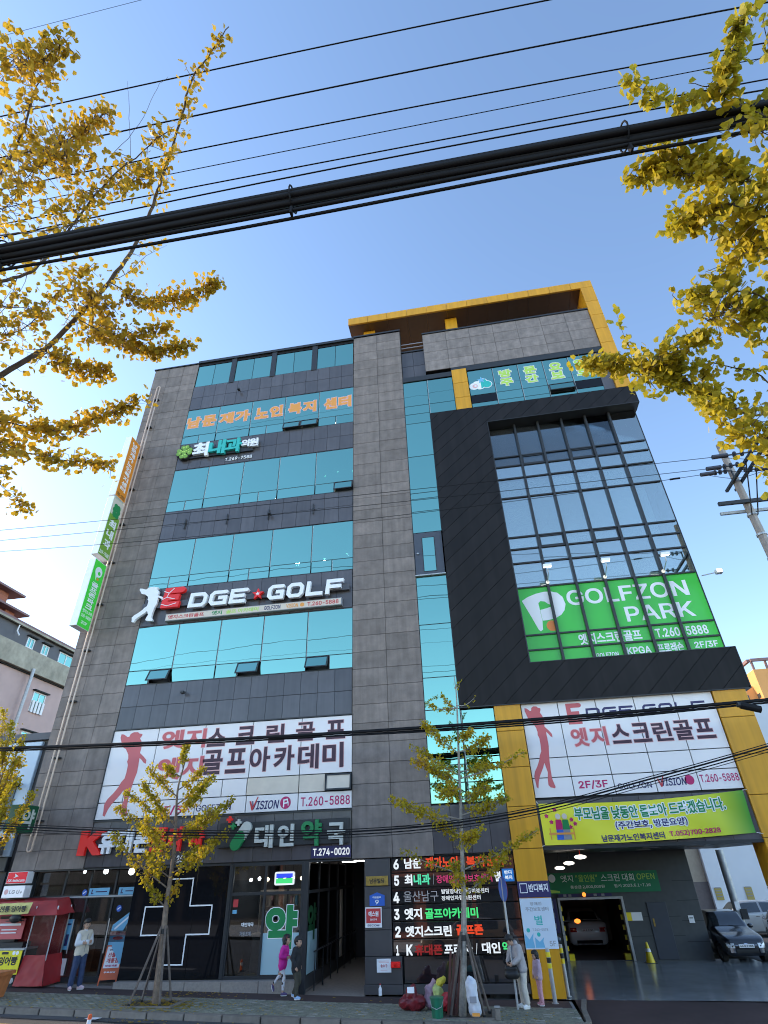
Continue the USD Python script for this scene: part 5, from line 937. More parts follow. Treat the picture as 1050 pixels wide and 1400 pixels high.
LL = [ # pixel course along the limb in the photograph gives the direction; every limb has its own distance
 ([(-6.567,-15.918,7.776),(-5.928,-15.953,8.763),(-5.5,-15.885,9.302),(-5.107,-15.946,9.832),(-4.647,-16.085,10.391),(-4.236,-16.289,10.89),(-3.959,-16.523,11.289),(-3.685,-16.814,11.678),(-3.287,-17.244,12.127),(-2.978,-17.611,12.476),(-2.625,-17.804,12.761),(-2.344,-17.976,13.002)], .06, .008, 130, .10, .25),
 ([(-3.685,-16.814,11.678),(-3.239,-17.231,12.14),(-2.853,-17.579,12.505),(-2.369,-17.976,12.868)], 0, 0, 75, .06, .0),
 ([(-5.781,-17.152,8.913),(-5.316,-16.951,9.3),(-5.053,-16.876,9.543),(-4.796,-16.93,9.826),(-4.433,-17.095,10.205),(-4.052,-17.272,10.559),(-3.592,-17.399,10.894),(-3.074,-17.526,11.21)], .035, .006, 420, .17, .22),
 ([(-4.892,-17.067,10.408),(-4.528,-17.097,10.696),(-4.061,-17.106,11.002),(-3.555,-17.039,11.258)], 0, 0, 170, .12, .0),
 ([(-6.177,-17.317,9.857),(-5.364,-17.574,10.715),(-4.993,-17.847,11.155),(-4.681,-18.152,11.526),(-4.302,-18.329,11.866)], .03, .005, 420, .22, .15),
 ([(-4.866,-18.57,11.051),(-4.622,-18.474,11.219),(-4.328,-18.434,11.414),(-4.059,-18.512,11.608)], 0, 0, 240, .16, .0),
 ([(-5.264,-17.635,11.143),(-4.965,-17.544,11.335),(-4.652,-17.537,11.545),(-4.35,-17.583,11.751),(-4.089,-17.632,11.924)], .012, .004, 300, .16, .1),
 ([(-5.209,-17.429,10.027),(-4.826,-17.598,10.457),(-4.501,-17.622,10.762),(-4.141,-17.493,11.009)], 0, 0, 260, .2, .0),
 ([(-5.34,-17.688,9.046),(-4.938,-17.446,9.38),(-4.585,-17.281,9.667),(-4.251,-17.164,9.932)], .018, .005, 200, .16, .1),
 ([(-4.356,-16.349,9.924),(-4.032,-15.955,9.938),(-3.585,-15.786,10.124),(-3.052,-15.793,10.42)], .010, .003, 260, .085, .1),
 ([(-4.719,-16.276,9.306),(-4.396,-15.842,9.306),(-4.037,-15.505,9.355),(-3.548,-15.389,9.608)], .010, .003, 250, .085, .1),
 ([(-4.473,-15.906,9.324),(-4.146,-15.772,9.492),(-3.739,-15.662,9.697)], 0, 0, 110, .07, .0),
 ([(-5.077,-16.225,8.811),(-4.892,-15.882,8.811),(-4.601,-15.627,8.94)], .008, .003, 200, .10, .0),
 ([(-5.849,-16.39,7.536),(-5.491,-16.021,7.808),(-5.146,-15.588,7.943),(-4.742,-15.386,8.292),(-4.217,-15.235,8.721)], .016, .004, 760, .11, .15),
 ([(-5.794,-16.18,7.421),(-5.511,-15.881,7.567),(-5.209,-15.486,7.597),(-4.621,-14.999,7.759)], .012, .004, 640, .12, .1),
 ([(-5.642,-16.055,7.27),(-5.533,-15.618,7.074),(-5.35,-15.244,6.998)], .010, .003, 430, .12, .0),
 ([(-6.283,-16.369,8.883),(-5.683,-16.163,9.448),(-5.219,-16.277,10.003),(-4.737,-16.346,10.476)], .014, .004, 330, .16, .2),
 ([(-4.973,-16.181,9.737),(-4.7,-16.191,9.988),(-4.642,-15.877,9.89),(-4.994,-15.761,9.623)], 0, 0, 200, .12, .0),
 ([(-5.86,-16.805,8.827),(-5.366,-16.611,9.255),(-5.09,-16.334,9.401)], .010, .004, 220, .14, .0),
 ([(-5.863,-16.311,8.302),(-5.602,-15.884,8.348),(-5.409,-15.586,8.394)], .008, .003, 240, .14, .0),
 ([(-4.995,-15.769,10.952),(-4.735,-15.758,11.153),(-4.436,-15.827,11.406),(-4.12,-15.832,11.616)], .008, .002, 16, .05, .3),
 ([(-4.254,-17.218,11.571),(-3.782,-17.406,11.942),(-3.423,-17.677,12.256),(-3.264,-17.726,12.415)], .005, .002, 0, 0, 0),
 ([(-3.99,-17.129,11.664),(-3.856,-17.576,12.01),(-3.777,-17.828,12.25)], .005, .002, 0, 0, 0)]
for a in LL:
    pass
for i in (0, 2, 4, 8, 13, 14, 15, 16, 18, 19):        # the main limbs join the trunk
    pl = LL[i][0]; z = pl[0][2]-.5; LL[i] = ([(-8.72+.05*(z-5), -15.6, z)] + list(pl),) + LL[i][1:]
big_tree('golden ginkgo tree reaching in from the left above the street', 3, None, tL, LL, 'leaf_gold', .066)
tR = [(6.4, -15.4, -.2), (6.35, -15.5, 3.0), (6.2, -15.7, 5.0), (6.1, -16.0, 7.6), (6.0, -16.2, 10.6)]
RR = [
 ([(3.549,-15.297,6.19),(3.35,-15.373,6.656),(3.244,-15.367,6.888),(3.073,-15.372,7.167),(2.811,-15.387,7.491),(2.711,-15.447,7.738),(2.675,-15.49,7.923)], .03, .006, 330, .12, .3),
 ([(2.372,-15.379,7.601),(2.537,-15.548,7.749),(2.761,-15.669,7.805),(2.975,-15.763,7.828)], 0, 0, 150, .11, .0),
 ([(2.826,-15.36,7.517),(2.583,-15.365,7.757),(2.363,-15.339,7.933),(2.095,-15.28,8.082),(1.81,-15.236,8.233)], .008, .003, 230, .085, .05),
 ([(2.318,-15.45,7.882),(2.243,-15.633,8.174),(2.191,-15.773,8.399)], .004, .002, 8, .03, .2),
 ([(3.829,-15.527,6.931),(3.449,-15.505,7.375),(3.135,-15.437,7.658),(3.051,-15.413,7.815)], .014, .004, 30, .06, .2),
 ([(3.75,-16.188,7.284),(3.364,-16.237,7.722),(3.163,-16.2,7.914),(2.947,-16.106,8.054),(2.744,-15.982,8.149)], .016, .004, 330, .12, .2),
 ([(2.937,-16.008,7.712),(3.141,-16.114,7.767),(3.398,-16.068,7.642)], 0, 0, 130, .12, .0),
 ([(3.665,-16.601,7.523),(3.347,-16.646,7.908),(3.104,-16.647,8.174),(2.965,-16.559,8.301)], .012, .004, 230, .12, .2),
 ([(3.584,-16.936,7.833),(3.336,-17.02,8.255),(3.197,-17.037,8.54),(3.032,-17.036,8.814),(2.803,-17.043,9.109),(2.508,-17.069,9.421)], .022, .005, 430, .13, .15),
 ([(3.284,-16.945,8.044),(3.048,-16.931,8.286),(2.856,-16.819,8.425),(2.677,-16.679,8.529)], 0, 0, 270, .12, .0),
 ([(3.142,-17.07,8.683),(2.868,-16.982,8.826),(2.562,-16.984,9.015),(2.273,-16.905,9.134)], 0, 0, 200, .08, .0),
 ([(3.691,-17.318,8.488),(3.406,-17.416,8.831),(3.177,-17.485,9.101),(3.039,-17.542,9.304),(2.868,-17.561,9.498)], .014, .004, 150, .09, .2),
 ([(3.021,-17.581,9.148),(3.108,-17.735,9.315),(3.202,-17.897,9.475),(3.255,-17.994,9.626)], .006, .003, 120, .065, .05),
 ([(3.027,-17.553,9.278),(2.772,-17.447,9.384),(2.499,-17.511,9.556),(2.356,-17.58,9.671),(2.28,-17.625,9.749)], .005, .002, 60, .05, .1),
 ([(3.405,-18.035,8.985),(3.311,-17.876,9.049),(3.247,-17.783,9.119)], .006, .003, 60, .09, .0),
 ([(3.549,-17.261,8.389),(3.346,-17.356,8.618),(3.201,-17.359,8.753),(3.061,-17.257,8.826)], .008, .003, 220, .11, .0),
 ([(3.592,-15.844,6.864),(3.422,-15.943,7.217),(3.231,-16.01,7.521)], .008, .003, 210, .12, .0),
 ([(3.472,-15.492,6.052),(3.274,-15.505,6.398),(3.064,-15.429,6.596)], .008, .003, 190, .09, .1),
 ([(3.269,-15.653,6.709),(3.056,-15.415,6.66),(2.91,-15.487,6.934),(2.84,-15.488,7.054)], 0, 0, 70, .07, .0),
 ([(3.118,-15.463,7.633),(3.04,-15.271,7.579),(3.217,-15.042,7.298)], .004, .002, 40, .07, .0),
 ([(3.473,-16.623,8.035),(3.234,-16.442,8.144),(3.122,-16.219,8.128)], 0, 0, 120, .1, .0)]
for i in (0, 4, 5, 7, 8, 11, 14, 15, 16, 17):
    pl = RR[i][0]; z = pl[0][2]-.4; RR[i] = ([(6.15, -15.75-.09*(z-5), z)] + list(pl),) + RR[i][1:]
big_tree('olive yellow ginkgo tree reaching in from the right above the street', 4, None, tR, RR, 'leaf_olive', .074, 1.05)
# young street trees propped with stakes
def young_tree(label, seed, base, course, radii, branches, leafm, ndens, stakes, barkm):
    R_ = np.random.default_rng(seed); t = thing('young_ginkgo', label, 'tree', (0, 0, 0))
    q = smoothline(course, 6); obj('trunk', tube(q, np.interp(np.linspace(0, 1, len(q)), np.linspace(0, 1, len(radii)), radii), 10), barkm, t, smooth=True)
    P_, tw = [], []
    for pl, n, sp in branches:
        pl = np.asarray(pl, float); pl = np.vstack([pl[0], pl[0]*.5+pl[-1]*.5+np.array([0, R_.normal()*.12, -.06]), pl[-1]]) if len(pl) == 2 else pl
        s = smoothline(pl, 5); obj('branch', tube(s, np.linspace(.022, .006, len(s)), 5), barkm, t, smooth=True)
        p, w = spray_leaves(s, int(n*ndens), sp*.72, R_, .22, 4, .35); P_.append(p); tw += w
    obj('twigs', cat([tube([a, (a+b)/2+R_.normal(size=3)*.02, b], [.006, .004, .003], 3, False) for a, b in tw]), barkm, t, kind='stuff')
    obj('crown', leaf_mesh(make_leaves(np.vstack(P_), .066, R_, .35)), leafm, t, kind='stuff')
    obj('tie_band', lathe([(.075, 0), (.095, 0), (.095, .12), (.075, .12)], 14, (course[1][0], course[1][1], stakes[1]-.06)), 'print_black', t)
    for qi, (sx, sy) in enumerate(stakes[0]):
        top = np.array([course[1][0]+.12*(sx-course[0][0]), course[1][1]+.12*(sy-course[0][1]), stakes[1]+.12]); bot = np.array([sx, sy, gz(sx)-.02])
        wh = 'far left street' if base[0] < -12 else 'left young' if base[0] < -5 else 'right young'; k = thing('tree_stake', ('kerb side left', 'wall side left', 'kerb side right', 'wall side right')[[(0, 2), (1, 3)][sy > base[1]][sx > base[0]]] + ' wooden prop under the trunk of the ' + wh + ' tree', 'stake', (0, 0, 0), 0, 'props of the ' + wh + ' tree'); obj('pole', rod(bot, top, .032, 8), 'stake_wood', k); obj('foot', rod(bot, bot+(top-bot)*.04, .036, 8), 'joint', k)
    return t
plain('stake_wood', (.115, .09, .075), .9, var=.3, noise=.3, nscale=10)
YB = -2.06
b1_ = [(-9.35, YB, .12)] + [tuple(p) for p in [(-9.422,-2.06,1.413),(-9.488,-2.06,2.388),(-9.49,-2.06,3.322),(-9.582,-2.06,4.282),(-9.706,-2.06,5.308),(-9.619,-2.06,6.059),(-9.577,-2.06,6.392)]]
def br(Y0, a, Y1, b, n, sp, W_): return (W_, n, sp)
br1 = []
for (p0, p1, n, sp) in [
  ([(-9.505,-2.06,2.25)][0], [(-10.106,-2.5,2.977)][0], 90, .10), ([(-9.478,-2.06,2.336)][0], [(-9.4,-1.6,2.856)][0], 60, .10),
  ([(-9.503,-2.06,2.687)][0], [(-11.103,-2.9,4.102)][0], 190, .16), ([(-9.511,-2.06,2.956)][0], [(-10.787,-1.4,3.658)][0], 170, .16),
  ([(-9.529,-2.06,3.048)][0], [(-8.155,-2.6,3.64)][0], 190, .16), ([(-9.49,-2.06,3.322)][0], [(-8.201,-1.3,4.07)][0], 230, .13),
  ([(-9.509,-2.06,3.416)][0], [(-10.065,-3.0,4.438)][0], 260, .20), ([(-9.517,-2.06,3.698)][0], [(-12.07,-1.5,4.976)][0], 200, .12),
  ([(-9.554,-2.06,3.891)][0], [(-8.186,-2.6,4.584)][0], 300, .20), ([(-9.568,-2.06,4.085)][0], [(-8.046,-1.5,5.015)][0], 210, .12),
  ([(-9.582,-2.06,4.282)][0], [(-10.534,-2.8,5.473)][0], 240, .13), ([(-9.601,-2.06,4.382)][0], [(-11.931,-1.4,5.437)][0], 160, .10),
  ([(-9.616,-2.06,4.582)][0], [(-8.462,-2.7,5.426)][0], 240, .14), ([(-9.65,-2.06,4.889)][0], [(-8.755,-1.6,5.703)][0], 140, .10),
  ([(-9.665,-2.06,5.096)][0], [(-10.617,-2.4,5.953)][0], 150, .12), ([(-9.68,-2.06,5.307)][0], [(-9.11,-1.7,5.973)][0], 130, .10),
  ([(-9.652,-2.06,5.69)][0], [(-10.184,-2.3,6.054)][0], 110, .10), ([(-9.65,-2.06,5.951)][0], [(-9.632,-2.0,6.678)][0], 130, .09)]:
    br1.append(([p0, p1], n, sp))
young_tree('young golden ginkgo with wooden props in front of the black glossy wall', 11, (-9.35, YB), b1_, [.11, .085, .07, .055, .045, .03, .02, .012], br1, 'leaf_green_gold', 2.0, (((-9.88, -2.52), (-9.84, -1.94), (-9.02, -2.47), (-8.98, -1.91)), gz(-9.4)+1.55), 'bark')
YB2 = -2.3
b2_ = [(-1.15, YB2, -.08)] + [tuple(p) for p in [(-0.966,-2.3,1.32),(-0.866,-2.3,2.243),(-0.8,-2.3,3.234),(-0.728,-2.3,4.301),(-0.671,-2.3,5.255),(-0.589,-2.3,6.485),(-0.523,-2.3,7.59),(-0.535,-2.3,8.177)]]
br2 = []
for (p0, p1, n, sp) in [
  ([(-0.86,-2.3,2.484)][0], [(-1.029,-2.8,3.067)][0], 130, .16), ([(-0.877,-2.3,2.323)][0], [(0.369,-1.6,3.209)][0], 150, .12), ([(-0.836,-2.3,2.896)][0], [(1.304,-2.8,3.746)][0], 170, .10),
  ([(-0.845,-2.3,2.813)][0], [(-2.686,-1.5,3.489)][0], 60, .10), ([(-0.804,-2.3,3.582)][0], [(-0.257,-2.8,3.803)][0], 210, .14), ([(-0.785,-2.3,3.758)][0], [(-1.535,-1.7,4.093)][0], 120, .12),
  ([(-0.778,-2.3,4.028)][0], [(-2.377,-2.9,4.506)][0], 170, .13), ([(-0.768,-2.3,4.119)][0], [(-2.927,-1.5,4.81)][0], 130, .12), ([(-0.759,-2.3,4.21)][0], [(0.662,-2.6,4.622)][0], 210, .13),
  ([(-0.741,-2.3,4.582)][0], [(0.086,-1.7,4.993)][0], 200, .14), ([(-0.702,-2.3,4.963)][0], [(-1.282,-2.8,4.746)][0], 190, .14), ([(-0.688,-2.3,5.098)][0], [(-1.889,-2.9,5.67)][0], 270, .15),
  ([(-0.671,-2.3,5.255)][0], [(-2.088,-1.5,6.286)][0], 170, .12), ([(-0.683,-2.3,5.354)][0], [(0.321,-1.6,5.603)][0], 200, .13), ([(-0.681,-2.3,5.157)][0], [(1.247,-3.0,5.679)][0], 110, .07),
  ([(-0.631,-2.3,5.857)][0], [(-1.676,-2.8,6.772)][0], 180, .12), ([(-0.627,-2.3,5.898)][0], [(0.333,-1.7,6.372)][0], 190, .13), ([(-0.611,-2.3,6.273)][0], [(-0.158,-2.5,6.461)][0], 120, .11), ([(-0.541,-2.3,7.183)][0], [(-1.431,-2.6,7.307)][0], 55, .05), ([(-0.564,-2.3,7.185)][0], [(-1.053,-2.0,7.706)][0], 35, .04), ([(-0.557,-2.3,7.252)][0], [(0.018,-2.0,7.513)][0], 6, .03), ([(-0.547,-2.3,7.824)][0], [(-0.366,-2.2,8.026)][0], 12, .04)]:
    br2.append(([p0, p1], n, sp))
young_tree('young ginkgo with wooden props in front of the glowing floor directory', 12, (-1.15, YB2), b2_, [.10, .08, .065, .055, .045, .038, .03, .02, .012], br2, 'leaf_green_gold', 1.7, (((-.60, -2.50), (-1.42, -2.62), (-.48, -1.97), (-1.55, -1.9)), gz(-1.1)+1.5), 'bark_pale')
# the edge of another street tree at the far left
b3_ = [(-16.4, -2.1, .3), (-16.4, -2.1, 2.0), (-16.3, -2.1, 3.5), (-16.25, -2.1, 5.2), (-16.2, -2.1, 7.2)]
br3 = [([p0, p1], n, sp) for p0, p1, n, sp in [((-16.35, -2.1, 3.0), [(-14.851,-2.1,5.432)][0], 200, .12), ((-16.3, -2.1, 3.6), [(-15.356,-2.4,5.973)][0], 240, .16), ((-16.3, -2.1, 4.2), [(-16.009,-1.8,6.67)][0], 240, .16), ((-16.3, -2.1, 4.8), [(-15.656,-2.4,7.146)][0], 220, .16), ((-16.25, -2.1, 5.4), [(-16.605,-2.0,7.903)][0], 200, .15), ((-16.25, -2.1, 3.3), [(-15.729,-2.0,5.046)][0], 200, .15), ((-16.2, -2.1, 6.0), [(-17.156,-2.0,8.326)][0], 150, .14), ((-16.2, -2.1, 5.0), (-17.3, -2.0, 5.6), 200, .18), ((-16.2, -2.1, 4.0), (-17.4, -2.2, 4.8), 200, .18)]]
young_tree('golden street tree showing only its right edge at the left of the view', 13, (-16.4, -2.1), b3_, [.10, .08, .06, .04, .015], br3, 'leaf_green_gold', 2.6, (((-16.9, -2.5), (-15.9, -2.5)), 1.8), 'bark')
# fallen leaves
R_ = np.random.default_rng(5); n = 1100
cx = np.where(R_.random(n) < .75, R_.normal(-9.2, .75, n), R_.uniform(-14, 1.2, n)); cyy = np.where(R_.random(n) < .65, R_.normal(-2.3, .35, n), R_.uniform(-3.5, -.3, n))
zz_ = np.array([gz(a) for a in cx]) + np.where(cyy < KERB_Y-.16, -DROP+.016, .012) ; zz_ += np.where((cyy < KERB_Y) & (cyy >= KERB_Y-.16), .008, 0)
V = make_leaves(np.zeros((n, 3)), .068, R_); V[:, :, 2] *= .12; V += np.stack([cx, cyy, zz_], 1)[:, None]
tag(obj('fallen_leaves', leaf_mesh(V), 'leaf_gold'), 'yellow fallen leaves scattered around the tree pit and along the kerb', 'leaves', kind='stuff')

# ---------------------------------------------------------------- wires and pole
plain('cable_black', (.006, .006, .008), .7, spec=.2)
def ext(a, b, t):
    a, b = np.array(a), np.array(b); return a + (b-a)*t
def wire_pts(pts, x0=-45., x1=40., sag=.0, n=40):
    p = np.array(pts, float); c = np.polyfit(p[:, 0], p[:, 2], 1 if len(p) < 3 else 2 if abs(np.polyfit(p[:, 0], p[:, 2], 2)[0]) < .004 else 1); cyv = np.polyfit(p[:, 0], p[:, 1], 1)
    x = np.linspace(x0, x1, n); return np.stack([x, np.polyval(cyv, x), np.polyval(c, x)], 1)
cb = [(-4.976,-17.3,9.172),(-2.552,-17.3,9.193),(-0.32,-17.3,9.304),(1.746,-17.3,9.249),(3.553,-17.3,9.097)]
main = wire_pts(cb, -22, 20, n=60)
t = thing('cable_bundle', 'thick black bundle of telecom cables slung across the top of the view', 'cable')
R_ = np.random.default_rng(8); k = 0
for i in range(17):
    a = i*2.39996; r = .098*math.sqrt((i+.5)/17); ph = R_.uniform(0, 6)
    w = main.copy(); tt = np.arange(len(w))*.32
    w[:, 1] += r*math.cos(a)+.010*np.sin(tt*.9+ph); w[:, 2] += r*math.sin(a)*1.05+.012*np.sin(tt*.7+ph*1.3)
    obj('cable', tube(w, .026 if i % 3 else .038, 6), 'cable_black', t, smooth=True)
obj('cable', tube(main, .088, 10), 'cable_black', t, smooth=True); w = main.copy(); w[:, 2] -= .185+.03*np.sin(np.arange(len(w))*.5); obj('cable', tube(w, .022, 6), 'cable_black', t, smooth=True); w2 = w.copy(); w2[:, 2] -= .05; w2[:, 1] += .06; obj('cable', tube(w2, .018, 6), 'cable_black', t, smooth=True)
for i in range(4, 56, 5):
    p = main[i]; an = np.linspace(0, 2*math.pi, 15); obj('lashing_ring', tube([(p[0], p[1]+.138*math.cos(q), p[2]+.02+.152*math.sin(q)) for q in an], .010, 5), 'cable_black', t, smooth=True)
    obj('cable_clip', bx(p[0]-.012, p[0]+.012, p[1]-.03, p[1]+.03, p[2]-.29, p[2]-.17), 'cable_black', t)
# thin wires
for lb, Y, pp_, r in (('faint grey wire crossing the top left corner', -14, [(0,50),(193,0)], .010), ('topmost black wire, ending at the top edge right of the middle', -15, [(105,136),(525,46),(750,0)], .021), ('second black wire below the top, thick and even', -15, [(150,183),(525,105),(1050,3)], .021), ('third black wire below the top', -15.2, [(68,245),(525,155),(1050,58)], .016), ('thinnest black wire, fourth below the top', -15.2, [(50,275),(525,180),(1050,78)], .010), ('fifth black wire, first of the close pair over the thick bundle', -15.5, [(0,307),(525,207),(1050,108)], .014), ('sixth black wire, second of the close pair over the thick bundle', -15.5, [(0,325),(525,218),(1050,122)], .016)):
    t = thing('overhead_wire', lb, 'wire'); pts = {(-14): [(-18.666,-14.0,36.688),(-11.521,-14.0,37.038)]}.get(Y) if Y == -14 else None
    q = [None]
    if Y == -14: q = [(-18.666,-14.0,36.688),(-14.921,-14.0,36.884),(-11.521,-14.0,37.038)]
    elif lb.startswith('topmost'): q = [(-9.578,-15.0,22.303),(-0.342,-15.0,22.056),(4.014,-15.0,21.821)]
    elif lb.startswith('second'): q = [(-7.699,-15.0,19.236),(-0.425,-15.0,19.125),(8.16,-15.0,18.705)]
    elif lb.startswith('third'): q = [(-8.422,-15.2,16.718),(-0.464,-15.2,16.594),(7.112,-15.2,16.197)]
    elif lb.startswith('thinnest'): q = [(-8.411,-15.2,15.727),(-0.489,-15.2,15.697),(6.873,-15.2,15.578)]
    elif lb.startswith('fifth'): q = [(-8.49,-15.5,14.252),(-0.482,-15.5,14.168),(6.154,-15.5,14.02)]
    else: q = [(-8.269,-15.5,13.699),(-0.491,-15.5,13.858),(6.017,-15.5,13.664)]
    obj('wire', tube(wire_pts(q, -26, 22, n=30), r*.85, 6), 'cable_black', t, smooth=True)
# power pole at the right with its wires
PX_, PY_ = 10.25, -2.5
pole_top = [(10.327,-2.5,16.046)][0][2]
t = thing('utility_pole', 'pale concrete utility pole with braced crossarms at the right edge', 'pole', (PX_, PY_, gz(PX_)-.1))
H = pole_top - gz(PX_)+.1
plain('pole_concrete', (.30, .265, .24), .85, noise=.15, nscale=5); plain('insulator', (.035, .035, .045), .3)
obj('shaft', lathe([(0, 0), (.19, 0), (.115, H), (0, H)], 18), 'pole_concrete', t, smooth=30)
for dz in (3.2, 4.0, 4.9, 6.0): obj('band', lathe([(.0, 0), (.165, 0), (.165, .07), (0, .07)], 14, (0, 0, H-dz)), 'galvanised', t)
def loc(p): return np.array(p) - np.array([PX_, PY_, gz(PX_)-.1])
# crossarms run across the street, towards the camera
za = H-1.75
for x in (-.16, .16): obj('crossarm', bx(x-.045, x+.045, -2.3, .55, za-.045, za+.045), 'dark_metal', t)
for x in (-.16, .16): obj('arm_brace', rod((x, -1.3, za), (x*.6, -.15, za-1.5), .022), 'dark_metal', t)
obj('crossarm', bx(-1.0, .9, -.22, -.12, H-2.75, H-2.62), 'dark_metal', t); obj('crossarm', bx(-.9, 1.6, .12, .2, H-2.95, H-2.85), 'galvanised', t); obj('arm_brace', rod((.15, -.2, H-4.3), (1.5, -.3, H-3.4), .04), 'dark_metal', t)
YW = (-4.6, -3.6, -2.7)
ends = [[(8.719,-4.6,14.028)][0], [(8.926,-3.6,14.272)][0], [(9.13,-2.7,14.658)][0]]
def insul(p, q):
    p, q = np.array(p), np.array(q); d = (q-p)/np.linalg.norm(q-p); ms = [rod(p, q, .03, 6)]
    for s in (.45, .62, .80): c = p+(q-p)*s; ms.append(rod(c-d*.02, c+d*.02, .10, 12))
    obj('insulator', ms, 'insulator', t, smooth=30); obj('clamp_sleeve', rod(p-d*.05, p+d*.42, .075, 10), 'insulator', t, smooth=30)
for i, p in enumerate(ends):
    q = loc(p); top_ = np.array([-.12, q[1], q[2]+.04]); insul(q, top_); insul(top_+np.array([1.3, 0, -.12]), top_+np.array([.26, 0, 0]))
    obj('arm_pin', rod((-.12, q[1], za), (-.12, q[1], max(za+.03, q[2]+.06)), .03), 'dark_metal', t); obj('jumper_wire', tube(smoothline([q+np.array([.1, 0, -.03]), (-.05, q[1], q[2]-.32), top_+np.array([1.2, 0, -.15])], 5), .010, 5), 'cable_black', t)
for i, (nm, q) in enumerate((('highest', [(-17.649,-4.6,14.592),(-3.5,-4.6,14.219),(8.719,-4.6,14.028)]), ('middle', [(-18.565,-3.6,14.812),(-3.721,-3.6,14.434),(8.926,-3.6,14.272)]), ('lowest', [(-19.337,-2.7,14.879),(-3.918,-2.7,14.401),(9.13,-2.7,14.658)]))):
    w = thing('power_wire', f'thin power wire across the upper facade, {nm} of three meeting at the pole', 'wire')
    qq = np.array(q); c = np.polyfit(qq[:, 0], qq[:, 2], 2); x = np.linspace(-45, ends[i][0], 40); zz2 = np.polyval(c, x); zz2 = np.where(x < -22, np.polyval(c, -22)+(x+22)*.02, zz2)
    obj('wire', tube(np.stack([x, np.full_like(x, YW[i]), zz2], 1), .011, 5), 'cable_black', w, smooth=True)
    if i == 2: obj('joint_sleeve', rod((8.0, YW[2], np.polyval(c, 8.0)), (8.35, YW[2], np.polyval(c, 8.35)), .035), 'cable_black', w)
# lower telecom cables on the far side of the street
t = thing('telecom_cable', 'black lashed telecom cable across the second floor films with a splice box at right', 'cable')
q = wire_pts([(-16.308,-2.5,6.858),(-3.921,-2.5,6.606),(1.082,-2.5,6.66),(8.386,-2.5,6.757)], -40, 10.1, n=40); obj('cable', tube(q, .050, 7), 'cable_black', t, smooth=True); q2 = q+np.array([0, .05, -.07]); obj('cable', tube(q2, .026, 6), 'cable_black', t, smooth=True)
q3 = q[-14:].copy(); q3[:, 2] -= .1*np.sin(np.linspace(0, math.pi, 14))+.04; obj('cable', tube(smoothline(q3, 3), .022, 6), 'cable_black', t, smooth=True)
sp = [(7.558,-2.6,6.646),(8.05,-2.6,6.491)]; obj('splice_box', rod(sp[0], sp[1], .10, 12), 'cable_black', t, smooth=30); obj('splice_cap', rod(np.array(sp[0])+(-.08, 0, .02), np.array(sp[0])+(.02, 0, 0), .075, 12), 'dark_metal', t)
t = thing('telecom_cable', 'sagging black cables crossing the shop signs and the yellow banner', 'cable')
qs = np.array([(-16.997,-2.5,4.619),(-10.28,-2.5,4.148),(-3.907,-2.5,3.916),(0.698,-2.5,4.173),(4.826,-2.5,4.918),(7.916,-2.5,5.54)]); qs = np.vstack([qs, (10.15, -2.5, qs[-1][2]+.5)])
for dy, dz, r in ((0, 0, .022), (.06, -.07, .015), (.03, .06, .012), (-.04, -.14, .009)): obj('cable', tube(smoothline(qs+np.array([0, dy, dz]), 6), r, 6), 'cable_black', t, smooth=True)
# ---------------------------------------------------------------- neighbouring buildings
plain('pink_render', (.50, .36, .33), .9, noise=.08, nscale=.6); plain('grey_render', (.115, .115, .125), .9, noise=.1, nscale=.6); plain('beige_slab', (.34, .31, .24), .9, noise=.3, nscale=1.0); plain('roof_red', (.20, .12, .12), .8)
mat('brick_far', {'g': ('geometry', {}), 'm': ('mapping', {'rotation': (math.pi/2, 0, 0)}), 'b': ('brick_texture', {'color1': (.36, .12, .07), 'color2': (.28, .09, .055), 'mortar': (.3, .2, .16), 'scale': 2.2, 'mortar_size': .015}), 'p': ('principled_bsdf', {'roughness': .9})}, [('g.position', 'm.vector'), ('m.vector', 'b.vector'), ('b.color', 'p.base_color')])
plain('apartment_orange', (.62, .30, .10), .85, noise=.08, nscale=.3); plain('apartment_pale', (.62, .46, .34), .85); plain('blue_white_panel', (.50, .60, .70), .5, noise=.08, nscale=.8); plain('white_wall', (.62, .66, .72), .7, noise=.05, nscale=.5); plain('beige_wall', (.34, .29, .23), .8, noise=.1); plain('brown_wall', (.13, .11, .11), .8, noise=.1); plain('window_dark', (.03, .04, .05), .1)
def side_y(Y24): return -20.3+(Y24+20.3)*1.8333
def side_z(z24): return 2.914+(z24-2.914)*1.8333
XW = -44.0
t = thing('apartment_house', 'old pink and grey rendered apartment house with a stained slab band beyond the left pier', 'building')
obj('pink_wall', bx(XW-12, XW, 10, 46, .3, 20.7), 'pink_render', t); obj('slab_band', bx(XW-12.5, XW+.55, 9.6, 46.4, 20.7, 22.7), 'beige_slab', t); obj('upper_wall', bx(XW-12, XW-.1, 10, 46, 22.7, 24.75), 'grey_render', t); obj('slab_gap', bx(XW-12.2, XW+.2, 9.8, 46.2, 20.55, 20.70), 'joint', t)
rf = obj('roof', bx(XW-12.6, XW+.35, 9.5, 46.5, 24.75, 24.95), 'roof_red', t); obj('eave_strip', bx(XW+.1, XW+.36, 9.5, 46.5, 24.55, 24.745), 'beige_slab', t)
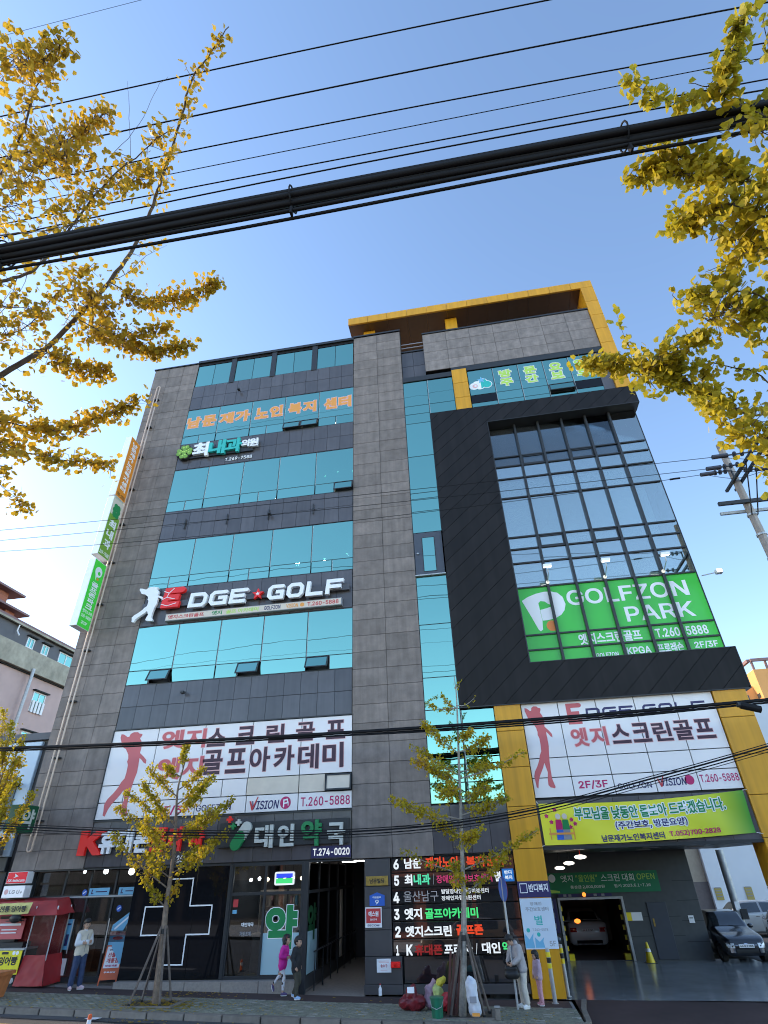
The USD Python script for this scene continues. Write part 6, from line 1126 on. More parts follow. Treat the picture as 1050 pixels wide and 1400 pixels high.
def wy(a, b, z0, z1, x=XW, rail=False, frame='white_paint'):
    g = obj('window', [bx(x-.02, x+.06, a, a+.1, z0, z1), bx(x-.02, x+.06, b-.1, b, z0, z1), bx(x-.02, x+.06, a+.1, b-.1, z0, z0+.1), bx(x-.02, x+.06, a+.1, b-.1, z1-.1, z1), bx(x-.02, x+.06, (a+b)/2-.05, (a+b)/2+.05, z0+.1, z1-.1)], frame, t)
    obj('window_pane', bx(x-.02, x+.01, a+.1, b-.1, z0+.1, z1-.1), 'glass_mirror', t)
    obj('window_hood', bx(x, x+.35, a-.2, b+.2, z1+.05, z1+.15), 'joint', t)
    if rail:
        for i in range(4): yy = a+.1+i*(b-a-.4)/3; obj('rail_slat', cbx(x+.1, x+.2, yy, yy+.28, z0-.1, z0+(z1-z0)*.55, .01), 'white_paint', t)
for a, b in ((26.7, 27.7), (28.9, 29.9)): wy(a, b, 22.95, 24.0, XW-.1)
wy(31.6, 33.9, 22.9, 24.1, XW-.1)
for z in (17.4, 13.6, 9.8):
    wy(29.6, 31.4, z, z+1.9, rail=True); wy(22.3, 24.1, z, z+1.9, rail=True); wy(36.5, 38.3, z, z+1.9, rail=True)
obj('drain_pipe', rod((XW+.7, 27.9, 21.0), (XW+.35, 27.9, .5), .16), 'galvanised', t); obj('drain_pipe', tube([(XW+.6, 24.8, 23.4), (XW+.2, 24.8, 23.9), (XW+.25, 24.8, 24.5)], .07), 'white_paint', t)
t = thing('brick_stair_tower', 'red brick rooftop tower with thin overhanging eaves behind the grey storey', 'building'); obj('brick_wall', bx(XW-8, XW-1.5, 15, 24.0, 24.95, 27.7), 'brick_far', t); obj('roof', bx(XW-8.6, XW-.6, 14.4, 25.2, 27.7, 27.9), 'roof_red', t); obj('side_eave', bx(XW-4, XW-.4, 19, 26.3, 26.0, 26.2), 'roof_red', t); obj('side_wall', bx(XW-3.5, XW-1.2, 24.0, 25.2, 24.95, 26.0), 'brick_far', t)
t = thing('low_shop_building', 'low two storey shop building with a pale blue panel front left of the stone pier', 'building')
obj('front_wall', bx(-40, -16.62, .30, 13, .3, 7.66), 'pillar_tile', t); obj('roof_band', bx(-40, -16.60, .12, 13, 7.66, 7.92), 'grey_render', t)
for i, (a, b) in enumerate(((-24, -21.7), (-21.68, -19.3), (-19.28, -16.93))): obj('front_panel', cbx(a, b, .16, .298, 3.75, 7.60, .02), 'blue_white_panel', t)
obj('awning', bx(-18.3, -17.35, -.35, .16, 6.0, 6.14), 'joint', t); obj('window', bx(-18.2, -17.45, .11, .159, 4.6, 5.95), 'window_dark', t); obj('air_unit', cbx(-18.1, -17.2, -.35, .15, 3.8, 4.35, .03), 'grey_render', t); obj('shop_front', bx(-24, -16.9, .24, .298, .35, 3.3), 'window_dark', t); obj('shop_beam', cbx(-24, -16.9, .1, .297, 3.3, 3.74, .02), 'dark_metal', t)
AY = 110
a0 = (55.262,31.78); a1 = (60.375,39.289); a2 = (66.492,39.604)
t = thing('apartment_tower', 'sunlit orange apartment tower far behind the right yellow column', 'building')
ax = a0[0]
t0 = (56.072,34.037); t1 = (59.449,36.78)
obj('low_wing', bx(ax, ax+4.2, AY, AY+14, -2, t0[1]), 'apartment_orange', t); obj('main_block', bx(ax+4.2, ax+22, AY-3, AY+14, -2, t1[1]), 'apartment_orange', t)
obj('roof_frame', [bx(ax+4.2, ax+22, AY-3.5, AY-3, t1[1]+1.6, t1[1]+2.2), bx(ax+3.6, ax+4.2, AY-3, AY+14, t1[1]+1.6, t1[1]+2.2)]+[bx(x, x+.4, AY-3, AY-2.6, t1[1], t1[1]+1.6) for x in (ax+4.3, ax+7, ax+10, ax+13)], 'roof_red', t)
for k in range(20):
    z = t0[1]-3.2-k*3.0
    if z < 2: break
    obj('window', bx(ax-.02, ax+.1, AY+3, AY+4.6, z, z+1.5), 'window_dark', t); obj('window', bx(ax+1.2, ax+2.7, AY-.06, AY, z, z+1.5), 'window_dark', t); obj('window', bx(ax+5.6, ax+7.6, AY-3.06, AY-3, z, z+1.5), 'window_dark', t); obj('window', bx(ax+4.14, ax+4.2, AY-2, AY-.6, z+.4, z+1.3), 'window_dark', t)
    obj('balcony', cbx(ax+8.4, ax+14, AY-3.9, AY-3.01, z-.4, z+.6, .05), 'apartment_pale', t)
# wall behind the car park, seen through the entrance
t = thing('warehouse', 'plain white walled building with a beige end behind the car park', 'building')
wa, wb = (11.992,0.676), (12.558,0.664)
obj('beige_wall', bx(9.6, wb[0], 21.9, 40, 1.9, 12), 'beige_wall', t); obj('brown_base', bx(9.6, wb[0]+.02, 21.85, 40, -.6, 1.9), 'brown_wall', t); obj('white_wall', bx(wb[0]+.03, 40, 21.6, 40, -.6, 12), 'white_wall', t)
for i, x in enumerate(((12.941,0.744)[0], (14.604,0.607)[0])): obj('wall_notice', bx(x-.2, x+.2, 21.57, 21.6, 1.0, 1.6), 'notice_ochre', t) if 'notice_ochre' in MATS else (plain('notice_ochre', (.38, .30, .08), .6), obj('wall_notice', bx(x-.2, x+.2, 21.57, 21.6, 1.0, 1.6), 'notice_ochre', t)); obj('notice_text', [bx(x-.15, x+.15, 21.56, 21.569, 1.15+.14*k, 1.2+.14*k) for k in range(4)], 'print_grey', t)
tag(obj('car_park_ground', tm([(7.9, 8.3, -.21), (60, 8.3, -.6), (60, 40, -.9), (7.9, 40, -.4), (9.3, 0.0, -.205), (60, 0.0, -.8)], [(0, 1, 2), (0, 2, 3), (4, 5, 1), (4, 1, 0)]), 'asphalt'), kind='structure')
t = thing('steel_post', 'grey steel post at the edge of the car park', 'post', (9.75, 9.6, -.3)); obj('shaft', rod((0, 0, 0), (0, 0, 3.62), .15, 14), 'galvanised', t, smooth=30); obj('base_plate', bx(-.25, .25, -.25, .25, 0, .03), 'galvanised', t); obj('meter_box', bx(.05, .3, -.2, -.1, 1.2, 1.55), 'dark_metal', t); obj('paper_notice', bx(-.09, .09, -.165, -.155, 1.5, 1.8), 'print_white', t)
plain('shop_fascia_dark', (.05, .045, .045), .5)
# low row across the street, reflected in the glass
for i, (a, b, h, m, lb) in enumerate(((-42, -17, 7.0, 'brown_wall', 'low brown shop building across the street behind the viewer, at the left'), (-16.5, 6, 6.2, 'brick_far', 'low brick shop building across the street straight behind the viewer'), (6.5, 40, 7.4, 'grey_render', 'low grey shop building across the street behind the viewer, at the right'))):
    t = thing('street_shop_building', lb, 'building'); obj('wall', bx(a, b, -40, -29, -.3, h), m, t); obj('roof_edge', bx(a-.2, b+.2, -40.2, -28.8, h, h+.25), 'grey_render', t)
    n = int((b-a)/3.4)
    for k in range(n):
        x = a+.6+k*(b-a-.6)/n; obj('window', bx(x, x+2.0, -29, -28.96, 4.0, 5.5), 'window_dark', t); obj('shop_window', bx(x-.2, x+2.5, -29, -28.95, .3, 2.7), 'window_dark', t)
    obj('shop_fascia', cbx(a+.3, b-.3, -28.9, -28.6, 2.8, 3.6, .02) if False else bx(a+.3, b-.3, -28.99, -28.7, 2.8, 3.6), 'shop_fascia_dark', t)
# ---------------------------------------------------------------- vehicles
plain('tyre', (.012, .012, .012), .8); plain('rim', (.55, .55, .56), .3, metal=.9); plain('car_glass', (.012, .014, .016), .03, spec=.8, coat=1.0); plain('chrome', (.75, .75, .76), .12, metal=1.0); plain('lens_white', (.75, .78, .8), .06, coat=1.0, spec=.8); plain('lens_red', (.35, .01, .01), .1, coat=1.0); plain('bumper_black', (.015, .015, .016), .5); plain('rim_gold', (.55, .36, .16), .3, metal=.9)
for nm, c in (('paint_black', (.008, .009, .012)), ('paint_white', (.62, .62, .62)), ('paint_silver', (.35, .36, .37)), ('paint_grey', (.06, .062, .065)), ('paint_blue', (.09, .13, .18)), ('paint_bronze', (.16, .115, .075))): plain(nm, c, .25, metal=.3 if 'black' not in nm and 'white' not in nm else 0, coat=1.0)
# stations: x from the nose, (bottom z, shoulder z, roof z, half width, roof half width)
CARS = {
 'hatch': (3.6, .80, [(0, .32, .52, .54, .52, .46), (.10, .22, .66, .70, .68, .60), (.45, .20, .78, .84, .78, .66), (.95, .19, .86, .95, .80, .66), (1.18, .19, .90, 1.02, .80, .64), (1.75, .19, .92, 1.46, .80, .58), (2.3, .19, .93, 1.50, .80, .58), (2.95, .19, .96, 1.46, .79, .56), (3.35, .21, .98, 1.30, .76, .55), (3.54, .24, .90, .98, .70, .54), (3.6, .34, .70, .72, .62, .50)], (4, 5), (7, 8), (.62, 2.98), .29),
 'sedan': (4.55, .88, [(0, .34, .52, .54, .58, .50), (.12, .22, .64, .68, .76, .66), (.6, .19, .76, .82, .86, .72), (1.25, .19, .86, .92, .88, .72), (1.5, .19, .90, .98, .88, .70), (2.2, .19, .92, 1.40, .88, .60), (2.75, .19, .93, 1.44, .88, .60), (3.3, .19, .95, 1.36, .88, .60), (3.85, .20, .98, 1.06, .86, .66), (4.38, .22, .98, 1.03, .82, .68), (4.5, .30, .86, .90, .76, .64), (4.55, .38, .70, .72, .70, .60)], (4, 5), (7, 8), (.88, 3.58), .31),
 'suv': (4.6, .92, [(0, .36, .70, .72, .64, .56), (.12, .26, .84, .88, .82, .72), (.6, .24, .96, 1.02, .90, .76), (1.15, .24, 1.02, 1.08, .92, .74), (1.35, .24, 1.04, 1.12, .92, .72), (1.95, .24, 1.05, 1.54, .92, .64), (2.6, .24, 1.06, 1.58, .92, .64), (3.5, .24, 1.08, 1.55, .91, .62), (4.2, .25, 1.10, 1.45, .88, .60), (4.5, .28, 1.05, 1.14, .82, .64), (4.6, .40, .80, .84, .74, .60)], (4, 5), (7, 8), (.88, 3.60), .36)}
def car(label, kind, paint, loc_, heading, rim='rim', plate_txt='', detail=True):
    L, hw, S, ws, rw, ax_, wr = CARS[kind]
    t = thing('parked_car', label, 'car', loc_, heading, None)        # nose at local +x end
    def sec(s):
        x, zb, zs_, zr, w, wr_ = s; X = L/2-x
        ring = [(0, zb), (w*.80, zb), (w*.97, zb+.10), (w, zb+(zs_-zb)*.5), (w*.985, zs_-.06), (w*.955, zs_), (wr_+(w*.95-wr_)*.12, zr-.05 if zr-zs_ > .12 else zs_+(zr-zs_)*.7), (wr_*.86, zr-.008), (0, zr)]
        full = ring + [(-a, b) for a, b in ring[-2:0:-1]]
        return np.array([(X, a, b) for a, b in full])
    # denser stations so the skin is smooth
    A = np.array(S); xs2 = np.unique(np.r_[A[:, 0], np.linspace(0, L, 48)])
    from scipy.interpolate import PchipInterpolator; S2 = np.stack([xs2]+[PchipInterpolator(A[:, 0], A[:, k])(xs2) for k in range(1, 6)], 1); A = S2
    rings = np.array([sec(s) for s in S2]); n, m, _ = rings.shape
    v = list(rings.reshape(-1, 3)); f = []
    for i in range(n-1):
        for j in range(m):
            a, b, c, d = i*m+j, i*m+(j+1) % m, (i+1)*m+(j+1) % m, (i+1)*m+j; f += [(a, c, b), (a, d, c)]
    for i, flip in ((0, False), (n-1, True)):
        c0 = len(v); v.append(rings[i].mean(0))
        for j in range(m): q = (c0, i*m+j, i*m+(j+1) % m); f.append(q if not flip else q[::-1])
    body = tm(v, f); body.fix_normals()
    try:
        M = manifold3d.Manifold(manifold3d.Mesh(np.asarray(body.vertices, np.float32), np.asarray(body.faces, np.uint32)))
        for xa in ax_:
            for sgn in (-1, 1):
                cyl = manifold3d.Manifold.cylinder(.34, wr+.05, circular_segments=28).rotate((90, 0, 0)).translate((L/2-xa, sgn*(hw-.12)+.17, wr)); M = M - cyl
        if M.num_tri() > 50: body = M
    except Exception: pass
    obj('body', body, paint, t, smooth=42)
    def side_pts(x, lo, hi, sgn, off=.012):      # a point pair on the greenhouse side at station x
        s = [np.interp(x, A[:, 0], A[:, k]) for k in range(6)]; _, zb, zs_, zr, w, wr_ = s
        pa = np.array([w*.955, zs_]); pb = np.array([wr_+(w*.95-wr_)*.12, zr-.05]); nrm = np.array([pb[1]-pa[1], -(pb[0]-pa[0])]); nrm /= np.linalg.norm(nrm)+1e-9
        q0, q1 = pa+(pb-pa)*lo+nrm*off, pa+(pb-pa)*hi+nrm*off
        return (L/2-x, sgn*q0[0], q0[1]), (L/2-x, sgn*q1[0], q1[1])
    xA0, xA1, xC0, xC1 = S[ws[0]][0], S[ws[1]][0], S[rw[0]][0], S[rw[1]][0]
    mid = (xA1+xC0)/2+.1
    def glaze(x0, x1, f0, f1, sgn):
        xs3 = np.linspace(x0, x1, 7); pts = []
        for x in xs3:
            hi = .93; lo = .08
            if x < xA1: hi = .93
            a, b = side_pts(x, lo, hi, sgn); pts += [a, b]
        fs = []
        for i in range(6): a = 2*i; fs += [(a, a+1, a+3), (a, a+3, a+2)]
        if sgn < 0: fs = [q[::-1] for q in fs]
        return tm(pts, fs)
    for sgn in (-1, 1):
        obj('side_window', glaze(xA0+.30, mid-.05, 0, 0, sgn), 'car_glass', t); obj('side_window', glaze(mid+.05, xC0+(xC1-xC0)*.45, 0, 0, sgn), 'car_glass', t)
    def screen(x0, x1, name, off=.012):
        xs3 = np.linspace(x0, x1, 6); pts = []; cols = (-1, -.6, 0, .6, 1)
        for x in xs3:
            s = [np.interp(x, A[:, 0], A[:, k]) for k in range(6)]; zr, wr_ = s[3], s[5]
            for c in cols: pts.append((L/2-x, c*wr_*.90, zr+off-.02*abs(c)**2))
        fs = []
        for i in range(5):
            for j in range(4): a = i*5+j; fs += [(a, a+1, a+6), (a, a+6, a+5)]
        obj(name, tm(pts, fs), 'car_glass', t, smooth=True)
    screen(xA0+.03, xA1-.05, 'windscreen'); screen(xC0+.08, (xC1 if kind == 'sedan' else S[rw[1]+1][0])-.06, 'rear_window')
    for xa in ax_:
        for sgn in (-1, 1):
            w = part_group('wheel', t); y = sgn*(hw-.10)
            prof = [(wr*.62, -.10), (wr*.9, -.105), (wr, -.07), (wr, .07), (wr*.9, .105), (wr*.62, .10)]
            def rot(m_): q = m_.vertices.copy(); return tm(np.stack([q[:, 0]+L/2-xa, -q[:, 2]*sgn*-1+y, q[:, 1]+wr], 1), m_.faces[:, ::-1])
            obj('tyre', rot(lathe(prof, 28)), 'tyre', w, smooth=30)
            sp = [lathe([(wr*.54, .07), (wr*.66, .07), (wr*.66, .09), (wr*.54, .09)], 24), lathe([(0, .03), (wr*.62, .03), (wr*.62, .035), (0, .035)], 20)]
            rimm = [rot(sp[0])]
            for q in range(10): a = q*2*math.pi/10; b_ = bx(.0, wr*.58, -.022, .022, .05, .085); b_.apply_transform(trimesh.transformations.rotation_matrix(a, [0, 0, 1])); rimm.append(rot(b_))
            obj('rim', rimm, rim, w); obj('wheel_disc', rot(sp[1]), 'bumper_black', w)
    def S_at(x): return [np.interp(x, A[:, 0], A[:, k]) for k in range(6)]
    nz = S[1][2]; nw = S[1][4]
    def face(y0, y1, z0, z1, x, bulge=.02, nseg=6):   # a patch on the nose or tail
        return y0, y1, z0, z1
    front = [s for s in S[:3]]
    def nosex(y, z):   # how far the nose skin lies at (y, z)
        for x in np.linspace(0, .9, 46):
            s = S_at(x)
            if abs(y) <= s[4]*.985 and s[1] <= z <= s[3] - .0: 
                if z <= s[2]-.02 or abs(y) < s[5]: return L/2-x
        return L/2-.6
    def tailx(y, z):
        for x in np.linspace(L, L-1.2, 60):
            s = S_at(x)
            if abs(y) <= s[4]*.985 and s[1] <= z <= s[3] and (z <= s[2] or abs(y) < s[5]): return L/2-x
        return -(L/2-.6)
    def patch(name, y0, y1, z0, z1, fx, mt, th=.018, n=5):
        ys_, zs2 = np.linspace(y0, y1, n), np.linspace(z0, z1, 4); s = 1 if fx is nosex else -1
        P = [[(fx(y, z)+s*th, y, z) for y in ys_] for z in zs2]; P = np.array(P).reshape(-1, 3); fs = []
        for j in range(3):
            for i in range(n-1): a = j*n+i; fs += [(a, a+1, a+n+1), (a, a+n+1, a+n)] if s > 0 else [(a, a+n+1, a+1), (a, a+n, a+n+1)]
        obj(name, tm(P, fs), mt, t, smooth=True)
    zb = S[1][1]
    for sgn in (-1, 1):
        a, b = sgn*nw*.60, sgn*nw*.97; patch('headlight', min(a, b), max(a, b), nz-.20, nz-.06, nosex, 'lens_white')
        a, b = sgn*nw*.62, sgn*nw*.85; patch('fog_lamp', min(a, b), max(a, b), zb+.10, zb+.24, nosex, 'chrome', .012)
        s2 = S[-2]; a, b = sgn*s2[4]*.62, sgn*s2[4]*.98; patch('tail_light', min(a, b), max(a, b), s2[2]-.18, s2[2]-.03, tailx, 'lens_red')
        s3 = S_at(xA0+.42); mr = ball((L/2-xA0-.42, sgn*(s3[4]+.08), s3[2]+.08), .1, 2, (.8, 1.1, .75)); obj('wing_mirror', mr, paint, t, smooth=True)
        for x in (mid-.25, xC0-.1):
            s4 = S_at(x); obj('door_handle', bx(L/2-x-.09, L/2-x+.09, sgn*s4[4]*1.0-.012, sgn*s4[4]*1.0+.012, s4[2]-.14, s4[2]-.11), 'chrome', t)
        s5 = S_at(mid); obj('door_gap', bx(L/2-mid-.006, L/2-mid+.006, sgn*s5[4]*1.0-.004, sgn*s5[4]*1.0+.004, s5[1]+.12, s5[2]-.02), 'bumper_black', t)
        obj('sill_trim', bx(L/2-ax_[1]+wr+.06, L/2-ax_[0]-wr-.06, sgn*hw*.97-.02, sgn*hw*.97+.02, zb-.02, zb+.07), 'bumper_black', t)
    patch('grille', -nw*.5, nw*.5, nz-.17, nz-.08, nosex, 'bumper_black', .012); patch('grille_trim', -nw*.55, nw*.55, nz-.125, nz-.105, nosex, 'chrome', .02); patch('lower_grille', -nw*.55, nw*.55, zb+.08, zb+.2, nosex, 'bumper_black', .012)
    patch('badge', -.06, .06, nz-.10, nz-.06, nosex, 'chrome', .03, 3)
    for fx, zc in ((nosex, zb+.30), (tailx, S[-2][2]-.12)):
        patch('number_plate', -.26, .26, zc-.055, zc+.055, fx, 'print_white', .035, 3)
    xp = nosex(0, zb+.30)+.037
    s = words(plate_txt or '64 8 7783', (-.22, .22, zb+.27, zb+.33), .02, True)
    m_ = plate(s, 0, .002); vv = m_.vertices.copy(); obj('plate_lettering', tm(np.stack([xp-vv[:, 1], vv[:, 0], vv[:, 2]], 1), m_.faces), 'print_black', t)
    sR = words(plate_txt or '64 8 7783', (-.22, .22, S[-2][2]-.15, S[-2][2]-.09), .02, True); m_ = plate(sR, 0, .002); vv = m_.vertices.copy(); xq = tailx(0, S[-2][2]-.12)-.037
    obj('plate_lettering', tm(np.stack([xq+vv[:, 1], -vv[:, 0], vv[:, 2]], 1), m_.faces), 'print_black', t)
    patch('rear_bumper_strip', -S[-2][4]*.7, S[-2][4]*.7, zb+.06, zb+.18, tailx, 'bumper_black', .012)
    return t
bc_ = (8.832,0.189)
car('small black hatchback with its lights towards the street in the car park', 'hatch', 'paint_black', (bc_[0], 8.8, -.23), -90)
car('white hatchback half hidden behind the dark pier and the black car', 'hatch', 'paint_white', (bc_[0]-.55, 13.6, -.28), -90)
car('silver sport utility car with its side to the white wall', 'suv', 'paint_silver', (12.6, 17.4, -.40), 180)
car('white sedan in front of the beige wall end, only its roof showing', 'sedan', 'paint_white', (9.6, 18.2, -.36), -75)
car('dark grey sedan at the right edge partly behind the yellow column', 'sedan', 'paint_grey', (12.5, 11.6, -.30), -100)
car('white sedan standing inside the dark parking lift', 'sedan', 'paint_white', (3.75, GW+4.9, -.17), 90)
car('steel blue sedan with only its front corner showing past the left yellow column', 'sedan', 'paint_blue', (.93, 4.15, -.14), -90)
car('bronze sport utility car parked behind the viewer and mirrored in the directory board', 'suv', 'paint_bronze', (-1.6, -14.05, gz(-1.6)-DROP), 180, 'rim_gold')
# ---------------------------------------------------------------- people
plain('skin', (.50, .30, .21), .55, noise=.06, nscale=20); plain('hair_black', (.012, .010, .010), .5); plain('vest_cream', (.62, .55, .45), .85, noise=.06); plain('knit_white', (.66, .66, .68), .9, noise=.05); plain('denim_navy', (.035, .055, .12), .85, noise=.15, nscale=9); plain('shoe_pink', (.72, .50, .52), .6); plain('sole_white', (.75, .75, .75), .6); plain('jacket_pink', (.68, .02, .32), .7, noise=.08); plain('jacket_black', (.012, .012, .015), .75); plain('trouser_olive', (.055, .05, .035), .85); plain('shoe_purple', (.09, .06, .16), .6); plain('shoe_blue', (.35, .50, .72), .6); plain('eye_dark', (.02, .012, .01), .3); plain('lip', (.42, .17, .14), .5); plain('puffer_grey', (.40, .37, .37), .7, noise=.12); plain('trouser_cream', (.60, .54, .46), .85, noise=.06); plain('coat_lilac', (.50, .36, .44), .8); plain('trouser_pink', (.66, .34, .40), .85); plain('shoe_rose', (.55, .25, .28), .7); plain('bag_black', (.012, .011, .011), .45); plain('band_red', (.35, .02, .03), .6)
mat('legging_spots', {'g': ('geometry', {}), 'v': ('voronoi_texture', {'scale': 7.0, 'randomness': 1.0}), 'r': ('rgb_ramp', {'ramp': [(0, (.02, .02, .025)), (.30, (.02, .02, .025)), (.33, (.66, .66, .70)), (1, (.66, .66, .70))]}), 'p': ('principled_bsdf', {'roughness': .85})}, [('g.position', 'v.vector'), ('v.distance', 'r.fac'), ('r.color', 'p.base_color')])
def sph(c, r): return manifold3d.Manifold.sphere(float(r), 20).translate(tuple(map(float, c)))
def bone(a, ra, b, rb): return manifold3d.Manifold.batch_hull([sph(a, ra), sph(b, rb)])
def blob(bones, edge=.02, it=8):
    m = manifold3d.Manifold.batch_boolean(bones, manifold3d.OpType.Add).refine_to_length(edge); q = m.to_mesh()
    tmh = trimesh.Trimesh(q.vert_properties[:, :3], q.tri_verts, process=True); trimesh.smoothing.filter_taubin(tmh, .5, -.53, it); return tmh
def vec(*a): return np.array(a, float)
def fold(m, amp=.022):
    v = m.vertices; n = m.vertex_normals; f = meshkit.fbm(v*np.array([9, 9, 15.]), 3, 4)+.5*meshkit.fbm(v*26, 2, 9); return tm(v+n*((f-.75)*amp)[:, None], m.faces)
def hand(w, d, palm_n, s, curl=.5):
    """palm and five unequal fingers: w wrist, d direction of the hand, palm_n palm normal, s length"""
    d = d/np.linalg.norm(d); n_ = palm_n-d*np.dot(palm_n, d); n_ /= np.linalg.norm(n_); l = np.cross(n_, d)
    out = [bone(w, s*.16, w+d*s*.12, s*.17), manifold3d.Manifold.batch_hull([sph(w+d*s*.15+l*s*.16, s*.09), sph(w+d*s*.15-l*s*.14, s*.09), sph(w+d*s*.52+l*s*.19, s*.08), sph(w+d*s*.50-l*s*.17, s*.075)])]
    for k, (o, ln) in enumerate(((.18, .40), (.065, .46), (-.055, .43), (-.165, .33))):
        p = w+d*s*.50+l*s*o; a = d*math.cos(curl*.5)+n_*math.sin(curl*.5); q = p+a*s*ln*.5; a = d*math.cos(curl*1.5)+n_*math.sin(curl*1.5); r = q+a*s*ln*.5
        out += [bone(p, s*.062, q, s*.056), bone(q, s*.056, r, s*.046)]
    p = w+d*s*.14+l*s*.17; q = p+(d*.55+l*.7+n_*.3)*s*.24; r = q+(d*.9+l*.1+n_*.4)*s*.22; out += [bone(p, s*.075, q, s*.066), bone(q, s*.064, r, s*.052)]
    return out
def person(label, loc_, rotz, H, J, top, bottom, shoes, hair, pose_hair='short', sleeve=None, vest=None, hood=None, topr=1.0, group=None, band=None, coat_len=None, sole='sole_white'):
    """J: joints in units of the height, x forward, y to the left, z up"""
    t = thing('person', label, 'person', loc_, rotz, group)
    g = {k: vec(*v)*H for k, v in J.items() if isinstance(v, tuple)}; u = H
    hd = g['head']; fwd = vec(*J.get('face', (1, 0, 0))); fwd /= np.linalg.norm(fwd); upv = vec(*J.get('headup', (0, 0, 1))); upv = upv-fwd*np.dot(upv, fwd); upv /= np.linalg.norm(upv); lf = np.cross(upv, fwd)
    hs = J.get('hs', 1.0)*u
    P = lambda f, l, z: hd + fwd*f*hs + lf*l*hs + upv*z*hs
    bones = [manifold3d.Manifold.batch_hull([sph(P(-.008, 0, .018), .053*hs), sph(P(.008, 0, .0), .047*hs), sph(P(-.020, 0, .010), .050*hs)]),
             manifold3d.Manifold.batch_hull([sph(P(.012, .018, -.02), .030*hs), sph(P(.012, -.018, -.02), .030*hs), sph(P(.030, 0, -.050), .019*hs), sph(P(.02, 0, .0), .04*hs)]),
             bone(P(.052, 0, .004), .007*hs, P(.064, 0, -.016), .009*hs), bone(P(-.002, .052, .002), .012*hs, P(-.004, .054, -.018), .009*hs), bone(P(-.002, -.052, .002), .012*hs, P(-.004, -.054, -.018), .009*hs),
             bone(P(-.014, 0, -.04), .030*hs, g['neck'], .034*u)]
    tors = [bone(g['neck'], .034*u, g['chest'], .075*u), manifold3d.Manifold.batch_hull([sph(g['shL'], .04*u), sph(g['shR'], .04*u), sph(g['chest'], .07*u)]), manifold3d.Manifold.batch_hull([sph(g['chest'], .075*u), sph(g['hipL'], .055*u), sph(g['hipR'], .055*u)])]
    bones += tors
    for s in 'LR':
        bones += [bone(g['sh'+s], .036*u, g['el'+s], .026*u), bone(g['el'+s], .026*u, g['wr'+s], .018*u), bone(g['hip'+s], .052*u, g['kn'+s], .035*u), bone(g['kn'+s], .034*u, g['an'+s], .022*u)]
        d = g['wr'+s]-g['el'+s]; d = d/np.linalg.norm(d); bones += hand(g['wr'+s], vec(*J.get('hd'+s, d)), vec(*J.get('pn'+s, (0, -1 if s == 'L' else 1, 0))), .095*u, J.get('curl', .6))
        toe = g['an'+s]+vec(*J.get('ft'+s, (.09, 0, -.03)))*u; bones += [bone(g['an'+s], .022*u, toe, .018*u)]
    obj('body', blob(bones, .016*H/1.6), 'skin', t, smooth=True)
    # clothes
    k = topr
    tb = [manifold3d.Manifold.batch_hull([sph(g['shL'], .047*u*k), sph(g['shR'], .047*u*k), sph(g['chest'], .085*u*k)]), bone(g['neck']-vec(0, 0, .012*u), .040*u, g['chest'], .085*u*k)]
    low = g['pelvis'] if coat_len is None else vec(*coat_len)*H
    tb += [manifold3d.Manifold.batch_hull([sph(g['chest'], .086*u*k), sph(low+(g['hipL']-g['pelvis'])*1.15, .066*u*k), sph(low+(g['hipR']-g['pelvis'])*1.15, .066*u*k)])]
    sl = []
    for s in 'LR':
        w = g['el'+s]+(g['wr'+s]-g['el'+s])*.93; sl += [bone(g['sh'+s], .045*u*k, g['el'+s], .036*u*k), bone(g['el'+s], .036*u*k, w, .027*u*k)]
    if vest:
        obj('sweater', blob(sl+[bone(g['neck']-vec(0, 0, .005*u), .043*u, g['chest'], .07*u)], .018), top, t, smooth=True)
        obj('vest', fold(blob(tb, .02)), vest, t, smooth=True)
        f = g['chest']; obj('vest_zip', rod(f+vec(.088*k, 0, .06)*u, (low+vec(.072*k, 0, 0)*u), .004*u, 5), 'print_grey', t)
    else:
        obj('jacket', fold(blob(tb+sl, .018)), top, t, smooth=True)
    tr = [manifold3d.Manifold.batch_hull([sph(g['pelvis']+vec(0, 0, .02*u), .066*u), sph(g['hipL'], .062*u), sph(g['hipR'], .062*u)])]
    for s in 'LR':
        a = g['an'+s]+(g['kn'+s]-g['an'+s])*.10; kr = J.get('leg', 1.0); tr += [bone(g['hip'+s], .060*u*kr, g['kn'+s], .044*u*kr), bone(g['kn'+s], .044*u*kr, a, J.get('cuff', .036)*u)]
    obj('trousers', fold(blob(tr, .018)), bottom, t, smooth=True)
    for s in 'LR':
        ft = vec(*J.get('ft'+s, (.09, 0, -.03)))*u; a = g['an'+s]; heel = a+vec(0, 0, -.022*u) - ft/np.linalg.norm(ft)*.018*u; toe = a+ft
        sh = obj('shoe', blob([bone(a, .028*u, heel, .026*u), bone(heel, .026*u, toe, .022*u), bone(a, .028*u, toe, .022*u)], .012), shoes, t, smooth=True)
        dn = np.cross(ft, vec(0, 1, 0)); dn /= np.linalg.norm(dn); dn = dn if dn[2] < 0 else -dn
        obj('sole', blob([bone(heel+dn*.016*u, .020*u, toe+dn*.014*u, .018*u)], .012, 4), sole, t, smooth=True)
    # hair, eyes, mouth
    hb = [manifold3d.Manifold.batch_hull([sph(P(-.014, 0, .034), .065*hs), sph(P(-.032, 0, .012), .060*hs), sph(P(.016, 0, .050), .046*hs)])]
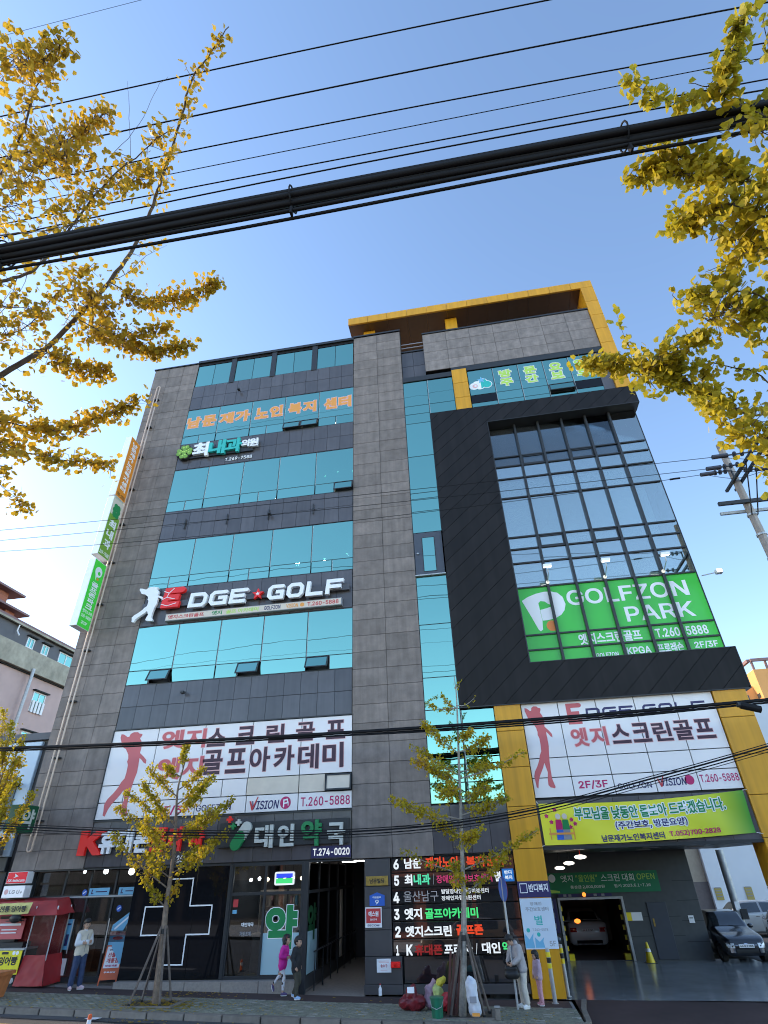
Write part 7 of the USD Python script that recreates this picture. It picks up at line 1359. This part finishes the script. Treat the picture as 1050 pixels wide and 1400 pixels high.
    if pose_hair == 'bob': hb += [manifold3d.Manifold.batch_hull([sph(P(-.034, .034, .0), .034*hs), sph(P(-.034, -.034, .0), .034*hs), sph(P(-.036, .036, -.055), .026*hs), sph(P(-.036, -.036, -.055), .026*hs), sph(P(-.05, 0, -.05), .024*hs)]), manifold3d.Manifold.batch_hull([sph(P(-.004, .05, .01), .016*hs), sph(P(-.012, .05, -.05), .014*hs), sph(P(-.04, .045, -.05), .02*hs)]), manifold3d.Manifold.batch_hull([sph(P(-.004, -.05, .01), .016*hs), sph(P(-.012, -.05, -.05), .014*hs), sph(P(-.04, -.045, -.05), .02*hs)])]
    else: hb += [bone(P(-.04, 0, -.01), .036*hs, P(-.04, 0, -.03), .026*hs)]
    hm = blob(hb, .012, 5); rel = hm.vertices-hd; fz = rel@fwd; uz = rel@upv; keep = ~((fz > .022*hs) & (uz < .040*hs)); hm.vertices[~keep] -= fwd*.030*hs
    nn_ = meshkit.fbm(hm.vertices*38, 3); hm.vertices += (hm.vertices-hd)/np.linalg.norm(hm.vertices-hd, axis=1, keepdims=True)*((nn_-.5)*.016*hs)[:, None]
    obj('hair', hm, 'hair_black', t, smooth=True)
    if band: a = np.linspace(-.9*math.pi/2*1.05, .9*math.pi/2*1.05, 12); obj('hair_band', tube([P(.012, math.sin(q)*.064, .024+math.cos(q)*.058) for q in a], .006*hs, 6), band, t, smooth=True)
    for s in (-1, 1):
        obj('eye', ball(P(.049, s*.019, .004), .0062*hs, 1), 'eye_dark', t, smooth=True); obj('eyebrow', rod(P(.052, s*.012, .017), P(.047, s*.027, .017), .0028*hs, 5), 'hair_black', t)
    obj('mouth', rod(P(.050, -.012, -.036), P(.050, .012, -.036), .0038*hs, 5), 'lip', t)
    if hood: obj('hood', blob([bone(g['neck']+vec(-.035, .0, .02)*u, .058*u, g['neck']+vec(-.05, .0, -.03)*u, .052*u)], .02), hood, t, smooth=True)
    return t
base = dict(head=(0, 0, .935), neck=(-.006, 0, .845), chest=(0, 0, .74), pelvis=(0, 0, .53), shL=(0, .10, .805), shR=(0, -.10, .805), hipL=(0, .05, .52), hipR=(0, -.05, .52))
# man with folded arms, turned to the right
Jm = dict(base, elL=(.02, .145, .655), elR=(.03, -.145, .655), wrL=(.125, -.01, .665), wrR=(.13, .02, .69), hdL=(.1, -1, .1), hdR=(.1, 1, -.1), pnL=(-1, 0, 0), pnR=(-1, 0, 0), knL=(.03, .06, .285), knR=(-.01, -.06, .285), anL=(.045, .07, .045), anR=(-.03, -.065, .045), ftL=(.085, .03, -.018), ftR=(.085, -.03, -.018), face=(1, -.25, -.28), cuff=.047, leg=1.18, curl=.9)
person('adult with folded arms in a cream vest over white sleeves and wide jeans', (-12.769,-0.656,0.231)[:2]+((-12.769,-0.656,0.231)[2]+.012,), -25, 1.67, Jm, 'knit_white', 'denim_navy', 'shoe_pink', 'hair_black', vest='vest_cream', topr=1.12)
# girl running to the right
Jg = dict(base, head=(.05, 0, .93), neck=(.02, 0, .84), chest=(.01, 0, .735), pelvis=(-.03, 0, .53), shL=(.01, .095, .80), shR=(.01, -.095, .80), hipL=(-.03, .05, .52), hipR=(-.03, -.05, .52), elL=(-.06, .14, .665), elR=(-.03, -.14, .66), wrL=(.07, .11, .635), wrR=(.085, -.10, .645), knL=(-.10, .055, .30), anL=(-.235, .06, .165), ftL=(.025, 0, -.09), knR=(.045, -.055, .285), anR=(.03, -.055, .045), ftR=(.09, 0, -.018), face=(1, 0, -.05), cuff=.024, leg=.86, hs=1.22)
gk = (-6.329,-0.358,0.061); person('child in a magenta jacket and spotted white leggings stepping to the right', (gk[0], -.55, gz(gk[0])+.012), 0, 1.33, Jg, 'jacket_pink', 'legging_spots', 'shoe_purple', 'hair_black', 'bob', topr=1.22, band='band_red', coat_len=(-.02, 0, .50), group=None)
Jb = dict(base, head=(.03, 0, .925), neck=(.01, 0, .835), chest=(0, 0, .735), elL=(-.02, .15, .665), elR=(-.03, -.15, .665), wrL=(.02, .145, .535), wrR=(.05, -.14, .53), knL=(.06, .055, .29), anL=(-.075, .06, .075), ftL=(.085, 0, -.045), knR=(.05, -.055, .285), anR=(.045, -.055, .045), ftR=(.09, 0, -.018), face=(1, -.15, -.1), cuff=.042, leg=1.1, hs=1.2)
bk = (-5.798,-1.017,0.047); person('child in a black jacket and olive trousers walking beside the magenta jacket', (bk[0], bk[1], gz(bk[0])+.012), -8, 1.34, Jb, 'jacket_black', 'trouser_olive', 'shoe_blue', 'hair_black', topr=1.22, coat_len=(0, 0, .49))
# adult bending over a bag, child beside
Jw = dict(base, head=(.17, 0, .885), neck=(.10, 0, .82), chest=(.05, 0, .73), shL=(.07, .10, .785), shR=(.07, -.10, .785), elL=(.10, .13, .655), elR=(.12, -.13, .655), wrL=(.20, .07, .59), wrR=(.21, -.06, .60), knL=(.03, .06, .285), knR=(-.01, -.06, .285), anL=(.0, .07, .045), anR=(-.02, -.065, .045), ftL=(.088, .01, -.018), ftR=(.088, -.01, -.018), face=(.75, 0, -.66), headup=(.6, 0, .8), cuff=.048, leg=1.22, curl=1.0)
wk = (0.42, -1.35); person('adult in a grey padded jacket and cream trousers bending over a black bag', (wk[0], wk[1], gz(wk[0])+.012), 215, 1.55, Jw, 'puffer_grey', 'trouser_cream', 'sole_white', 'hair_black', topr=1.30, hood='puffer_grey', coat_len=(.01, 0, .52))
a = math.radians(215); hp = (wk[0]+.30*math.cos(a), wk[1]+.30*math.sin(a), .92)
t = thing('shoulder_bag', 'soft black bag held open by the bending adult', 'bag', (hp[0], hp[1], .58)); obj('bag_body', blob([bone((-.10, 0, .02), .10, (.10, 0, .02), .10), bone((-.11, 0, .14), .07, (.11, 0, .14), .07)], .02), 'bag_black', t, smooth=True); obj('strap', tube([(-.12, 0, .18), (-.07, .03, .27), (.07, .03, .27), (.12, 0, .18)], .012, 6), 'bag_black', t)
Jc = dict(base, head=(.02, 0, .92), neck=(.0, 0, .83), elL=(.02, .14, .66), elR=(.02, -.14, .66), wrL=(.07, .12, .55), wrR=(.07, -.12, .55), knL=(.01, .055, .285), knR=(.0, -.055, .285), anL=(.0, .06, .045), anR=(-.01, -.06, .045), ftL=(.085, .01, -.018), ftR=(.085, -.01, -.018), hs=1.2, cuff=.04, face=(1, 0, -.2))
person('child in lilac coat and pink trousers standing close behind the bending adult', (.86, -.98, gz(.86)+.012), 200, 1.10, Jc, 'coat_lilac', 'trouser_pink', 'shoe_rose', 'hair_black', 'bob', topr=1.2, hood='coat_lilac')
# ---------------------------------------------------------------- street things
plain('tarp_red', (.34, .016, .018), .5, noise=.15, nscale=3); plain('cart_dark', (.03, .03, .03), .6); plain('sheet_yellow', (.72, .62, .01), .5, noise=.05); plain('sheet_lemon', (.66, .60, .22), .6); plain('wood_orange', (.42, .14, .045), .6, noise=.2); plain('board_orange', (.62, .12, .04), .5)
t = thing('food_stall', 'red tarpaulin covered snack stall with clear plastic sides in front of the left shop', 'stall'); SX0, SX1, SY0, SY1 = -17.4, -14.10, -.42, .26; g0 = gz(-15.5)
def rumple(m, amp, fr, seed):
    v = m.vertices.copy(); nn = np.stack([meshkit.fbm(v*fr+k*7.3, 3, seed) for k in range(3)], -1)-.5; return tm(v+nn*amp, m.faces)
def gridsheet(p00, p10, p11, p01, nu=16, nv=12):
    p00, p10, p11, p01 = map(np.array, (p00, p10, p11, p01)); v, f = [], []
    for j in range(nv+1):
        for i in range(nu+1): a, b = i/nu, j/nv; v.append((1-b)*((1-a)*p00+a*p10)+b*((1-a)*p01+a*p11))
    for j in range(nv):
        for i in range(nu): q = j*(nu+1)+i; f += [(q, q+1, q+nu+2), (q, q+nu+2, q+nu+1)]
    return tm(v, f)
ct, cb2 = 2.52, 2.06
obj('canopy', rumple(cat([gridsheet((SX0, SY0-.12, cb2), (SX1+.1, SY0-.12, cb2), (SX1-.15, SY0+.1, ct-.08), (SX0, SY0+.1, ct-.08)), gridsheet((SX0, SY0+.1, ct-.08), (SX1-.15, SY0+.1, ct-.08), (SX1-.15, SY1, ct), (SX0, SY1, ct)), gridsheet((SX1+.1, SY0-.12, cb2), (SX1+.1, SY1+.1, cb2+.02), (SX1-.15, SY1, ct), (SX1-.15, SY0+.1, ct-.08))]), .055, 3.0, 3), 'tarp_red', t, smooth=True)
obj('side_curtain', rumple(gridsheet((SX1+.22, SY0-.16, g0+.02), (SX1+.16, SY1+.15, g0+.02), (SX1+.04, SY1, 1.05), (SX1-.02, SY0-.02, 1.05)), .06, 3.2, 5), 'tarp_red', t, smooth=True)
obj('front_curtain', rumple(gridsheet((SX1-.80, SY0-.16, g0+.02), (SX1+.20, SY0-.15, g0+.02), (SX1, SY0-.03, 1.05), (SX1-.74, SY0-.04, 1.05)), .06, 3.2, 6), 'tarp_red', t, smooth=True)
obj('clear_side', rumple(gridsheet((SX1, SY0-.02, 1.05), (SX1+.04, SY1, 1.05), (SX1+.02, SY1, 2.1), (SX1, SY0-.02, 2.1)), .03, 3, 7), 'plastic_clear', t, smooth=True)
obj('clear_front', rumple(gridsheet((SX1-.74, SY0-.04, 1.05), (SX1, SY0-.03, 1.05), (SX1, SY0-.03, 2.1), (SX1-.74, SY0-.04, 2.1)), .03, 3, 8), 'plastic_clear', t, smooth=True)
for x, y in ((SX1-.76, SY0), (SX1, SY0+.01), (SX1, SY1), (SX0, SY0), (SX0, SY1)): obj('frame_post', rod((x, y, g0), (x, y, 2.3), .02), 'white_paint', t)
obj('back_curtain', gridsheet((SX0, SY1, g0+.3), (SX1, SY1, g0+.3), (SX1, SY1, 2.3), (SX0, SY1, 2.3), 2, 2), 'tarp_red', t); 
obj('cart_body', bx(SX0, SX1-.80, SY0+.02, SY1-.1, g0+.28, 1.18), 'cart_dark', t); obj('counter_top', bx(SX0, SX1-.78, SY0-.05, SY1-.1, 1.18, 1.23), 'galvanised', t); obj('griddle', bx(-15.9, -15.1, SY0+.1, SY1-.2, 1.23, 1.36), 'bumper_black', t)
obj('wheel', rod((SX1-.92, SY0-.09, g0+.15), (SX1-.92, SY0-.03, g0+.15), .15, 20), 'tyre', t); obj('wheel_hub', rod((SX1-.92, SY0-.105, g0+.15), (SX1-.92, SY0-.05, g0+.15), .07, 14), 'galvanised', t)
obj('menu_frame', bx(-16.2, -15.22, SY0+.1, SY0+.12, 1.45, 1.98), 'print_rose', t); obj('menu_print', [bx(-16.1, -15.35, SY0+.09, SY0+.099, 1.8, 1.86), bx(-16.0, -15.45, SY0+.09, SY0+.099, 1.68, 1.71), bx(-16.0, -15.45, SY0+.09, SY0+.099, 1.6, 1.63)], 'print_white', t)
yq = SY0-.16
obj('top_banner', rumple(gridsheet((-16.15, yq-.03, 2.10), (-14.98, yq-.03, 2.12), (-14.88, yq-.06, 2.42), (-16.3, yq-.06, 2.40)), .03, 4, 9), 'sheet_lemon', t, smooth=True); letters(t, '전통 잉어빵', (-16.0, -15.05, 2.17, 2.34), yq-.085, .003, 'print_black', .03)
obj('yellow_sign', bx(-16.4, -14.87, yq+.02, yq+.04, g0+.30, 1.18), 'sheet_yellow', t); letters(t, '황금 잉어빵', (-16.1, -14.97, g0+.52, g0+.74), yq+.02, .003, 'print_black', .04, slant=4); letters(t, '크림 팥 슈크림', (-16.1, -14.97, g0+.36, g0+.43), yq+.02, .003, 'print_black', .02); obj('sign_stamp', bx(-15.55, -15.33, yq+.012, yq+.0195, 1.09, 1.15), 'print_black', t); obj('sign_disc', plate(Point(-15.02, 1.12).buffer(.05).union(Point(-15.14, 1.12).buffer(.05)), yq+.02, .003), 'print_white', t)
t = thing('black_cap', 'round black cap hanging under the yellow strip of the stall', 'cap', (-15.45, SY0-.1, 2.0)); obj('crown', ball((0, 0, 0), .17, 2, (1.2, .7, .75)), 'bag_black', t, smooth=True); obj('brim', lathe([(0, -.05), (.27, -.07), (.27, -.06), (0, -.03)], 20), 'bag_black', t)
pg = (-14.03,-1.968,0.264); t = thing('planter', 'terracotta orange planter box at the bottom left corner', 'planter', (-14.55, -2.15, gz(-14.5)))
obj('box', [tm([(x*s, y*s, z) for z, s in ((0, .85), (.52, 1.0)) for x, y in ((-.55, -.3), (.55, -.3), (.55, .3), (-.55, .3))], [(0, 1, 5), (0, 5, 4), (1, 2, 6), (1, 6, 5), (2, 3, 7), (2, 7, 6), (3, 0, 4), (3, 4, 7)])], 'wood_orange', t); obj('rim', [bx(-.6, .6, -.34, -.27, .50, .58), bx(-.6, .6, .27, .34, .50, .58), bx(-.6, -.53, -.27, .27, .50, .58), bx(.53, .6, -.27, .27, .50, .58)], 'wood_orange', t); obj('soil', bx(-.52, .52, -.27, .27, .44, .50), 'earth', t)
# A-board in front of the phone shop and the board behind it
t = thing('a_board', 'orange framed white A-board with red Korean words before the phone shop', 'sign', (-12.22, .16, gz(-12.2)), 12)
def leanx(m, a): v = m.vertices.copy(); v[:, 1] += v[:, 2]*math.tan(math.radians(a)); return tm(v, m.faces)
def frame(w, h): return cat([bx(-w, -w+.035, -.015, .015, 0, h), bx(w-.035, w, -.015, .015, 0, h), bx(-w+.035, w-.035, -.015, .015, h-.035, h), bx(-w+.035, w-.035, -.015, .015, .14, .175)])
obj('front_frame', leanx(frame(.28, .98), 14), 'board_orange', t); fr = frame(.28, .98); v = leanx(fr, -14).vertices.copy(); v[:, 1] += .50; obj('rear_frame', tm(v, fr.faces), 'board_orange', t)
obj('front_sheet', leanx(bx(-.245, .245, -.008, .0, .42, .945), 14), 'print_white', t); obj('lower_sheet', leanx(bx(-.245, .245, -.008, .0, .175, .415), 14), 'board_orange', t)
for tx, z0, z1, c in (('선불폰', .68, .80, 'print_red'), ('개통점', .54, .66, 'print_red'), ('당일개통', .45, .50, 'print_magenta'), ('편의점', .84, .88, 'print_navy'), ('무료상담', .30, .34, 'print_white')): m_ = plate(words(tx, (-.18, .18, z0, z1), .03), -.010, .002); obj('lettering', leanx(m_, 14), c, t)
t = thing('poster_stand', 'pale blue poster stand with a red headline strip behind the A-board', 'sign', (-12.25, .30 + .0, gz(-12.2)+.06))
obj('sheet', leanx(bx(-.30, .32, -.01, .0, .45, 1.16), 4), 'print_skyblue', t); obj('headline', leanx(bx(-.31, .33, -.014, -.003, 1.17, 1.28), 4), 'print_pink', t); m_ = plate(words('휴대폰 개통', (-.26, .28, 1.19, 1.26), .03), -.016, .002); obj('lettering', leanx(m_, 4), 'print_red', t); obj('red_blob', leanx(plate(affinity.scale(Point(0, 1.10).buffer(.1), 1.8, .45), -.012, .002), 4), 'print_red', t); obj('leg', [rod((-.28, .02, 0), (-.28, .1, 1.2), .012), rod((.30, .02, 0), (.30, .1, 1.2), .012)], 'dark_metal', t)
# no parking sign
t = thing('no_parking_sign', 'round blue and red no parking sign seen edge on, on a thin pole', 'sign', (.22, -1.50, gz(.22)), 0)
obj('pole', rod((0, 0, 0), (-.02, 0, 2.78), .030, 10), 'galvanised', t, smooth=30); 
def disc(r0, r1, x, mt, nm): 
    m_ = lathe([(r0, 0), (r1, 0), (r1, .006), (r0, .006)], 28) if r0 else lathe([(0, 0), (r1, 0), (r1, .006), (0, .006)], 28); v = m_.vertices; R3 = trimesh.transformations.rotation_matrix(math.radians(112), [0, 0, 1])[:3, :3]; q = np.stack([v[:, 0], -v[:, 2]+x, v[:, 1]], 1)@R3.T + np.array([-.02, -.04, 2.52]); obj(nm, tm(q, m_.faces), mt, t)
disc(0, .29, 0, 'print_blue', 'sign_disc'); disc(.23, .29, -.007, 'print_red', 'sign_ring'); R3 = trimesh.transformations.rotation_matrix(math.radians(112), [0, 0, 1])[:3, :3]
b_ = bx(-.24, .24, -.012, -.007, -.03, .03); b_.apply_transform(trimesh.transformations.rotation_matrix(math.radians(-45), [0, 1, 0])); obj('sign_bar', tm(b_.vertices@R3.T+np.array([-.02, -.04, 2.52]), b_.faces), 'print_red', t)
# bollards by the left yellow column
for i, (x, y) in enumerate(((1.22, -.62), (1.66, .35))):
    t = thing('bollard', ('steel bollard with yellow and black bands in front of the left yellow column', 'steel bollard just behind the right edge of the left yellow column')[i], 'bollard', (x, y, gz(x))); obj('tube', lathe([(0, 0), (.055, 0), (.055, 1.12), (.05, 1.15), (0, 1.16)], 16), 'galvanised', t, smooth=30); obj('base', lathe([(0, 0), (.09, 0), (.09, .015), (0, .02)], 16), 'galvanised', t)
    for k, (z, mt) in enumerate(((.72, 'print_yellow'), (.84, 'print_black'), (.96, 'print_yellow'))): obj('band', lathe([(.055, z), (.059, z), (.059, z+.11), (.055, z+.11)], 16), mt, t)
# bags of rubbish round the right tree
def sack(name, label, x, y, bones, mt, amp=.05, seed=1, fr=9, extra=None):
    t = thing(name, label, 'bag', (x, y, gz(x)+.005)); m_ = rumple(blob(bones, .025, 4), amp, fr, seed); m_.vertices[:, 2] = np.maximum(m_.vertices[:, 2], 0); obj('sack', m_, mt, t, smooth=True)
    if extra: extra(t)
    return t
plain('bag_maroon', (.16, .012, .018), .35, noise=.2); plain('bag_pinkish', (.42, .26, .32), .5, noise=.2); plain('bag_lime', (.42, .50, .16), .5, noise=.2); plain('bag_red', (.35, .02, .03), .4, noise=.2); plain('bag_white', (.60, .62, .68), .45, noise=.12); plain('bag_yellow', (.62, .52, .05), .5); plain('bucket_green', (.01, .13, .07), .4); plain('plastic_teal', (.12, .40, .42), .4)
sack('rubbish_bag', 'large dark maroon rubbish bag, leftmost of the heap by the tree', -2.42, -1.95, [bone((-.16, 0, .16), .16, (.18, 0, .16), .17), bone((0, 0, .3), .16, (.03, 0, .44), .08)], 'bag_maroon', .10, 1, 7, lambda t: obj('paper_label', bx(-.09, .09, -.19, -.17, .36, .48), 'print_white', t))
sack('rubbish_bag', 'dusty pink rubbish bag between the maroon and the lime ones', -1.98, -1.80, [bone((0, 0, .15), .15, (.0, 0, .38), .13), bone((.08, 0, .4), .10, (.12, 0, .55), .06)], 'bag_pinkish', .08, 2)
sack('rubbish_bag', 'lime green rubbish bag with a yellow tied top', -1.74, -1.95, [bone((0, 0, .16), .15, (0, 0, .42), .12)], 'bag_lime', .08, 3, 9, lambda t: obj('tied_top', rumple(blob([bone((.06, 0, .55), .09, (.16, 0, .62), .06)], .02, 3), .05, 12, 4), 'bag_yellow', t, smooth=True))
sack('rubbish_bag', 'bright red rubbish bag low behind the green bucket', -1.55, -2.05, [bone((-.1, 0, .15), .14, (.12, 0, .16), .13), bone((0, 0, .25), .12, (.05, 0, .34), .07)], 'bag_red', .08, 5)
sack('rubbish_bag', 'tall white printed rubbish bag leaning by the tree trunk', -.82, -2.62, [bone((0, 0, .15), .15, (-.04, 0, .62), .14), bone((-.05, 0, .62), .13, (-.07, 0, .74), .05)], 'bag_white', .07, 6, 8, lambda t: [obj('print_text', [bx(-.09, .07, -.185, -.165, .30, .42)], 'print_grey', t), obj('bag_tape', bx(-.06, .12, -.18, -.16, .06, .12), 'print_orange', t)])
t = thing('green_bucket', 'green plastic bucket with a lid in front of the bags', 'bucket', (-1.72, -2.66, gz(-1.7))); obj('bucket_wall', lathe([(0, .01), (.125, .01), (.155, .36), (.16, .36), (.13, 0), (0, 0)], 24), 'bucket_green', t, smooth=30); obj('lid', lathe([(0, .40), (.10, .40), (.172, .385), (.172, .362), (0, .362)], 24), 'bucket_green', t, smooth=30); obj('handle', tube([(-.16, 0, .33), (-.12, -.14, .22), (.0, -.18, .18), (.12, -.14, .22), (.16, 0, .33)], .007, 5), 'galvanised', t)
t = thing('plank_bundle', 'bundle of dark brown planks leaning on the right young tree', 'planks', (-1.36, -2.30, gz(-1.3)))
for k in range(4): m_ = bx(-.03, .03, -.02, .02, 0, 1.25-.06*k); m_.apply_transform(trimesh.transformations.rotation_matrix(math.radians(8+1.5*k), [0, 1, 0])); m_.apply_translation((-.13+.065*k, -.03*(k % 2), 0)); obj('plank', m_, 'plank_brown', t) if 'plank_brown' in MATS else (plain('plank_brown', (.07, .022, .015), .6, var=.2, noise=.2), obj('plank', m_, 'plank_brown', t))
t = thing('teal_tub', 'teal and black plastic tub behind the right young tree', 'tub', (-1.02, -1.85, gz(-1))); obj('tub', lathe([(0, 0), (.15, 0), (.18, .4), (.17, .4), (.14, .02), (0, .02)], 20), 'bag_black', t, smooth=30); obj('liner', rumple(ball((0, 0, .45), .16, 3, (1, 1, .6)), .05, 9, 3), 'plastic_teal', t, smooth=True)
t = thing('stub_post', 'short pale concrete stub at the kerb right of the tree pit', 'post', (-.28, -2.72, gz(-.3))); obj('block', cbx(-.06, .06, -.06, .06, 0, .22, .012), 'kerb_stone', t); obj('cap', cbx(-.065, .065, -.065, .065, .22, .25, .01), 'concrete', t)
# lane posts at the very bottom
for i, (px, lab) in enumerate((((-9.62, -4.62), 'orange and white lane post at the bottom edge, the taller one at left'), ((-4.02, -4.62), 'orange tip of a lane post at the bottom edge in the middle'))):
    x, y = px; z = gz(x)-DROP; h = (.34, .26)[i]; t = thing('lane_post', lab, 'post', (x, y, z)); obj('post', lathe([(0, 0), (.045, 0), (.045, h-.03), (.03, h), (0, h+.005)], 16), 'post_orange', t, smooth=30) if 'post_orange' in MATS else (plain('post_orange', (.68, .10, .02), .5), obj('post', lathe([(0, 0), (.045, 0), (.045, h-.03), (.03, h), (0, h+.005)], 16), 'post_orange', t, smooth=30)); obj('white_band', lathe([(.045, h-.17), (.048, h-.17), (.048, h-.09), (.045, h-.09)], 16), 'print_white', t); obj('foot', lathe([(0, 0), (.11, 0), (.10, .03), (0, .03)], 16), 'bumper_black', t)
t = thing('paper_scrap', 'crumpled white paper scrap lying in the gutter at left', 'litter', (-10.35, -3.35, gz(-10.35)-DROP+.02)); obj('paper', rumple(gridsheet((-.2, -.08, .01), (.18, -.1, .01), (.22, .1, .01), (-.16, .08, .01), 6, 4), .05, 7, 3), 'print_white', t, smooth=True)
